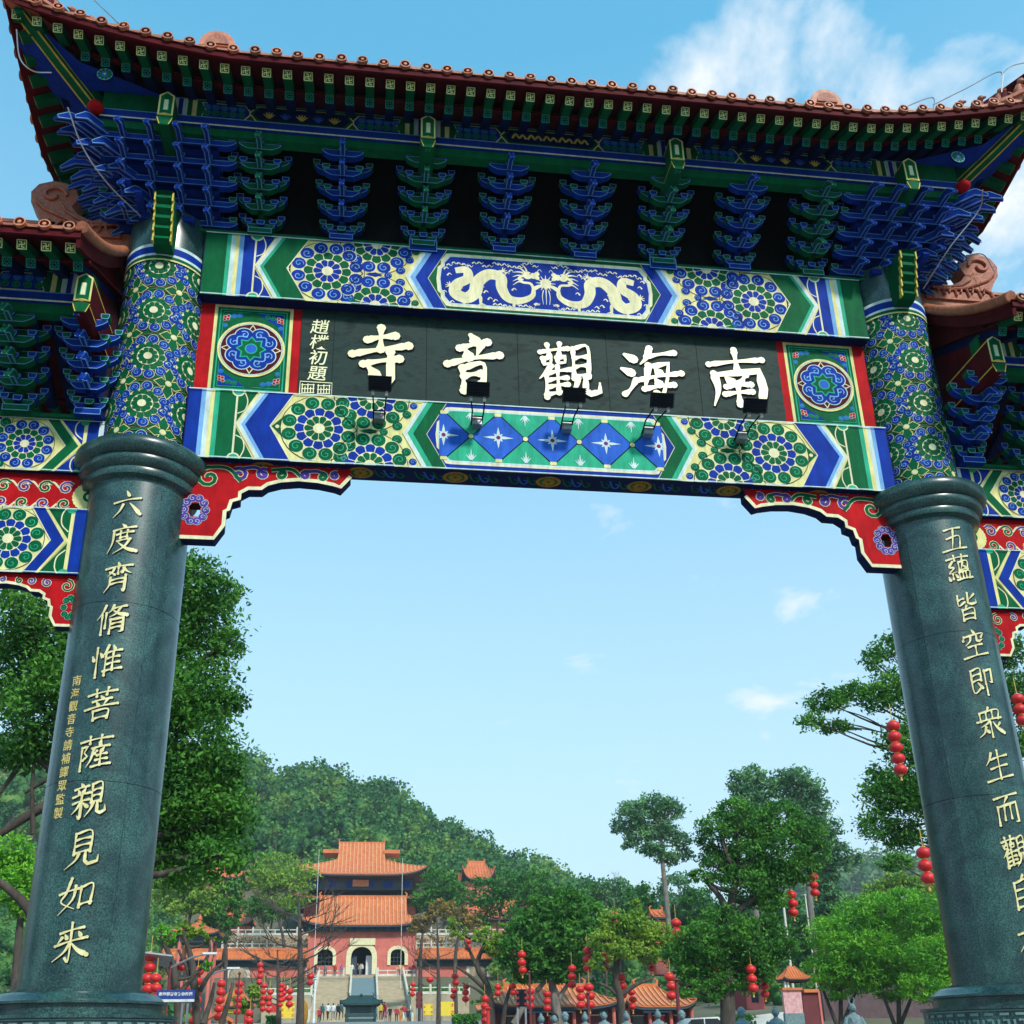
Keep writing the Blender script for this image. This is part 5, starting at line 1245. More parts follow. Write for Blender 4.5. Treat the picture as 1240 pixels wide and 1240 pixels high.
w2 = wood('distant_wood', P2, lambda x, y: 6.8, 150, 2.2, 'far wood leaves'); tag(w2, 'hazy wood on the farther hill at the right', 'wood', kind='stuff')

P3 = []
for y in np.arange(66, 224, 5.0):
    for a, b in ((-160, 196), (612, 1330)):
        x0, x1 = at(a, 1200, y).x, at(b, 1200, y).x
        for x in np.arange(x0, x1, 5.0):
            if y < 150 and (a > 0 and y < 84): continue
            P3.append((x+RNG.uniform(-1.6, 1.6), y+RNG.uniform(-1.6, 1.6)))
w3 = wood('undergrowth', P3, lambda x, y: 1.5+1.9*sst(110, 190, y), 130, .62, 'wood leaves'); tag(w3, 'bushes and low wood covering the slopes beside the temple grounds', 'bushes', kind='stuff')

# tree row added behind the camera, unseen, to block low sky light
P4 = [(x+RNG.uniform(-2, 2), y+RNG.uniform(-2, 2)) for y in (-38, -46) for x in np.arange(-75, 76, 7.5)]
GR_ = ground
def ground(x, y): return GR_(x, y)+(8 if y < -30 else 0)
w4 = wood('sky_block_trees', P4, lambda x, y: 5.5, 260, .7, 'wood leaves'); tag(w4, 'unseen dense trees added behind the viewpoint to block low sky light', 'trees', kind='stuff')
ground = GR_
m = MB()
for x, y in P4: m.tube([(x, y, -.1), (x, y, 9)], [.3, .2], 'bark', 7)
tr_ = m.build('sky_block_trunks', kind='stuff'); tag(tr_, 'trunks of the unseen trees added behind the viewpoint to block sky light', 'trees')

# ---- buildings
def hip(parent, cx, cy, hw, hd, ze, zr, rh, up=.6, rib=.55, mt='orange glazed tile', ridge=True, thick=.3, sides=True, ribm=None, over='dark eave', tg=1.0):
    """curved hipped roof with modelled tile ribs, ridges and dark eave underside"""
    def pz(t): return ze+(zr-ze)*(t*(.62+.38*t))
    def wd(t): return hw+(rh-hw)*min(1, t/tg)
    m = MB(); NU, NT = 24, 8
    def surf(front, side):
        V = []
        for j in range(NT+1):
            t = j/NT
            for i in range(NU+1):
                u = -1+2*i/NU
                if side == 0: X = u*wd(t); Y = -front*hd*(1-t)
                else: X = side*wd(t); Y = u*hd*(1-t)
                V.append((cx+X, cy+Y, pz(t)+up*abs(u)**5*(1-t)**2))
        m.add(V, [(j*(NU+1)+i, j*(NU+1)+i+1, (j+1)*(NU+1)+i+1, (j+1)*(NU+1)+i) for j in range(NT) for i in range(NU)], mt)
    surf(1, 0); surf(-1, 0); surf(1, 1); surf(1, -1)
    m.build('tile_bed', parent, 50)
    # eave edge and underside
    e = MB(); P = []
    for i in range(NU+1): u = -1+2*i/NU; P.append((cx+u*hw, cy-hd, ze+up*abs(u)**5))
    for i in range(1, NU+1): u = -1+2*i/NU; P.append((cx+hw, cy+u*hd, ze+up*abs(u)**5))
    for i in range(1, NU+1): u = 1-2*i/NU; P.append((cx+u*hw, cy+hd, ze+up*abs(u)**5))
    for i in range(1, NU): u = 1-2*i/NU; P.append((cx-hw, cy+u*hd, ze+up*abs(u)**5))
    n = len(P); Q = [(x, y, z-thick) for x, y, z in P]; I = [(cx+(x-cx)*.82, cy+(y-cy)*.78, ze-thick-.1) for x, y, z in P]
    e.add(P+Q+I, [(i, (i+1) % n, n+(i+1) % n, n+i) for i in range(n)]+[(n+i, n+(i+1) % n, 2*n+(i+1) % n, 2*n+i) for i in range(n)], over); e.build('eave', parent)
    ed = MB()
    for i in range(n): a, b = Vector(P[i]), Vector(P[(i+1) % n]); ed.tube([a, b], thick*.28, mt, 4, False)
    ed.build('tile_edge', parent)
    r = MB(); k = int(2*hw/rib)
    for i in range(k+1):
        x = -hw+2*hw*i/k; tm = 1.0 if abs(x) <= rh else tg*(hw-abs(x))/max(1e-6, hw-rh)
        for s in (-1, 1):
            pts = []
            for j in range(6):
                t = tm*j/5; w = wd(t); u = min(1, abs(x)/max(w, 1e-6)); pts.append((cx+x, cy-s*hd*(1-t), pz(t)+up*u**5*(1-t)**2+rib*.10))
            if tm > .02: r.tube(pts, rib*.20, ribm or mt, 4, False)
    k2 = int(2*hd/rib)
    for i in range(k2+1):
        y = -hd+2*hd*i/k2; tm = (hd-abs(y))/hd
        for s in (-1, 1):
            pts = []
            for j in range(5):
                t = min(tm, tg)*j/4; w = hd*(1-t); u = min(1, abs(y)/max(w, 1e-6)); pts.append((cx+s*wd(t), cy+y, pz(t)+up*u**5*(1-t)**2+rib*.10))
            if tm > .02: r.tube(pts, rib*.20, ribm or mt, 4, False)
    r.build('tile_rib', parent, kind='stuff')
    if ridge:
        g = MB(); w = thick*.7
        if rh > .3:
            g.box(cx-rh, cx+rh, cy-w*.6, cy+w*.6, zr-.1, zr+w*1.6, mt)
            for s in (-1, 1): g.tube([(cx+s*rh, cy, zr), (cx+s*(rh+.1), cy, zr+w*3.0), (cx+s*(rh-w), cy, zr+w*4.2)], [w*.9, w*.7, w*.3], mt, 6)
        for sx in (-1, 1):
            for sy in (-1, 1):
                g.tube([(cx+sx*wd(t), cy+sy*hd*(1-t), pz(t)+up*(1-t)**2+w*.3) for t in [i/8 for i in range(9)]], w*.45, mt, 5)
        g.build('ridge', parent)
def arch_pts(x0, x1, z0, zs, zt, n=10):
    cx = (x0+x1)/2; r = (x1-x0)/2; h = zt-zs
    return [(x0, z0), (x0, zs)]+[(cx-r*cos(pi*i/n), zs+h*(sin(pi*i/n))**.8) for i in range(1, n)]+[(x1, zs), (x1, z0)]

# temple gatehouse at the head of the stairs
GH = thing('temple_gatehouse', 'red temple gatehouse with three white arches and orange roof at the head of the stairs', 'temple', (-1.7, 152, 12.2))
ox, oy, oz = GH.location
def lc(x, y, z): return (x-ox, y-oy, z-oz)
def px_x(px, Y, py=1160): return at(px, py, Y).x
def px_z(py, Y, px=440): return at(px, py, Y).z
YW = 152.0
xw0, xw1 = px_x(372, YW), px_x(503.5, YW); zt_ = px_z(1128, YW); zd = px_z(1180, YW); zsill = px_z(1169, YW)
doors = [(px_x(384.5, YW), px_x(403, YW), zsill, px_z(1157, YW), px_z(1149.5, YW)), (px_x(425, YW), px_x(450.5, YW), zd, px_z(1160, YW), px_z(1146.5, YW)), (px_x(473, YW), px_x(490, YW), zsill, px_z(1157, YW), px_z(1149.5, YW))]
out = [(xw0, zd)]
for i, (a, b, z0, z1, z2) in enumerate(doors): out += arch_pts(a, b, zd, z1, z2)
out += [(xw1, zd), (xw1, zt_), (xw0, zt_)]
m = MB(); m.prism([(x-ox, z-oz) for x, z in out], (0, 0, 0), X_, Z_, Y_, 1.0, 'red plaster')
for i in (0, 2): a, b, z0 = doors[i][:3]; m.box(a-ox, b-ox, .004, .996, zd-oz, z0-oz, 'red plaster')
m.box(xw0-ox, xw0-ox+1, 1.001, 7, 0, zt_-oz, 'red plaster'); m.box(xw1-ox-1, xw1-ox, 1.001, 7, 0, zt_-oz, 'red plaster'); m.build('wall', GH)
m = MB(); m.box(xw0-ox+1, xw1-ox-1, 6.0, 6.2, 0, zt_-oz, 'dark interior'); m.box(xw0-ox+1, xw1-ox-1, 1.0, 6, -.2, 0, 'dark interior'); m.build('back_wall', GH)
for i, (a, b, z0, z1, z2) in enumerate(doors):
    t = .75 if i == 1 else .5; A = arch_pts(a-t, b+t, z0, z1, z2+t); B = arch_pts(a, b, z0, z1, z2); n = len(A); m = MB()
    for y in (-.18, .25):
        V = [(x-ox, y, z-oz) for x, z in A]+[(x-ox, y, z-oz) for x, z in B]; m.add(V, [(j, j+1, n+j+1, n+j) for j in range(n-1)], 'cream render')
    for Q in (A, B): m.add([(x-ox, y, z-oz) for y in (-.18, .25) for x, z in Q], [(j, j+1, n+j+1, n+j) for j in range(n-1)], 'cream render')
    m.build('arch_frame', GH)
    if i != 1:
        m = MB(); 
        for k in range(1, 4): x = a+(b-a)*k/4-ox; m.box(x-.05, x+.05, .5, .6, z0-oz, z2-oz, 'bronze green')
        for k in range(1, 4): z = z0+(z2-z0)*k/4-oz; m.box(a-ox, b-ox, .5, .6, z-.05, z+.05, 'bronze green')
        m.build('lattice', GH)
for s in (0, 1):     # open white door leaves
    a = doors[1][s]-ox; m = MB(); m.box(*(sorted((a, a+(.9 if s == 0 else -.9)))), 1.2, 1.3, 0, 2.9, 'white paint' if s else 'dark eave'); m.build('door_leaf', GH)
xa, xb = px_x(423, YW), px_x(454, YW); m = MB(); m.box(xa-ox, xb-ox, -.35, -.1, px_z(1144.5, YW)-oz, px_z(1136.5, YW)-oz, 'cream render'); m.build('name_tablet', GH)
m = MB(); m.box(xw0-ox-.2, xw1-ox+.2, -.7, 7.5, zt_-oz, zt_-oz+1.0, 'dark eave'); m.build('eave_bracket_band', GH)
m = MB()
for k in range(22): x = xw0-ox+.2+(xw1-xw0-.4)*k/21; m.box(x-.12, x+.12, -1.1, -.7, zt_-oz+.1, zt_-oz+.8, 'blue' if k % 2 else 'green')
m.build('eave_bracket', GH, kind='stuff')
cxg = (px_x(363, 149)+px_x(512, 149))/2; hwg = (px_x(512, 149)-px_x(363, 149))/2
hip(GH, cxg-ox, 4.0, hwg, 5.6, px_z(1120, 150.5)-oz, px_z(1087, 156)-oz, (px_x(494, 156)-px_x(388, 156))/2, .9, .62, ribm='pale tile joint', tg=.34)
# main hall behind with two tiers of roof
MH = thing('main_hall', 'tall main temple hall with two tiers of orange roof rising behind the gatehouse', 'temple', (px_x(434, 200), 200, 26)); hx, hy, hz = MH.location
YH = 196.0; z_ = lambda py, Y=YH: px_z(py, Y)-hz
hw2 = (px_x(516, YH)-px_x(434, YH))
tw = px_x(463, 200)-px_x(434, 200)
hip(MH, 0, 6, hw2, 9.5, z_(1058), z_(1017, 202), tw, 1.6, .75, ribm='pale tile joint', tg=.52); m = MB()
m.box(-hw2*.80, hw2*.80, 0, 12, z_(1074), z_(1058)-.3, 'dark eave'); m.build('wall', MH)
for k in range(6): x = -hw2*.7+k*hw2*.28; m = MB(); m.box(x-.9, x+.9, -.15, -.02, z_(1071), z_(1063), 'blue'); m.build('painted_panel', MH)
m = MB(); m.box(-1.6, 1.6, -.4, -.16, z_(1070), z_(1062), 'pale tile joint'); m.build('name_tablet', MH)
for s in (-1, 1): m = MB(); m.box(*sorted((s*tw*.98, s*(tw+3.2))), 3, 9, z_(1032, 202), z_(1027.5, 202), 'orange glazed tile'); m.build('gable_wing', MH)
hip(MH, 0, 6, hw2*1.12, 12.5, z_(1084, 190), z_(1073), hw2*.82, 1.2, .75, ridge=False)
m = MB(); m.box(-hw2*.85, hw2*.85, 0, 12, -14, z_(1084, 190), 'red plaster'); m.build('wall', MH)

# stairs, ramp and balustrades
ST = thing('stone_stairs', 'broad flight of tan stone stairs leading up to the temple gatehouse', 'stairs', (-1.5, 120, 4.5))
x0s, x1s = px_x(380, 135, 1215), px_x(493, 135, 1215); NS = 34
for k in range(NS):
    y = 120+k*(29.0/NS); z = 4.5+(k+1)*(7.3/NS); m = MB()
    m.box(x0s+1.5, x1s+1.5, y-120, y-120+29.0/NS+.3, z-.6-4.5, z-4.5, 'tan stone'); m.build('step', ST)
m = MB(); m.box(xw0+1.5-1, xw1+1.5+1, 29.3, 34, 6.2, 7.3, 'tan stone'); m.box(xw0+1.5, xw1+1.5, 30.5, 33, 7.3, 7.66, 'tan stone'); m.build('landing', ST)
xr0, xr1 = px_x(424, 135, 1215)+1.5, px_x(456, 135, 1215)+1.5
m = MB(); m.add([(xr0, 2, .9), (xr1, 2, .9), (xr1, 27, 7.0), (xr0, 27, 7.0), (xr0, 27, 5), (xr1, 27, 5), (xr0, 2, 0), (xr1, 2, 0)], [(0, 1, 2, 3), (0, 3, 4, 6), (1, 7, 5, 2), (0, 6, 7, 1)], 'statue stone'); m.build('carved_ramp', ST)
def balustrade(name, lbl, P, h=.95, parent=None, posts=None, group=None):
    root = thing(name, lbl, 'balustrade', P[0], group) if parent is None else parent; o = Vector(P[0]) if parent is None else Vector(parent.location)
    for a, b in zip(P, P[1:]):
        a, b = Vector(a), Vector(b); L = (b-a).length; n = max(1, int(L/2.1)); d = (b-a)/n; u = Vector((b.x-a.x, b.y-a.y, 0)).normalized(); w = Vector((-u.y, u.x, 0))
        for i in range(n+1):
            p = a+d*i-o; m = MB(); m.box(p.x-.13, p.x+.13, p.y-.13, p.y+.13, p.z, p.z+h*1.2, 'white stone'); m.box(p.x-.09, p.x+.09, p.y-.09, p.y+.09, p.z+h*1.2, p.z+h*1.4, 'white stone'); m.build('post', root)
        for i in range(n):
            p, q = a+d*i-o, a+d*(i+1)-o; m = MB()
            for z0, z1 in ((.05, h*.42), (h*.86, h*1.0)):
                m.add([tuple(p+w*t+Z_*z) for z in (z0, z1) for t in (-.08, .08)]+[tuple(q+w*t+Z_*z) for z in (z0, z1) for t in (-.08, .08)], [(0, 1, 3, 2), (4, 6, 7, 5), (0, 4, 5, 1), (2, 3, 7, 6), (0, 2, 6, 4), (1, 5, 7, 3)], 'white stone')
            c = p.lerp(q, .5); m.box(c.x-.07, c.x+.07, c.y-.07, c.y+.07, c.z+h*.42, c.z+h*.86, 'white stone'); m.build('rail_panel', root)
    return root
zz0 = lambda y: 4.5+(y-120)*7.3/29
balustrade('stair_balustrade', 'white stone balustrade down the left edge of the temple stairs', [(x0s, 120, 4.5), (x0s, 149, 11.8)])
balustrade('stair_balustrade', 'white stone balustrade down the right edge of the temple stairs', [(x1s, 120, 4.5), (x1s, 149, 11.8)])
balustrade('stair_balustrade', 'white balustrade along the left side of the carved stair ramp', [(px_x(423.5, 135, 1215), 128, 6.5), (px_x(423.5, 135, 1215), 148.5, 11.7)])
balustrade('stair_balustrade', 'white balustrade along the right side of the carved stair ramp', [(px_x(456.5, 135, 1215), 128, 6.5), (px_x(456.5, 135, 1215), 148.5, 11.7)])
balustrade('landing_balustrade', 'white balustrade on the landing left of the temple door', [(xw0, 149.6, 11.8), (px_x(417, 150), 149.6, 11.8)])
balustrade('landing_balustrade', 'white balustrade on the landing right of the temple door', [(px_x(458, 150), 149.6, 11.8), (xw1, 149.6, 11.8)])
# perimeter walls with tiled coping, one moon arch each, and terraces above
def per_wall(lbl, xa, xb, xo, Y, zt0, zb0):
    root = thing('perimeter_wall', lbl, 'wall', ((xa+xb)/2, Y, zb0)); o = Vector(root.location)
    A = arch_pts(xo-1.3, xo+1.3, zb0-.5, zb0+2.8, zb0+4.1); pl = [(xa, zb0-.5)]+A+[(xb, zb0-.5), (xb, zt0), (xa, zt0)]
    m = MB(); m.prism([(x-o.x, z-o.z) for x, z in pl], (0, 0, 0), X_, Z_, Y_, .6, 'red plaster'); m.build('wall', root)
    B = arch_pts(xo-1.75, xo+1.75, zb0-.5, zb0+2.8, zb0+4.6); n = len(A); m = MB()
    for y in (-.15, .2): m.add([(x-o.x, y, z-o.z) for Q in (B, A) for x, z in Q], [(j, j+1, n+j+1, n+j) for j in range(n-1)], 'white stone')
    m.add([(x-o.x, y, z-o.z) for y in (-.15, .2) for x, z in B], [(j, j+1, n+j+1, n+j) for j in range(n-1)], 'white stone'); m.build('arch_frame', root)
    m = MB(); m.box(xa-o.x, xb-o.x, -.2, .8, zt0-o.z-.9, zt0-o.z+.1, 'dark eave'); m.build('eave_band', root)
    hip(root, 0, .3, (xb-xa)/2+.3, 1.7, zt0-o.z+.1, zt0-o.z+1.5, (xb-xa)/2, 0.05, .5, ridge=False, thick=.15)
    m = MB(); m.box(-(xb-xa)/2, (xb-xa)/2, .15, .45, zt0-o.z+1.45, zt0-o.z+1.8, 'orange glazed tile'); m.build('ridge', root)
YP = 149.0
per_wall('long red perimeter wall with a white arch, left of the gatehouse', px_x(196, YP), px_x(371, YP), px_x(288, YP, 1185), YP, px_z(1163, YP), px_z(1206, YP))
per_wall('red perimeter wall with orange coping, right of the gatehouse', px_x(505, YP), px_x(640, YP), px_x(579, YP, 1185), YP, px_z(1163, YP), px_z(1198, YP))
for (xa, xb, side) in ((268, 376, 'left'), (504, 612, 'right')):
    for i, (py, Y) in enumerate(((1150, 156), (1133, 164))):
        x0, x1, z = px_x(xa, Y), px_x(xb, Y), px_z(py, Y); nm = ('lower', 'upper')[i]
        w = thing('terrace_wall', f'{nm} planted terrace wall {side} of the temple gatehouse', 'wall', ((x0+x1)/2, Y, 10)); m = MB(); L = (x1-x0)/2
        m.box(-L, L, 0, 5, -2, z-10, 'tan stone'); m.build('wall', w); 
        balustrade('terrace_balustrade', f'white balustrade along the {nm} terrace {side} of the gatehouse', [(x0, Y, z), (x1, Y, z)], 1.0)
        n = 500; C = np.stack([RNG.uniform(x0, x1, n), RNG.uniform(Y-.7, Y-.1, n), z-RNG.uniform(0.2, 1.6, n)], 1); A, B = leaf_axes(n, .35, .3, 0, .7)
        f = add_quads('flower_bed', C, A, B, 'flower red'); tag(f, f'strip of red flowers hanging below the {nm} balustrade {side} of the gatehouse', 'flowers', kind='stuff')
for (xa, xb, side) in ((318, 377, 'left'), (498, 568, 'right')):
    Y = 124; x0, x1, z = px_x(xa, Y, 1203), px_x(xb, Y, 1203), px_z(1205, Y)
    w = thing('retaining_wall', f'tan retaining wall {side} of the foot of the temple stairs', 'wall', ((x0+x1)/2, Y, 4)); m = MB(); L = (x1-x0)/2; m.box(-L, L, 0, 22, -1, z-4, 'tan stone'); m.build('wall', w)
    balustrade('wall_balustrade', f'white balustrade on the retaining wall {side} of the temple stairs', [(x0, Y+.2, z), (x1, Y+.2, z)], .9)
    n = 900; C = np.stack([RNG.uniform(x0, x1, n), RNG.uniform(Y+3, Y+20, n), z+RNG.uniform(0, 1.3, n)], 1); A, B = leaf_axes(n, .5, .3, 0, .7)
    f = add_quads('shrub_bed', C, A, B, 'leaf mid'); tag(f, f'low shrubs on the terrace {side} of the temple stairs', 'shrubs', kind='stuff')
# small pavilion, hillside roofs
PV = thing('garden_pavilion', 'small square pavilion with pointed orange roof left of the temple', 'pavilion', (px_x(238, 113), 113, 8)); o = PV.location
hwp = (px_x(266, 113)-px_x(210, 113))/2; ze = px_z(1133, 113, 238)-8
hip(PV, 0, 0, hwp, hwp, ze, px_z(1116, 113, 238)-8, .05, .35, .3, thick=.18)
m = MB(); zt2 = px_z(1116, 113, 238)-8; m.lathe([(.25, zt2-.2), (.3, zt2), (.12, zt2+.1), (.22, zt2+.3), (.1, zt2+.5), (0.02, zt2+.8)], 'orange glazed tile', n=10); m.build('finial', PV)
for sx in (-1, 1):
    for sy in (-1, 1): m = MB(); m.lathe([(.2, -4), (.2, ze)], 'red plaster', (sx*hwp*.68, sy*hwp*.68, 0), 10); m.build('pillar', PV)
m = MB(); m.box(-hwp*.75, hwp*.75, -hwp*.75, hwp*.75, ze-.9, ze-.2, 'dark eave'); m.build('eave_band', PV)
def simple_house(lbl, px0, px1, py_e, py_r, Y, wall_py, rhf=.6, rib=.6, name='side_hall', dep=5, up=.8):
    x0, x1 = at(px0, py_e, Y).x, at(px1, py_e, Y).x; pm = (px0+px1)/2; zb0 = at(pm, wall_py, Y+dep*.3).z
    h = thing(name, lbl, 'building', ((x0+x1)/2, Y+dep, zb0)); ze = at(pm, py_e, Y).z-zb0; zr = at(pm, py_r, Y+dep).z-zb0; w = (x1-x0)/2
    hip(h, 0, 0, w, dep, ze, zr, w*rhf, up, rib, thick=.25); m = MB(); m.box(-w*.82, w*.82, -dep*.72, dep*.72, -6, ze-.2, 'red plaster'); m.build('wall', h); return h
simple_house('small red hall with orange roof behind the big tree on the left', 240, 296, 1062, 1046, 185, 1090)
simple_house('little red house with dark roof above the left terraces', 268, 306, 1118, 1106, 172, 1128, dep=3)
simple_house('red hall with a lifted orange roof corner on the wooded slope', 560, 600, 1064, 1044, 205, 1072, .5, up=2.6)
simple_house('side hall with a red roof between the trees right of the temple', 566, 668, 1112, 1092, 175, 1130, .7)
simple_house('grey roofed house half hidden among trees on the right', 790, 810, 1110, 1104, 120, 1120, .7, dep=2, up=.2)
# long low shop buildings
def low_hall(lbl, px0, px1, Y, py_e=1219, py_r=1195):
    x0, x1 = at(px0, py_e, Y).x, at(px1, py_e, Y).x; pm = (px0+px1)/2; zb0 = ground((x0+x1)/2, Y); ze = at(pm, py_e, Y).z-zb0; zr = at(pm, py_r, Y+4).z-zb0; w = (x1-x0)/2
    h = thing('low_hall', lbl, 'building', ((x0+x1)/2, Y+4, zb0)); hip(h, 0, 0, w, 4, ze, zr, w-1.6, .45, .34, thick=.2, ribm='pale tile joint')
    m = MB(); m.box(-w*.93, w*.93, -2.9, 3, -1, ze-.1, 'maroon wall'); m.build('wall', h)
    n = max(3, int(w/1.3))
    for i in range(n+1): x = -w*.92+w*1.84*i/n; m = MB(); m.lathe([(.13, -1), (.13, ze-.05)], 'red plaster', (x, -3.3, 0), 8); m.build('pillar', h)
    for i in range(n):
        x = -w*.92+w*1.84*(i+.5)/n; m = MB(); m.box(x-.35, x+.35, -3.0, -2.92, -.3, ze-.55, ('glass dark', 'banner red', 'maroon wall')[i % 3]); m.box(x-.42, x+.42, -2.96, -2.91, ze-.55, ze-.48, 'cream render'); m.build('door', h)
    m = MB(); m.box(-w*.5, w*.3, -3.45, -3.35, ze-.35, ze-.12, 'sky'); m.build('awning_strip', h)
    return h
low_hall('long low maroon shop hall with striped orange tile roof behind the statues', 592, 752, 60)
low_hall('shorter low maroon hall with orange ribbed roof beside the dark lantern tree', 760, 844, 61)
# kiosk with yellow fascia, little red shelter, booth
K1 = thing('kiosk', 'kiosk with orange hipped roof and yellow band among the lantern trees on the left', 'kiosk', (px_x(285, 70, 1220), 70, 2.0)); kz = K1.location.z
wk = (px_x(306, 70, 1220)-px_x(263, 70, 1220))/2
hip(K1, 0, 0, wk, 1.6, at(285, 1219, 70).z-kz, at(285, 1200, 71).z-kz, .4, .2, .28, thick=.12)
m = MB(); m.box(-wk*.8, wk*.8, -1.3, 1.3, at(285, 1227, 70).z-kz, at(285, 1219, 70).z-kz-.1, 'banner yellow'); m.build('yellow_band', K1)
for sx in (-1, 1):
    for sy in (-1, 1): m = MB(); m.lathe([(.1, -1), (.1, at(285, 1226, 70).z-kz)], 'banner red', (sx*wk*.7, sy*1.1, 0), 8); m.build('pillar', K1)
K2 = thing('offering_shelter', 'small open shelter with red roof below the yellow kiosk', 'shelter', (px_x(264, 42, 1232), 42, 1.0)); kz = 1.0
ze = at(264, 1236, 42).z-kz; m = MB(); P = [(-.75, ze-.12), (0, ze+.28), (.75, ze-.12), (.75, ze), (0, ze+.42), (-.75, ze)]; m.prism(P, (0, -.5, 0), X_, Z_, Y_, 1.0, 'orange glazed tile'); m.build('roof', K2)
for s in (-1, 1):
    m = MB(); m.box(s*.55-.05, s*.55+.05, -.35, .35, -.3, ze, 'banner red'); m.build('post', K2)
m = MB(); m.box(-.4, .4, -.3, .3, ze-.8, ze-.5, 'white paint'); m.build('shelf', K2)
# red container and gate tower at the right
R1 = thing('red_shed', 'plain red shed at the top of the pale drive on the right', 'shed', (at(925, 1214, 72).x, 72, at(925, 1214, 72).z), rz=radians(35))
m = MB(); m.box(-2.3, 0, 0, 2.5, -.5, 2.5, 'maroon wall'); m.add([(-2.3, 0, 2.5), (0, 0, 2.5), (0, 2.5, 2.9), (-2.3, 2.5, 2.9)], [(0, 1, 2, 3)], 'red plaster'); m.box(.001, .05, 0, 2.5, -.5, 2.6, 'banner red'); m.build('wall', R1)  # lit right side and darker front put into the colours
m = MB(); m.box(-1.6, -.7, -.05, -.005, 0, 1.9, 'black'); m.build('door', R1)
R2 = thing('gate_tower', 'little tiled gate tower with a pink mural wall at the right', 'gate', (at(968, 1235, 52).x, 52, at(968, 1235, 52).z-.4)); z0 = R2.location.z
zz2 = lambda py, px=968: at(px, py, 52).z-z0; xx2 = lambda px, py=1210: at(px, py, 52).x-R2.location.x
hip(R2, (xx2(953)+xx2(985))/2, .8, (xx2(985)-xx2(953))/2, .8, zz2(1185), zz2(1169), .2, .12, .16, thick=.08)
for x in (955.5, 959, 975): m = MB(); m.box(xx2(x)-.05, xx2(x)+.05, .3, .4, 0, zz2(1185), 'white paint' if x < 970 else 'bronze green'); m.build('pillar', R2)
m = MB(); m.box(xx2(949), xx2(971), 0, .25, zz2(1227), zz2(1199), 'mural pink'); m.box(xx2(948.5), xx2(971.5), -.03, .28, 0, zz2(1227), 'statue stone'); m.build('mural_wall', R2)
m = MB(); m.box(xx2(948), xx2(972), -.12, .4, zz2(1199), zz2(1196), 'orange glazed tile'); m.box(xx2(974), xx2(992), -.12, .4, zz2(1202), zz2(1198), 'orange glazed tile'); m.build('coping', R2)
m = MB(); m.box(xx2(972.5), xx2(991), .05, .2, 0, zz2(1202), 'maroon wall'); m.build('gate_leaf', R2)
m = MB(); m.box(xx2(991.5), xx2(994), 0, .25, 0, zz2(1200), 'red plaster'); m.build('gate_post', R2)
BW = thing('boundary_wall', 'long dull purple boundary wall behind the feathery green trees on the right', 'wall', (at(1080, 1240, 64).x, 64, 3)); o = BW.location
m = MB(); m.box(at(1000, 1240, 64).x-o.x, at(1180, 1240, 64).x-o.x, 0, .3, -2, at(1080, 1190, 64).z-3, 'brick purple'); m.build('wall', BW)
m = MB(); m.box(at(1000, 1240, 64).x-o.x, at(1180, 1240, 64).x-o.x, -.15, .45, at(1080, 1190, 64).z-3, at(1080, 1187, 64).z-3, 'orange glazed tile'); m.build('coping', BW)
DV = MB(); a = [at(905, 1240, 50), at(965, 1240, 50), at(955, 1215, 70), at(905, 1214, 70)]; V = [(p.x, p.y, ground(p.x, p.y)+.03) for p in (at(905, 1240, 44), at(975, 1240, 44), at(958, 1215, 74), at(900, 1214, 74))]
n = 12; VV = []
for i in range(n+1):
    for j in range(5):
        a_ = Vector(V[0]).lerp(Vector(V[1]), j/4); b_ = Vector(V[3]).lerp(Vector(V[2]), j/4); p = a_.lerp(b_, i/n); VV.append((p.x, p.y, ground(p.x, p.y)+.04))
DV.add(VV, [(i*5+j, i*5+j+1, (i+1)*5+j+1, (i+1)*5+j) for i in range(n) for j in range(4)], 'white stone'); DV.build('drive', kind='structure')
# ---- incense pavilion on the square before the stairs
B0 = thing('incense_burner', 'dark green bronze incense burner with a hipped roof at the foot of the stairs', 'incense burner', (px_x(437, 112, 1225), 112, 4.3)); bz = 4.3
zb_ = lambda py: at(437, py, 112).z-bz
wb = (px_x(468, 112, 1215)-px_x(416, 112, 1215))/2
hip(B0, 0, 0, wb*.98, 1.5, zb_(1216), zb_(1207), wb*.55, .35, .3, 'bronze green', thick=.14, over='bronze green')
m = MB(); m.lathe([(.12, zb_(1207)), (.2, zb_(1205)), (.05, zb_(1203))], 'bronze green', n=8); m.build('finial', B0)
for s in (-1, 1):
    m = MB(); m.lathe([(.14, 0), (.14, zb_(1216))], 'bronze green', (s*wb*.66, -.9, 0), 8); m.build('leg', B0)
    m = MB(); m.lathe([(.14, 0), (.14, zb_(1216))], 'bronze green', (s*wb*.66, .9, 0), 8); m.build('leg', B0)
m = MB(); m.box(-wb*.62, wb*.62, -.6, .6, zb_(1228), zb_(1217), 'statue stone'); m.box(-wb*.75, wb*.75, -1, 1, zb_(1231), zb_(1228), 'bronze green'); m.box(-wb*.5, wb*.5, -.65, -.601, zb_(1227), zb_(1218), 'bronze green'); m.build('burner_box', B0)
m = MB(); m.box(-wb*.7, wb*.7, -.8, .8, 0, zb_(1234), 'bronze green'); m.build('base', B0)

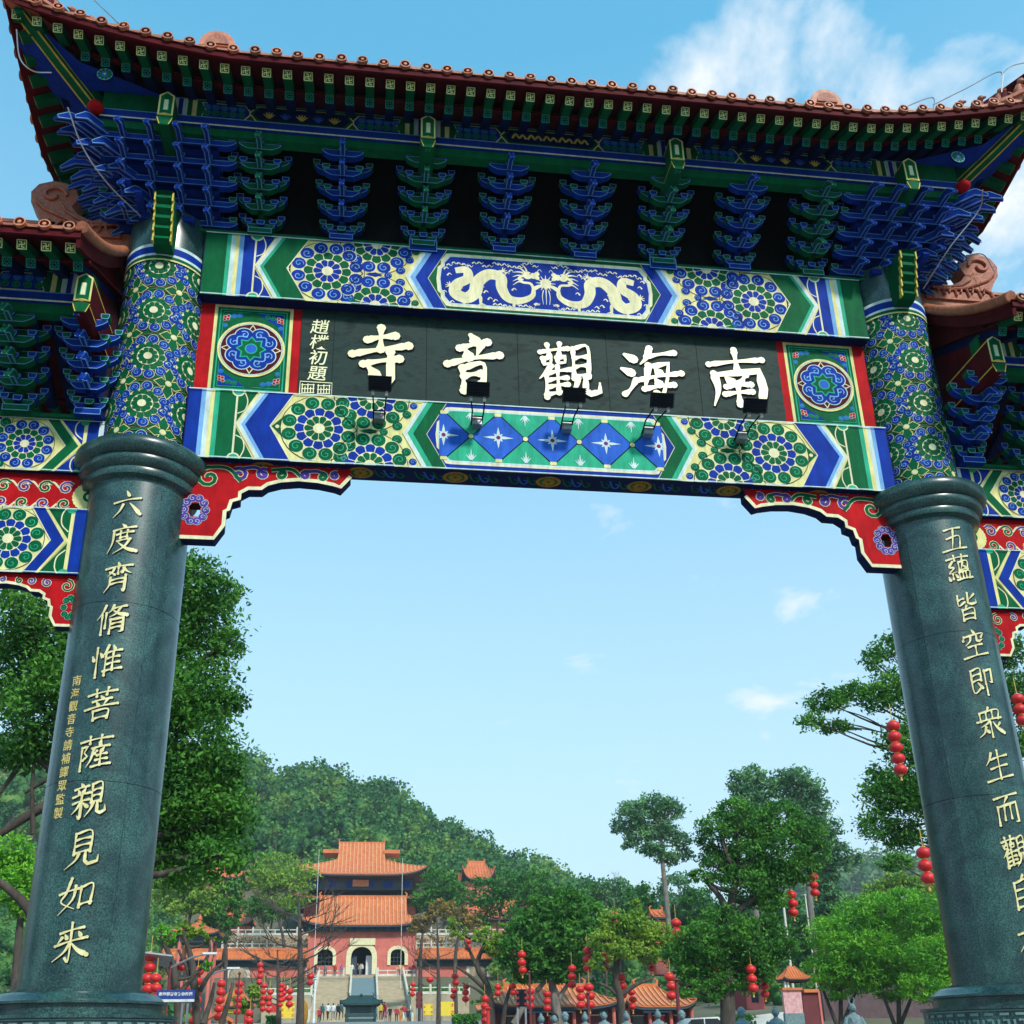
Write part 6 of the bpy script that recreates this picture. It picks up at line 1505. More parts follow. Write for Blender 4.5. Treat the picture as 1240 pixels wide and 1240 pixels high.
# ---- people
def person_mesh(pose):
    """one continuous figure: skinned skeleton, grown to a mesh; clothing by material"""
    st = {'stand': 0.0, 'walk': .16, 'climb': .22}[pose]; lift = .18 if pose == 'climb' else 0
    J = [(0, 0, .95, .155), (0, 0, 1.18, .135), (0, .0, 1.38, .17), (0, 0, 1.50, .06), (0, -.01, 1.60, .095), (0, -.01, 1.70, .085),
         (-.10, 0, .90, .10), (-.10, -st, .50+lift, .07), (-.10, -st*.6, .08+lift, .05), (-.10, -st*.6-.12, .03+lift, .04),
         (.10, 0, .90, .10), (.10, st*.5, .49, .07), (.10, st, .08, .05), (.10, st-.12, .03, .04),
         (-.19, 0, 1.40, .065), (-.25, st*.6, 1.13, .05), (-.25, st*.3-.10, .90, .038), (-.25, st*.3-.14, .82, .035),
         (.19, 0, 1.40, .065), (.25, -st*.6, 1.13, .05), (.25, -st*.7-.08, .90, .038), (.25, -st*.7-.12, .82, .035)]
    Ed = [(0, 1), (1, 2), (2, 3), (3, 4), (4, 5), (0, 6), (6, 7), (7, 8), (8, 9), (0, 10), (10, 11), (11, 12), (12, 13), (2, 14), (14, 15), (15, 16), (16, 17), (2, 18), (18, 19), (19, 20), (20, 21)]
    me = bpy.data.meshes.new('p'); me.from_pydata([j[:3] for j in J], Ed, []); o = bpy.data.objects.new('p', me); COL.objects.link(o)
    md = o.modifiers.new('s', 'SKIN'); md.use_smooth_shade = True
    for i, v in enumerate(me.skin_vertices[0].data): v.radius = (J[i][3], J[i][3]*.85); v.use_root = (i == 0)
    sb = o.modifiers.new('b', 'SUBSURF'); sb.levels = 1; bpy.context.view_layer.update()
    r = bpy.data.meshes.new_from_object(o.evaluated_get(bpy.context.evaluated_depsgraph_get())); bpy.data.objects.remove(o); r.name = 'body'
    return r
for nm, c in (('skin', (.45, .25, .17)), ('hair', (.015, .012, .012))): mat(nm, c, .6)
CLOTH = {'white': (.7, .7, .7), 'black': (.015, .015, .02), 'red': (.5, .02, .03), 'navy': (.02, .03, .08), 'teal': (.03, .14, .15), 'purple': (.28, .10, .30), 'grey': (.22, .22, .24), 'yellow': (.75, .50, .04), 'pink': (.6, .28, .32), 'orange': (.65, .22, .03), 'beige': (.45, .38, .28)}
for k_, c in CLOTH.items(): mat('cloth '+k_, c, .85)
BASE = {p: person_mesh(p) for p in ('stand', 'walk', 'climb')}
def person(px, pyf, top, bottom, pose, lbl, Y=None, rz=0, h=1.0, grp=None, hair='hair'):
    if Y is None:
        Y = 120.0
        for _ in range(60):
            z = zz0(Y) if Y > 120 else 4.5; d = at(px, pyf, Y).z-z
            Y += 3.0*(-1 if d > 0 else 1)*min(1, abs(d)) ; Y = max(100, min(149, Y))
        z = zz0(Y)+.1 if Y > 120 else 4.5
    else: z = ground(at(px, pyf, Y).x, Y)
    p = at(px, pyf, Y); t = thing('person', lbl, 'person', (p.x, Y, z), grp or 'visitors at the temple stairs', rz)
    me = BASE[pose].copy(); me.materials.clear()
    for q in ('skin', 'cloth '+top, 'cloth '+bottom, 'black', hair): me.materials.append(MATS[q])
    for pl in me.polygons:
        c = pl.center; pl.material_index = 3 if c.z < .08 else 2 if c.z < .93 and abs(c.x) < .2 else 0 if (abs(c.x) > .2 and c.z < .92) else 1 if c.z < 1.47 else (4 if (c.z > 1.66 or (c.y > .0 and c.z > 1.52)) else 0)
    o = inst('body', me, t, sc=(h, h, h)); return t
PPL = [(397, 1229, 'white', 'black', 'climb', 'person in a white top climbing the left stairs'), (403, 1236, 'white', 'grey', 'climb', 'person in white just below the highest white-clad climber'),
 (409, 1229, 'black', 'black', 'climb', 'person in black beside the left edge of the incense burner, upper pair'), (413, 1228, 'teal', 'black', 'climb', 'person in teal next to the burner roof on the left stairs'),
 (390, 1235, 'teal', 'navy', 'walk', 'person in dark teal at the foot of the left stairs'), (386, 1240, 'red', 'black', 'stand', 'person in a red top by the left balustrade foot'),
 (411, 1243, 'purple', 'grey', 'walk', 'person in purple walking left of the burner'), (403, 1247, 'red', 'black', 'walk', 'person in dark red left of the one in purple'),
 (424, 1249, 'white', 'black', 'stand', 'person in white just in front of the burner'), (434, 1249, 'beige', 'grey', 'stand', 'person in beige before the middle of the burner'),
 (464, 1197, 'black', 'red', 'climb', 'person in black high on the right stairs'), (466, 1203, 'red', 'black', 'climb', 'person with a red skirt high on the right stairs'),
 (461, 1228, 'yellow', 'black', 'stand', 'person in yellow at the right edge of the burner'), (472, 1238, 'black', 'black', 'stand', 'person in black right of the burner'),
 (467, 1240, 'pink', 'grey', 'stand', 'person in pink beside the burner leg'), (480, 1238, 'red', 'black', 'stand', 'person in red in the group on the right stairs foot, left end'),
 (485, 1240, 'orange', 'orange', 'walk', 'person in an orange robe in the group at the right stairs'), (489, 1237, 'red', 'white', 'climb', 'person in a red top and white trousers in the right group'),
 (494, 1239, 'navy', 'black', 'stand', 'person in navy by the right balustrade foot'), (483, 1249, 'yellow', 'red', 'walk', 'person in yellow and red below the right group'),
 (378, 1246, 'black', 'black', 'stand', 'person in black at the left end of the stairs'), (391, 1248, 'grey', 'black', 'walk', 'person in grey low at the left of the stairs'),
 (500, 1247, 'red', 'grey', 'stand', 'person in red outside the right balustrade')]
for i, (x, y, a, b, ps, l) in enumerate(PPL): person(x, y, a, b, ps, l, rz=(0 if ps == 'stand' else pi) + RNG.uniform(-.5, .5), h=float(RNG.uniform(.93, 1.04)))
for x, a, l in ((433, 'black', 'person in black standing inside the temple door'), (438, 'white', 'person in white standing in the temple doorway')):
    p = at(x, 1178, 151.6); t = person(x, 1178, a, 'black', 'stand', l, Y=151.6); t.location = (p.x, 151.3, 12.17)

# ---- stone statues in a row behind the archway
def statue_mesh(seed, kind):
    r = random.Random(seed); st = 'statue stone'; m = MB()
    m.lathe([(.40, 0), (.44, .1), (.42, .5), (.36, .9), (.31, 1.2), (.29, 1.38), (.22, 1.50), (.10, 1.56), (.075, 1.62)], st, n=18)
    m.ball((0, -.02, 1.76), .145, st, 16, 12, (.86, .98, 1.12)); m.ball((0, -.155, 1.75), .03, st, 8, 6, (1, 1, 1.3))
    for s in (-1, 1):
        m.ball((s*.125, 0, 1.75), .035, st, 8, 6, (.5, .8, 1.6)); m.tube([(s*.25, 0, 1.42), (s*.37, -.03, 1.18), (s*.26, -.24, 1.10), (s*.06, -.34, 1.16)], [.10, .095, .08, .05], st, 9)
        m.ball((s*.05, -.13, 1.80), .02, st, 6, 4); m.tube([(s*.2, -.2, 1.42), (s*.1, -.3, 1.0), (s*.12, -.36, .4)], .03, st, 6)
    m.tube([(-.04, -.145, 1.69), (.04, -.145, 1.69)], .012, st, 5)
    if kind == 0: m.ball((0, .02, 1.93), .065, st, 10, 8)
    elif kind == 1: m.lathe([(.15, 1.80), (.16, 1.86), (.10, 1.95), (.05, 2.0)], st, n=14); 
    elif kind == 2:
        for s in (-1, 1): m.tube([(s*.05, 0, 1.88), (s*.12, 0, 2.05), (s*.09, 0, 2.16)], [.03, .025, .01], st, 6)
    elif kind == 3: m.lathe([(.17, 1.70), (.175, 1.85), (.12, 1.95), (.03, 1.99)], st, n=14, a0=.1, a1=pi)
    return m
SX_ = [(655, 1223, 0, 'slender'), (671, 1223, 3, 'hooded'), (684, 1221, 1, 'capped'), (708, 1221, 0, 'smooth'), (731, 1219, 3, 'veiled'), (758, 1220, 0, 'straight'), (796, 1218, 0, 'topknotted'), (825, 1219, 1, 'round capped'), (897, 1215, 1, 'crowned'), (938, 1214, 0, 'tall bun'), (1030, 1203, 2, 'horned')]
WH = ['leftmost of the row', 'second from the left', 'third, under the tree', 'before the maroon hall', 'beside the yellow strip', 'at the dark tree trunk', 'right of the red door', 'in front of the dark post', 'beside the thick trunk', 'before the pale drive', 'rightmost, near the gate tower']
for (x, y, kd, ds), wh in zip(SX_, WH):
    Y = 34.0 if x < 880 else 29.0; top = at(x, y+4, Y); h = {0: 1.99, 1: 2.0, 2: 2.16, 3: 1.99}[kd]; t = thing('stone_statue', f'grey stone monk statue, {ds} head, {wh}', 'statue', (top.x, Y, ground(top.x, Y)), 'stone monk statues in a row', RNG.uniform(-.5, .5))
    zt3 = top.z-ground(top.x, Y); zb3 = zt3-h; inst('figure', statue_mesh(x, kd).mesh('figure', 60), t, (0, 0, zb3))
    m = MB(); m.box(-.45, .45, -.45, .45, -.3, zb3, 'statue stone'); m.build('plinth', t)
# parked car beyond the lantern tree
CAR = thing('parked_car', 'silver white car parked under the dark lantern tree', 'car', (at(848, 1240, 47).x, 47, ground(at(848, 1240, 47).x, 47))); zc_ = at(848, 1232, 47).z-CAR.location.z
sc_ = zc_/1.45; m = MB()
body = [(-2.1, .35), (-2.15, .75), (-1.3, .92), (-.75, 1.40), (.75, 1.45), (1.35, .98), (2.1, .85), (2.15, .4)]
m.prism(body, (0, -.8, 0), X_, Z_, Y_, 1.6, 'white paint'); b = m.build('body', CAR)
m = MB(); 
for P in ([(-1.15, .93), (-.7, 1.33), (-.05, 1.36), (-.05, .95)], [(.02, .95), (.02, 1.36), (.7, 1.37), (1.15, .98)]): m.prism(P, (0, -.81, 0), X_, Z_, Y_, 1.62, 'glass dark')
m.build('window', CAR)
for x in (-1.35, 1.35):
    for y in (-.82, .62): m = MB(); m.prism([(x+.33*cos(2*pi*k/16), .33+.33*sin(2*pi*k/16)) for k in range(16)], (0, y, 0), X_, Z_, Y_, .2, 'black'); m.build('wheel', CAR)
CAR.location.z += zc_-1.45

# ---- red lanterns
def lantern_mesh():
    m = MB(); n = 20; V = []; K = 10
    for j in range(K+1):
        b = -pi/2+pi*j/K
        for i in range(n): r = cos(b)*(1+(.03 if i % 2 else -.02)); V.append((r*.5*cos(2*pi*i/n), r*.5*sin(2*pi*i/n), .40*sin(b)))
    m.add(V, [(j*n+i, j*n+(i+1) % n, (j+1)*n+(i+1) % n, (j+1)*n+i) for j in range(K) for i in range(n)], 'lantern red')
    m.lathe([(.17, .37), (.17, .43), (.02, .44)], 'lantern gold', n=12); m.lathe([(.02, -.44), (.17, -.43), (.17, -.37)], 'lantern gold', n=12); return m.mesh('lantern', 50)
LAN = lantern_mesh()
m = MB(); m.lathe([(.10, 0), (.14, -.12), (.05, -.2), (.06, -.28), (.10, -.55), (.09, -.56)], 'lantern gold', n=8); TAS = m.mesh('tassel')
LS = [ # x, top y, count, diameter px, depth, where
 (1080, 872, 5, 17, 15, 'on a bare branch left of the right column'), (1117, 1025, 3, 18, 15, 'low beside the right column'), (1231, 840, 3, 17, 15, 'right of the right column at the frame edge'),
 (984, 1057, 3, 11, 37, 'at the right tip of the dark tree'), (958, 1078, 3, 12, 37, 'under the right side of the dark tree, large balls'), (865, 1148, 3, 11, 37, 'in the lower crown of the dark tree, left of its trunk'),
 (909, 1168, 3, 12, 36, 'right of the thick trunk, nearer string'), (924, 1180, 3, 10, 38, 'right of the thick trunk, farther string'), (818, 1112, 2, 12, 37, 'at the upper left of the dark tree'), (811, 1177, 3, 12, 36, 'on the dark red post by the low hall'),
 (752, 1178, 3, 11, 50, 'before the trunk of the yellowish tree'), (765, 1197, 3, 9, 50, 'just right of the yellowish tree trunk'), (711, 1146, 3, 11, 50, 'in the gap between the green and yellowish trees'), (692, 1168, 3, 10, 52, 'at the right edge of the green tree'),
 (733, 1150, 3, 9, 52, 'behind the yellowish leaves'), (789, 1160, 2, 9, 50, 'at the right of the yellowish tree'), (744, 1103, 2, 10, 52, 'at the top of the yellowish tree'), (702, 1193, 3, 10, 48, 'over the low hall roof, left string of a pair'), (713, 1190, 3, 11, 48, 'over the low hall roof, right string of a pair'),
 (632, 1151, 3, 10, 55, 'high in the green tree'), (662, 1199, 3, 9, 55, 'between the two trunks of the green tree'), (642, 1196, 3, 9, 54, 'beside the black display board'), (621, 1190, 2, 8, 56, 'over the low hall ridge, left'), (603, 1191, 2, 8, 56, 'at the left end of the low hall roof'), (587, 1205, 4, 9, 54, 'on the leaning trunk left of the low hall'),
 (566, 1136, 2, 8, 60, 'on the yellow green tree before the coping'), (564, 1190, 3, 8, 60, 'low before the right perimeter wall'), (551, 1178, 2, 8, 62, 'before the right perimeter wall, higher'), (549, 1196, 2, 7, 62, 'before the right perimeter wall, lower'), (520, 1182, 1, 8, 70, 'single, just right of the stairs'),
 (500, 1189, 3, 6, 100, 'hanging above the right stair balustrade'), (316, 1165, 4, 7, 60, 'before the left perimeter wall'), (344, 1192, 3, 7, 62, 'left of the bare trunk, short string'), (320, 1190, 5, 7, 58, 'lower, before the left perimeter wall'), (327, 1198, 4, 7, 56, 'close to the red notice'), (341, 1190, 5, 6, 60, 'slim string near the yellow board'), (351, 1196, 3, 8, 60, 'nearest the yellow board'), (376, 1178, 2, 8, 64, 'on a twig of the bare tree'),
 (240, 1170, 3, 12, 34, 'on the left lamp pole, upper'), (239, 1205, 3, 12, 34, 'on the left lamp pole, lower'), (268, 1186, 5, 10, 36, 'long string in front of the left arch'), (290, 1187, 3, 9, 44, 'on the thin post before the kiosk, upper'), (288, 1213, 2, 8, 44, 'on the thin post before the kiosk, lower'),
 (183, 1152, 4, 13, 30, 'touching the left column, upper'), (190, 1178, 5, 12, 28, 'beside the left column above the pedestal'), (212, 1166, 3, 11, 33, 'above the blue sign, left'), (222, 1158, 2, 9, 33, 'above the blue sign, right'), (225, 1192, 2, 10, 35, 'behind the blue sign'), (303, 1222, 3, 9, 40, 'right of the kiosk near the ground')]
for (x, y, n, d, Y, wh) in LS:
    k = sk(Y)/1.05*1.03; D = d*k; p = at(x, y, Y); t = thing('lantern_string', f'{n} red lanterns {wh}' if n > 1 else f'single red lantern {wh[8:]}', 'lanterns', p, 'strings of red lanterns')
    rr = random.Random(x); z = -D*.45
    for i in range(n): inst('lantern', LAN, t, (rr.uniform(-.08, .08)*D, rr.uniform(-.05, .05)*D, z), (rr.uniform(-.12, .12), rr.uniform(-.12, .12), rr.uniform(0, 1)), (D, D, D*1.05)); z -= D*.86
    inst('tassel', TAS, t, (0, 0, z+D*.45), (0, 0, 0), (D, D, D*.8)); m = MB(); m.tube([(0, 0, D*1.3), (0, 0, z+D*.8)], .012, 'lantern gold', 5); m.build('cord', t)

# ---- lamp poles, posts, signs
def pole(lbl, px, pyt, Y, r=.05, m_='maroon wall', name='lamp_post', cat='post', top=None):
    p = at(px, pyt, Y); g0 = ground(p.x, Y); t = thing(name, lbl, cat, (p.x, Y, g0)); h = p.z-g0; m = MB(); m.lathe([(r*1.3, 0), (r*1.3, .3), (r, .35), (r*.85, h)], m_, n=10); m.build('pole', t)
    m = MB(); m.lathe([(r*.85, h), (r*1.8, h+.03), (r*.4, h+.14)], m_, n=10); m.build('cap', t)
    if top: top(t, h)
    return t
pole('dark red post standing against the low hall', 819, 1188, 35, .09); pole('dark red post under the lantern pair before the hall', 712, 1204, 47, .08); pole('dark red post beside the black display board', 641, 1178, 53, .07)
pole('short red post by the leaning trunk', 591, 1222, 53, .12, 'banner red'); pole('thin red post before the kiosk', 290, 1180, 43, .05); pole('grey pole in the hillside trees on the right', 949, 1098, 66, .10, 'white stone'); pole('thin grey pole between tall trees on the right', 975, 1085, 66, .06, 'white stone')
pole('tall white pole beside the temple stairs on the left', 382, 1186, 100, .12, 'white paint'); 
pole('slender flagpole left before the main hall', 386.5, 1030, 140, .045, 'white stone', 'flagpole', 'flagpole'); pole('slender flagpole right before the main hall', 487.5, 1040, 140, .045, 'white stone', 'flagpole', 'flagpole')
def solar(lbl, px, pyt, Y, s):
    def tp(t, h):
        m = MB(); R = Matrix.Rotation(radians(-25), 3, 'X') @ Matrix.Rotation(radians(8*s), 3, 'Y'); m.box(-.65, .65, -.4, .4, -.03, .03, 'grey metal', R, (-.55, 0, h+.1)); m.build('solar_panel', t)
        m = MB(); m.tube([(0, 0, h-.2), (.7, 0, h+.15), (1.3, 0, h+.3)], [.04, .035, .03], 'grey metal', 6); m.build('arm', t); m = MB(); m.box(1.1, 1.6, -.1, .1, h+.26, h+.33, 'white paint'); m.build('lamp_head', t)
    pole(lbl, px, pyt, Y, .05, 'maroon wall', 'solar_street_lamp', 'street lamp', tp)
solar('solar street lamp nearest the left column', 207, 1165, 30, 1); solar('solar street lamp with red pole left of the arch', 240, 1182, 34, 1)
SG = thing('street_sign', 'blue direction sign with white characters beside the left pedestal', 'sign', (at(212, 1206, 12).x, 12, ground(0, 12)))
a, b = at(190, 1199, 12), at(235, 1213, 12); gz0 = SG.location.z; ox_ = SG.location.x
m = MB(); m.box(a.x-ox_, b.x-ox_, 0, .03, b.z-gz0+.05, a.z-gz0, 'sign blue'); m.build('blue_panel', SG); m = MB(); m.box(a.x-ox_, b.x-ox_, .001, .029, b.z-gz0, b.z-gz0+.048, 'white paint'); m.build('white_strip', SG)
cu = bpy.data.curves.new('sign_text', 'FONT'); cu.body = '南海观音寺为你祈福'; cu.align_x = 'CENTER'; cu.align_y = 'CENTER'; cu.size = (b.x-a.x)/10.2; cu.extrude = .002; cu.offset = .002; cu.materials.append(M['white paint'])
t_ = text_mesh('lettering', cu, SG); t_.location = ((a.x+b.x)/2-ox_, -.004, (a.z+b.z)/2-gz0+.03); t_.rotation_euler = (pi/2, 0, 0)
m = MB()
for x in (.15, .25): m.box(x-.02, x+.02, .03, .07, 0, a.z-gz0, 'grey metal')
m.build('post', SG)
def board_(lbl, x0, x1, y0, y1, Y, mt, rows, lean=0, tm='banner red', name='notice_board'):
    a, b = at(x0, y0, Y), at(x1, y1, Y); g0 = ground((a.x+b.x)/2, Y); t = thing(name, lbl, 'notice board', ((a.x+b.x)/2, Y, g0)); w = (b.x-a.x)/2; m = MB()
    m.box(-w, w, 0, .08, b.z-g0, a.z-g0, mt); p = m.build('panel', t); q = Paint(lambda u, v, e: (u, -.004-e*3, v), None); H = a.z-b.z; zb = b.z-g0
    for r in range(rows):
        v = zb+H*(r+.5)/rows; n = max(2, int(w*2/(H/rows)*.8))
        for i in range(n):
            u = -w*.8+w*1.6*i/max(1, n-1); s = H/rows*.26; q.line([(u-s, v+s*.5), (u+s, v+s*.6)], s*.16, tm, 1); q.line([(u, v+s), (u-.1*s, v-s)], s*.16, tm, 1); q.line([(u-s, v-s*.5), (u+s, v-s*.4)], s*.16, tm, 1)
    q.build('lettering', t); m = MB()
    for s in (-1, 1): m.box(s*w*.8-.05, s*w*.8+.05, .08, .16, 0, b.z-g0+.2, 'grey metal')
    m.build('post', t)
board_('yellow board with red writing left of the bare trunk', 341, 356, 1213, 1233, 95, 'banner yellow', 3); board_('yellow board with red writing right of the stairs, left one', 513, 524, 1216, 1229, 100, 'banner yellow', 2); board_('yellow board with red writing right of the stairs, right one', 530, 550, 1213, 1230, 100, 'banner yellow', 2)
board_('small red notice with white writing by the left lanterns', 325, 339, 1216, 1226, 80, 'banner red', 1, tm='white paint'); board_('black display board with red characters before the green tree', 625.5, 638, 1198, 1219, 48, 'black', 3, tm='banner red'); board_('dark hanging panel right of the stairs', 504, 511, 1201, 1221, 100, 'maroon wall', 3, tm='maroon')
RK = MB(); RK.ball((0, 0, 0), 1, 'orange', 14, 10, (.55, .5, 1.3)); p = at(366, 1228, 95); rk = RK.build('painted_rock', None, 60, loc=(p.x, 95, p.z)); tag(rk, 'orange painted boulder beside the bare trunk left of the stairs', 'rock')

# ---- floodlights on arms along the lower beam
FX = [(-1.855, 'left end, under the leftmost big character'), (-.84, 'second from the left, under the second big character'), (.18, 'middle one'), (1.13, 'second from the right'), (2.16, 'right end, under the rightmost big character')]
for i, (x, wh) in enumerate(FX):
    t = thing('floodlight', f'black finned floodlight on the lower beam, {wh}', 'floodlight', (x, -.36, 7.9), 'floodlights on the lower beam'); dx = (.0, .02, -.03, -.08, -.06)[i]
    m = MB(); R = Matrix.Rotation(radians(28), 3, 'X')
    m.box(-.115, .115, -.05, .03, -.075, .075, 'black', R, (0, -.28, .12))
    for k in range(8): m.box(-.12, .12, -.085, -.05, -.074+k*.0195, -.064+k*.0195, 'black', R, (0, -.28, .12))
    m.build('housing', t)
    m = MB(); m.box(-.10, .10, .031, .036, -.06, .06, 'glass dark', R, (0, -.28, .12)); m.build('lens', t)
    m = MB()
    for s in (-1, 1):
        m.tube([(s*.075, -.27, .04), (s*.06+dx, -.12, -.03), (s*.055+dx, .07, -.08)], .008, 'black', 6); m.box(s*.07-.014, s*.07+.014, -.29, -.26, -.01, .045, 'white paint')
    m.tube([(-.06+dx, -.05, -.05), (.06+dx, -.05, -.05)], .008, 'black', 5); m.build('bracket_arm', t)
    m = MB(); m.box(-.05+dx, .05+dx, -.03, .071, -.13, -.03, 'grey metal'); m.build('junction_box', t)
# ---- lightning conductor wires along the roofs
def wire(lbl, pts, sup=()):
    m = MB(); m.tube(crom([Vector(p) for p in pts], 6), .007, 'grey metal', 5); 
    for p in sup: p = Vector(p); m.tube([p, p-Vector((0, 0, .28))], .006, 'grey metal', 5)
    o = m.build('conductor_wire', gate)
wire('', [at(108, -6, -1.2), at(120, 6, -1.3), at(133, 18, -1.45), at(143, 28, -1.58)])
wire('', [at(20, 36, -1.75), at(24, 70, -1.75), at(40, 86, -1.7), at(62, 88, -1.6)]); wire('', [at(82, 130, -1.6), at(100, 178, -1.45), at(130, 222, -1.25), at(170, 262, -.7)])
wire('', [at(1080, 140, -1.4), at(1087, 134, -1.4), at(1128, 118, -1.3), at(1130, 134, -1.3)]); wire('', [at(1130, 127, -1.3), at(1170, 107, -1.3), at(1211, 87, -1.3), at(1213, 112, -1.3)]); wire('', [at(1213, 90, -1.3), at(1225, 80, -1.3), at(1245, 75, -1.3)])
wire('', [at(1190, 230, -1.6), at(1185, 255, -1.4), at(1150, 300, -1.2), at(1118, 350, -.8)]); wire('', [at(1145, 320, -.3), at(1165, 312, -.3), at(1190, 308, -.3), at(1205, 330, -.3)])

# ---- trees
T = tree
T('banyan_tree', 'large dense dark green tree behind the left column', 14, [(232, 705, 38), (262, 720, 30, .8), (245, 760, 42), (275, 780, 22), (240, 830, 45), (268, 850, 26), (235, 900, 50), (262, 930, 34), (250, 980, 50), (282, 990, 24), (225, 1035, 42), (262, 1040, 34, .7), (205, 960, 45), (195, 840, 50), (180, 760, 50), (150, 700, 45), (195, 690, 36),
   (20, 745, 40), (60, 780, 38), (10, 820, 48), (50, 860, 42), (30, 910, 36, .6), (85, 720, 36), (100, 820, 50), (0, 700, 20), (120, 760, 45)], [(70, 1240), (62, 1150), (85, 1040), (110, 960), (120, 880)], 62000, .15, 'leaf mid', trunk_r=.30, spread=.44, depth=1.6, cl=16,
   extra=((100, 960, 0, 1010, 9), (95, 960, 20, 900, 6), (62, 1150, -10, 1060, 8), (40, 880, 0, 960, 5), (60, 1160, 0, 1240, 10), (110, 930, 30, 960, 4), (40, 1010, 45, 900, 3)))
T('camphor_tree', 'sparse spreading tree behind the right column with branches reaching left', 18, [(1075, 785, 20, .9), (1055, 800, 14), (1035, 838, 22, .6), (1000, 850, 24, .6), (982, 872, 16, .8), (1012, 880, 20, .4), (1062, 845, 24, .7), (1090, 830, 30), (1080, 960, 34), (1062, 1000, 22), (1095, 1010, 26), (1060, 935, 12), (1105, 900, 36), (1085, 1045, 18, .6), (1120, 960, 40), (1218, 790, 26), (1232, 840, 34), (1150, 850, 50), (1180, 780, 40), (1225, 900, 30), (1150, 760, 30)],
   [(1190, 1240), (1185, 1100), (1170, 980), (1160, 880)], 40000, .14, 'leaf mid', trunk_r=.13, spread=.42, sparse=.5, cl=14, extra=((1165, 920, 1085, 890, 3), (1085, 890, 1015, 858, 1.2), (1085, 890, 995, 880, 1.0), (1165, 1000, 1070, 1010, 2), (1165, 960, 1075, 960, 2)))
T('dark_lantern_tree', 'dark dense two-tiered tree hung with lanterns, right of centre', 37, [(868, 1000, 22), (893, 985, 22), (915, 1003, 28), (945, 990, 26, .8), (975, 1005, 22), (985, 1030, 20), (945, 1030, 32), (905, 1040, 32), (868, 1050, 24, .8), (850, 1062, 14, .7), (900, 1070, 26), (940, 1062, 28), (968, 1056, 24, .7), (930, 1090, 22, .7), (858, 1018, 16),
   (845, 1140, 26), (875, 1125, 30), (905, 1140, 30), (935, 1142, 26), (955, 1150, 14), (825, 1160, 22), (850, 1175, 28, .7), (915, 1165, 26, .6), (880, 1160, 24), (830, 1195, 16), (935, 1118, 14, .8), (862, 1198, 18, .7), (900, 1190, 20, .7), (878, 1185, 18), (920, 1180, 18, .7)], [(877, 1245), (882, 1180), (884, 1110), (892, 1060)], 46000, .20, 'leaf mid', trunk_r=.30, spread=.3, extra=((884, 1112, 855, 1068, 5), (886, 1110, 930, 1075, 5), (880, 1190, 850, 1180, 5), (880, 1190, 905, 1160, 5)))
T('mango_tree', 'full mid green tree with several trunks before the low hall', 57, [(655, 1105, 22), (690, 1100, 26), (715, 1112, 22), (640, 1130, 26), (672, 1130, 30), (705, 1138, 28), (625, 1155, 22), (655, 1160, 28, .8), (690, 1162, 26, .8), (718, 1155, 16), (640, 1178, 20, .7), (672, 1180, 18, .6)], [(682, 1245), (672, 1212), (668, 1180), (672, 1150)], 21000, .34, 'leaf mid', 'pale bark', trunk_r=.28, extra=((622, 1240, 650, 1200, 4), (650, 1200, 672, 1180, 3), (676, 1210, 700, 1180, 3)))
T('loquat_tree', 'loose yellow green tree with lanterns before the low hall', 49, [(745, 1118, 20), (770, 1125, 22), (795, 1135, 20), (730, 1140, 18), (755, 1150, 20, .7), (785, 1155, 18, .7), (808, 1140, 16), (770, 1100, 12), (725, 1165, 12)], [(755, 1245), (752, 1215), (745, 1180), (750, 1140)], 8500, .26, 'leaf yellow green', trunk_r=.22, sparse=.4, extra=((752, 1210, 725, 1190, 3), (752, 1205, 790, 1185, 3), (745, 1180, 770, 1130, 2)))
T('young_lantern_tree', 'thin yellow green tree leaning before the right perimeter wall', 58, [(555, 1128, 12, .7), (590, 1135, 16, .8), (600, 1150, 12), (545, 1118, 8), (612, 1130, 14, .8)], [(598, 1245), (592, 1200), (578, 1170), (588, 1140)], 2600, .26, 'leaf yellow green', trunk_r=.22, sparse=.5, extra=((580, 1178, 556, 1130, 2.4), (590, 1200, 552, 1170, 2.6), (592, 1210, 560, 1190, 2), (608, 1245, 620, 1190, 3.2)))
for i, (lb, lbl, Yd, n, lf_, mt_) in enumerate((
   ([(1000, 1130, 24), (1030, 1115, 26, .8), (1015, 1155, 28), (1000, 1175, 24, .6), (1040, 1150, 28), (1030, 1180, 30, .8), (1015, 1200, 18, .6)], 'feathery bright green tree, left one of the clump by the gate tower', 54, 19000, .27, 'leaf bright'),
   ([(1065, 1100, 26, .8), (1095, 1090, 22, .7), (1085, 1125, 32), (1060, 1145, 28), (1095, 1165, 30, .8), (1058, 1180, 28, .7), (1085, 1195, 26, .7), (1065, 1160, 26)], 'feathery bright green tree, middle one of the clump by the boundary wall', 52, 22000, .27, 'leaf bright'),
   ([(1125, 1100, 24), (1145, 1130, 28), (1130, 1160, 32), (1150, 1185, 28, .8), (1170, 1110, 26), (1118, 1195, 26, .7)], 'feathery bright green tree, right one of the clump touching the right column', 50, 19000, .27, 'leaf bright'))):
    c = lb[0]; bx = [1015, 1085, 1140][i]; T('bamboo_like_tree', lbl, Yd, lb, [(bx, 1245), (bx+3, 1200), (bx+2, 1160)], n, lf_, mt_, trunk_r=.13, droop=.1, wid=.3, group='feathery trees at the right', extra=((bx, 1245, bx-25, 1180, 2.5), (bx+4, 1245, bx+28, 1185, 2.5)))
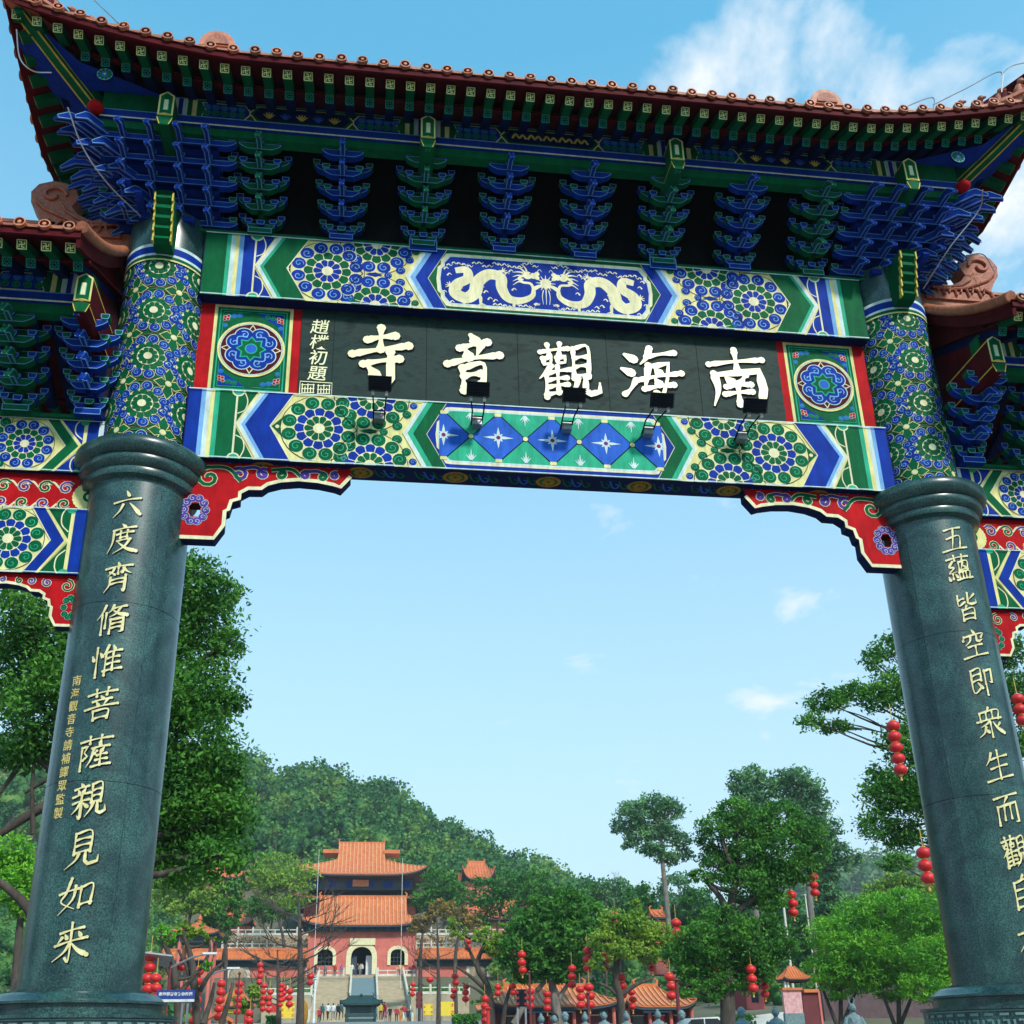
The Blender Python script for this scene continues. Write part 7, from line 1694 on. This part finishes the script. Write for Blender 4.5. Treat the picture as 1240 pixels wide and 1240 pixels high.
# tall distant trees
T('eucalyptus_tree', 'tall airy round-crowned tree standing alone above the wood', 108, [(765, 985, 17), (790, 975, 18, .8), (812, 980, 16), (750, 1000, 11), (775, 1008, 16), (800, 1005, 18), (825, 1018, 13), (790, 1028, 16, .6), (762, 1022, 9), (830, 1035, 9), (810, 1040, 14, .6)], [(812, 1130), (806, 1080), (802, 1040), (800, 1000)], 8000, .50, 'leaf grey green', 'pale bark', trunk_r=.30, sparse=.5, spread=.4, cl=12)
T('eucalyptus_tree', 'tall round-topped far tree, left of the pair above the dark lantern tree', 100, [(898, 950, 16, 1.1), (912, 940, 15), (925, 955, 16), (905, 972, 20), (890, 990, 12), (925, 980, 18), (915, 1000, 20)], [(915, 1150), (913, 1060), (912, 980)], 7500, .48, 'leaf grey green', 'pale bark', trunk_r=.35, sparse=.4, spread=.35, cl=14)
T('eucalyptus_tree', 'tall broad far tree, right of the pair above the dark lantern tree', 100, [(945, 945, 15), (965, 942, 18), (982, 958, 18), (990, 980, 18), (960, 970, 20), (975, 1000, 24), (1002, 1005, 18), (1012, 1028, 14), (990, 1035, 24), (1020, 1045, 12), (1000, 1065, 18), (1035, 1040, 9)], [(985, 1150), (980, 1080), (975, 1000)], 11000, .50, 'leaf grey green', 'pale bark', trunk_r=.35, sparse=.35, spread=.35, cl=14)
DR = [((712, 1082, 20), (730, 1095, 22)), ((745, 1078, 18), (752, 1100, 22)), ((775, 1088, 20), (780, 1110, 22)), ((820, 1078, 24), (835, 1100, 24)), ((850, 1095, 24), (860, 1120, 26)), ((700, 1085, 18), (700, 1110, 20)), ((960, 1110, 26), (975, 1140, 24)), ((1005, 1085, 18), (1000, 1110, 22)), ((1060, 1085, 16), (1075, 1100, 14)), ((930, 1110, 24), (905, 1110, 26))]
DN = ['just right of the green wooded slope', 'under the tall lone tree, left', 'under the tall lone tree, middle', 'under the tall lone tree, right', 'left of the dark lantern tree crown', 'at the foot of the hill crest', 'behind the trunk gap of the dark lantern tree', 'above the feathery clump, left', 'above the feathery clump, right', 'between the two tiers of the dark lantern tree']
for i, (lb, wh) in enumerate(zip(DR, DN)):
    far = 135-3*i; mt_ = ['leaf dark', 'leaf grey green'][i % 2] if i != 8 else 'leaf yellow green'; x = lb[1][0]
    T('broadleaf_tree', f'dark bushy middle-distance tree {wh}' if i != 8 else f'yellowing bushy tree {wh}', far, list(lb)+[(x-8, lb[1][1]+12, 18), (x+10, lb[1][1]+22, 20)], [(x, 1190), (x, lb[1][1])], 3600, .60, mt_, trunk_r=.3, group='middle-distance trees', spread=.3)
MD = [((340, 1050, 26, .8), (322, 1065, 22), (362, 1062, 22, .8), (345, 1080, 28, .7), 'leaf yellow green', 'wide light green tree covering the left end of the main hall roof', 150), ((588, 1084, 24), (612, 1070, 22), (622, 1088, 26), (582, 1102, 22), 'leaf dark', 'dark round tree below the lifted roof corner', 150), ((530, 1068, 20), (548, 1078, 18), (515, 1088, 16), (540, 1095, 18), 'leaf mid', 'green tree at the right end of the main hall', 165), ((645, 1068, 20), (660, 1085, 22), (640, 1100, 22), (675, 1095, 18), 'leaf mid', 'green tree behind the full green tree before the hall', 140),
      ((215, 1085, 26), (240, 1072, 24), (195, 1060, 24), (250, 1100, 24), 'leaf yellow green', 'yellowish green tree above the pointed pavilion', 125), ((275, 1085, 18), (268, 1105, 22), (290, 1075, 10), (262, 1125, 18), 'leaf mid', 'green tree right of the pointed pavilion', 128), ((318, 1095, 16), (330, 1105, 14), (305, 1100, 12), (345, 1100, 14), 'leaf mid', 'low green tree over the left terraces', 170),
      ((545, 1105, 14), (560, 1110, 12), (530, 1100, 12), (572, 1118, 12), 'leaf orange', 'small orange and yellow autumn tree right of the gatehouse', 120), ((505, 1115, 8), (512, 1122, 8), (520, 1112, 8), (500, 1125, 6), 'leaf orange', 'little reddish tree at the right gatehouse corner', 120), ((1085, 1068, 14), (1108, 1072, 14), (1070, 1078, 12), (1125, 1078, 12), 'leaf yellow green', 'yellow topped tree over the feathery clump', 110), ((1020, 1100, 14), (1008, 1088, 12), (1035, 1095, 12), (1000, 1105, 12), 'leaf grey green', 'pale flowering tree behind the tall pair', 105),
      ((15, 1030, 24), (30, 1060, 26), (5, 1075, 26), (35, 1100, 20, .7), 'leaf bright', 'bright green tree at the left edge of the picture', 30), ((230, 1130, 9), (222, 1122, 7), (245, 1125, 8), (255, 1138, 6), 'leaf yellow green', 'pollarded tree with few leaves behind the blue sign', 32), ((290, 1210, 8), (308, 1200, 9), (318, 1212, 8), (300, 1222, 7), 'leaf yellow green', 'low light green bush tree right of the kiosk', 60),
      ((205, 1135, 8), (196, 1128, 8), (212, 1128, 6), (250, 1170, 8, .6), 'leaf bright', 'pollarded tree with a few tufts beside the left column', 31)]
for a in MD:
    lb = a[:4]; mt_, lbl, Yd = a[4:]; x = sum(q[0] for q in lb)/4; bare = 'pollard' in lbl; yb = 1245 if Yd < 62 else 1200
    T('broadleaf_tree' if not bare else 'pollarded_tree', lbl, Yd, lb, [(x+(8 if bare else 0), yb), (x-(3 if bare else 0), (yb+lb[1][1])/2), (lb[1][0], lb[1][1]+6)], int(900 if bare else 1500 if Yd < 62 and Yd > 50 else 7000 if Yd < 62 else 2200 if 'orange' in mt_ else 4300), .16 if bare else (.17 if Yd < 31 else .3 if Yd < 62 else .62 if 'orange' not in mt_ else .45), mt_, trunk_r=.15 if bare else (.25 if Yd > 62 else .16), sparse=.45 if 'orange' in mt_ else .2, bark='bark',
      extra=((x+4, 1200, x+32, 1165, 3), (x, 1210, x-22, 1150, 3), (x+32, 1165, x+38, 1140, 2), (x+30, 1240, x+44, 1190, 3.5)) if bare else ())
# bare winter trees
def bare(lbl, px, Y, pyt, r, seed, spread=38, bark='bark'):
    rr = random.Random(seed); b = at(px, 1240, Y); g0 = ground(b.x, Y); t = thing('bare_tree', lbl, 'tree', (b.x, Y, g0)); top = at(px-2, pyt, Y); h = top.z-g0; k = sk(Y); m = MB(); dx = top.x-b.x
    m.tube([(0, 0, 0), (dx*.3+.05, 0, h*.4), (dx, 0, h)], [r, r*.75, r*.2], bark, 8); m.build('trunk', t, 60); m = MB()
    def br(p, d, L, w, lv):
        q = p+d*L; mid = p.lerp(q, .5)+Vector((rr.uniform(-.1, .1), rr.uniform(-.1, .1), -.06))*L; m.tube([p, mid, q], [w*.6, w*.5, w*.35], bark, 5)
        if lv:
            for _ in range(3 if lv > 1 else 4):
                n = (d+Vector((rr.uniform(-.8, .8), rr.uniform(-.8, .8), rr.uniform(-.15, .7)))).normalized(); br(p.lerp(q, rr.uniform(.5, 1)), n, L*rr.uniform(.5, .75), w*.55, lv-1)
    for i in range(11):
        z = h*(.45+.5*i/11); a = rr.uniform(0, 2*pi); d = Vector((cos(a), sin(a)*.8, rr.uniform(.15, .6))).normalized(); br(Vector((dx*(z/h), 0, z)), d, spread*k*(1.15-.6*i/11)*rr.uniform(.7, 1.1), r*.35, 3)
    m.build('branch', t, 60, kind='stuff')
bare('tall bare grey tree left of the temple stairs', 364, 70, 1085, .33, 2, 46); bare('slim bare tree right of the temple stairs', 531, 75, 1105, .20, 5, 30); bare('bare whitish tree under the tall lone tree', 735, 90, 1070, .16, 8, 30); bare('short bare tree among lanterns left of the kiosk', 338, 62, 1150, .22, 11, 26)
for (x0, x1, y, Y, l) in ((548, 580, 1228, 70, 'clipped green hedge left of the low hall'), (872, 915, 1228, 55, 'clipped green hedge beyond the thick trunk'), (322, 338, 1230, 75, 'small clipped hedge by the red notice')):
    a, b = at(x0, y, Y), at(x1, y, Y); g0 = ground(a.x, Y); n = 1800; C = np.stack([RNG.uniform(a.x, b.x, n), RNG.uniform(Y, Y+1.2, n), RNG.uniform(g0, a.z, n)], 1); A, B = leaf_axes(n, .22, .4, 0, .6)
    h = add_quads('hedge', C, A, B, 'leaf dark'); tag(h, l, 'hedge')
# haze: one closed box of thin pale air round everything
m = MB(); V = [(-1000, -140, -3), (1000, -140, -3), (1000, 1150, -3), (-1000, 1150, -3), (-1000, -140, 125), (1000, -140, 125), (1000, 1150, 125), (-1000, 1150, 125)]
m.add(V, [(0, 3, 2, 1), (4, 5, 6, 7), (0, 1, 5, 4), (1, 2, 6, 5), (2, 3, 7, 6), (3, 0, 4, 7)], 'vdark'); hz_ = m.build('haze', kind='stuff')
hm = bpy.data.materials.new('haze'); hm.use_nodes = True; t = hm.node_tree; t.nodes.clear(); o_ = t.nodes.new('ShaderNodeOutputMaterial'); v_ = t.nodes.new('ShaderNodeVolumePrincipled')
v_.inputs['Color'].default_value = (.80, .92, 1, 1); v_.inputs['Density'].default_value = .00028; v_.inputs['Anisotropy'].default_value = .2; t.links.new(v_.outputs[0], o_.inputs['Volume']); hz_.data.materials.clear(); hz_.data.materials.append(hm)
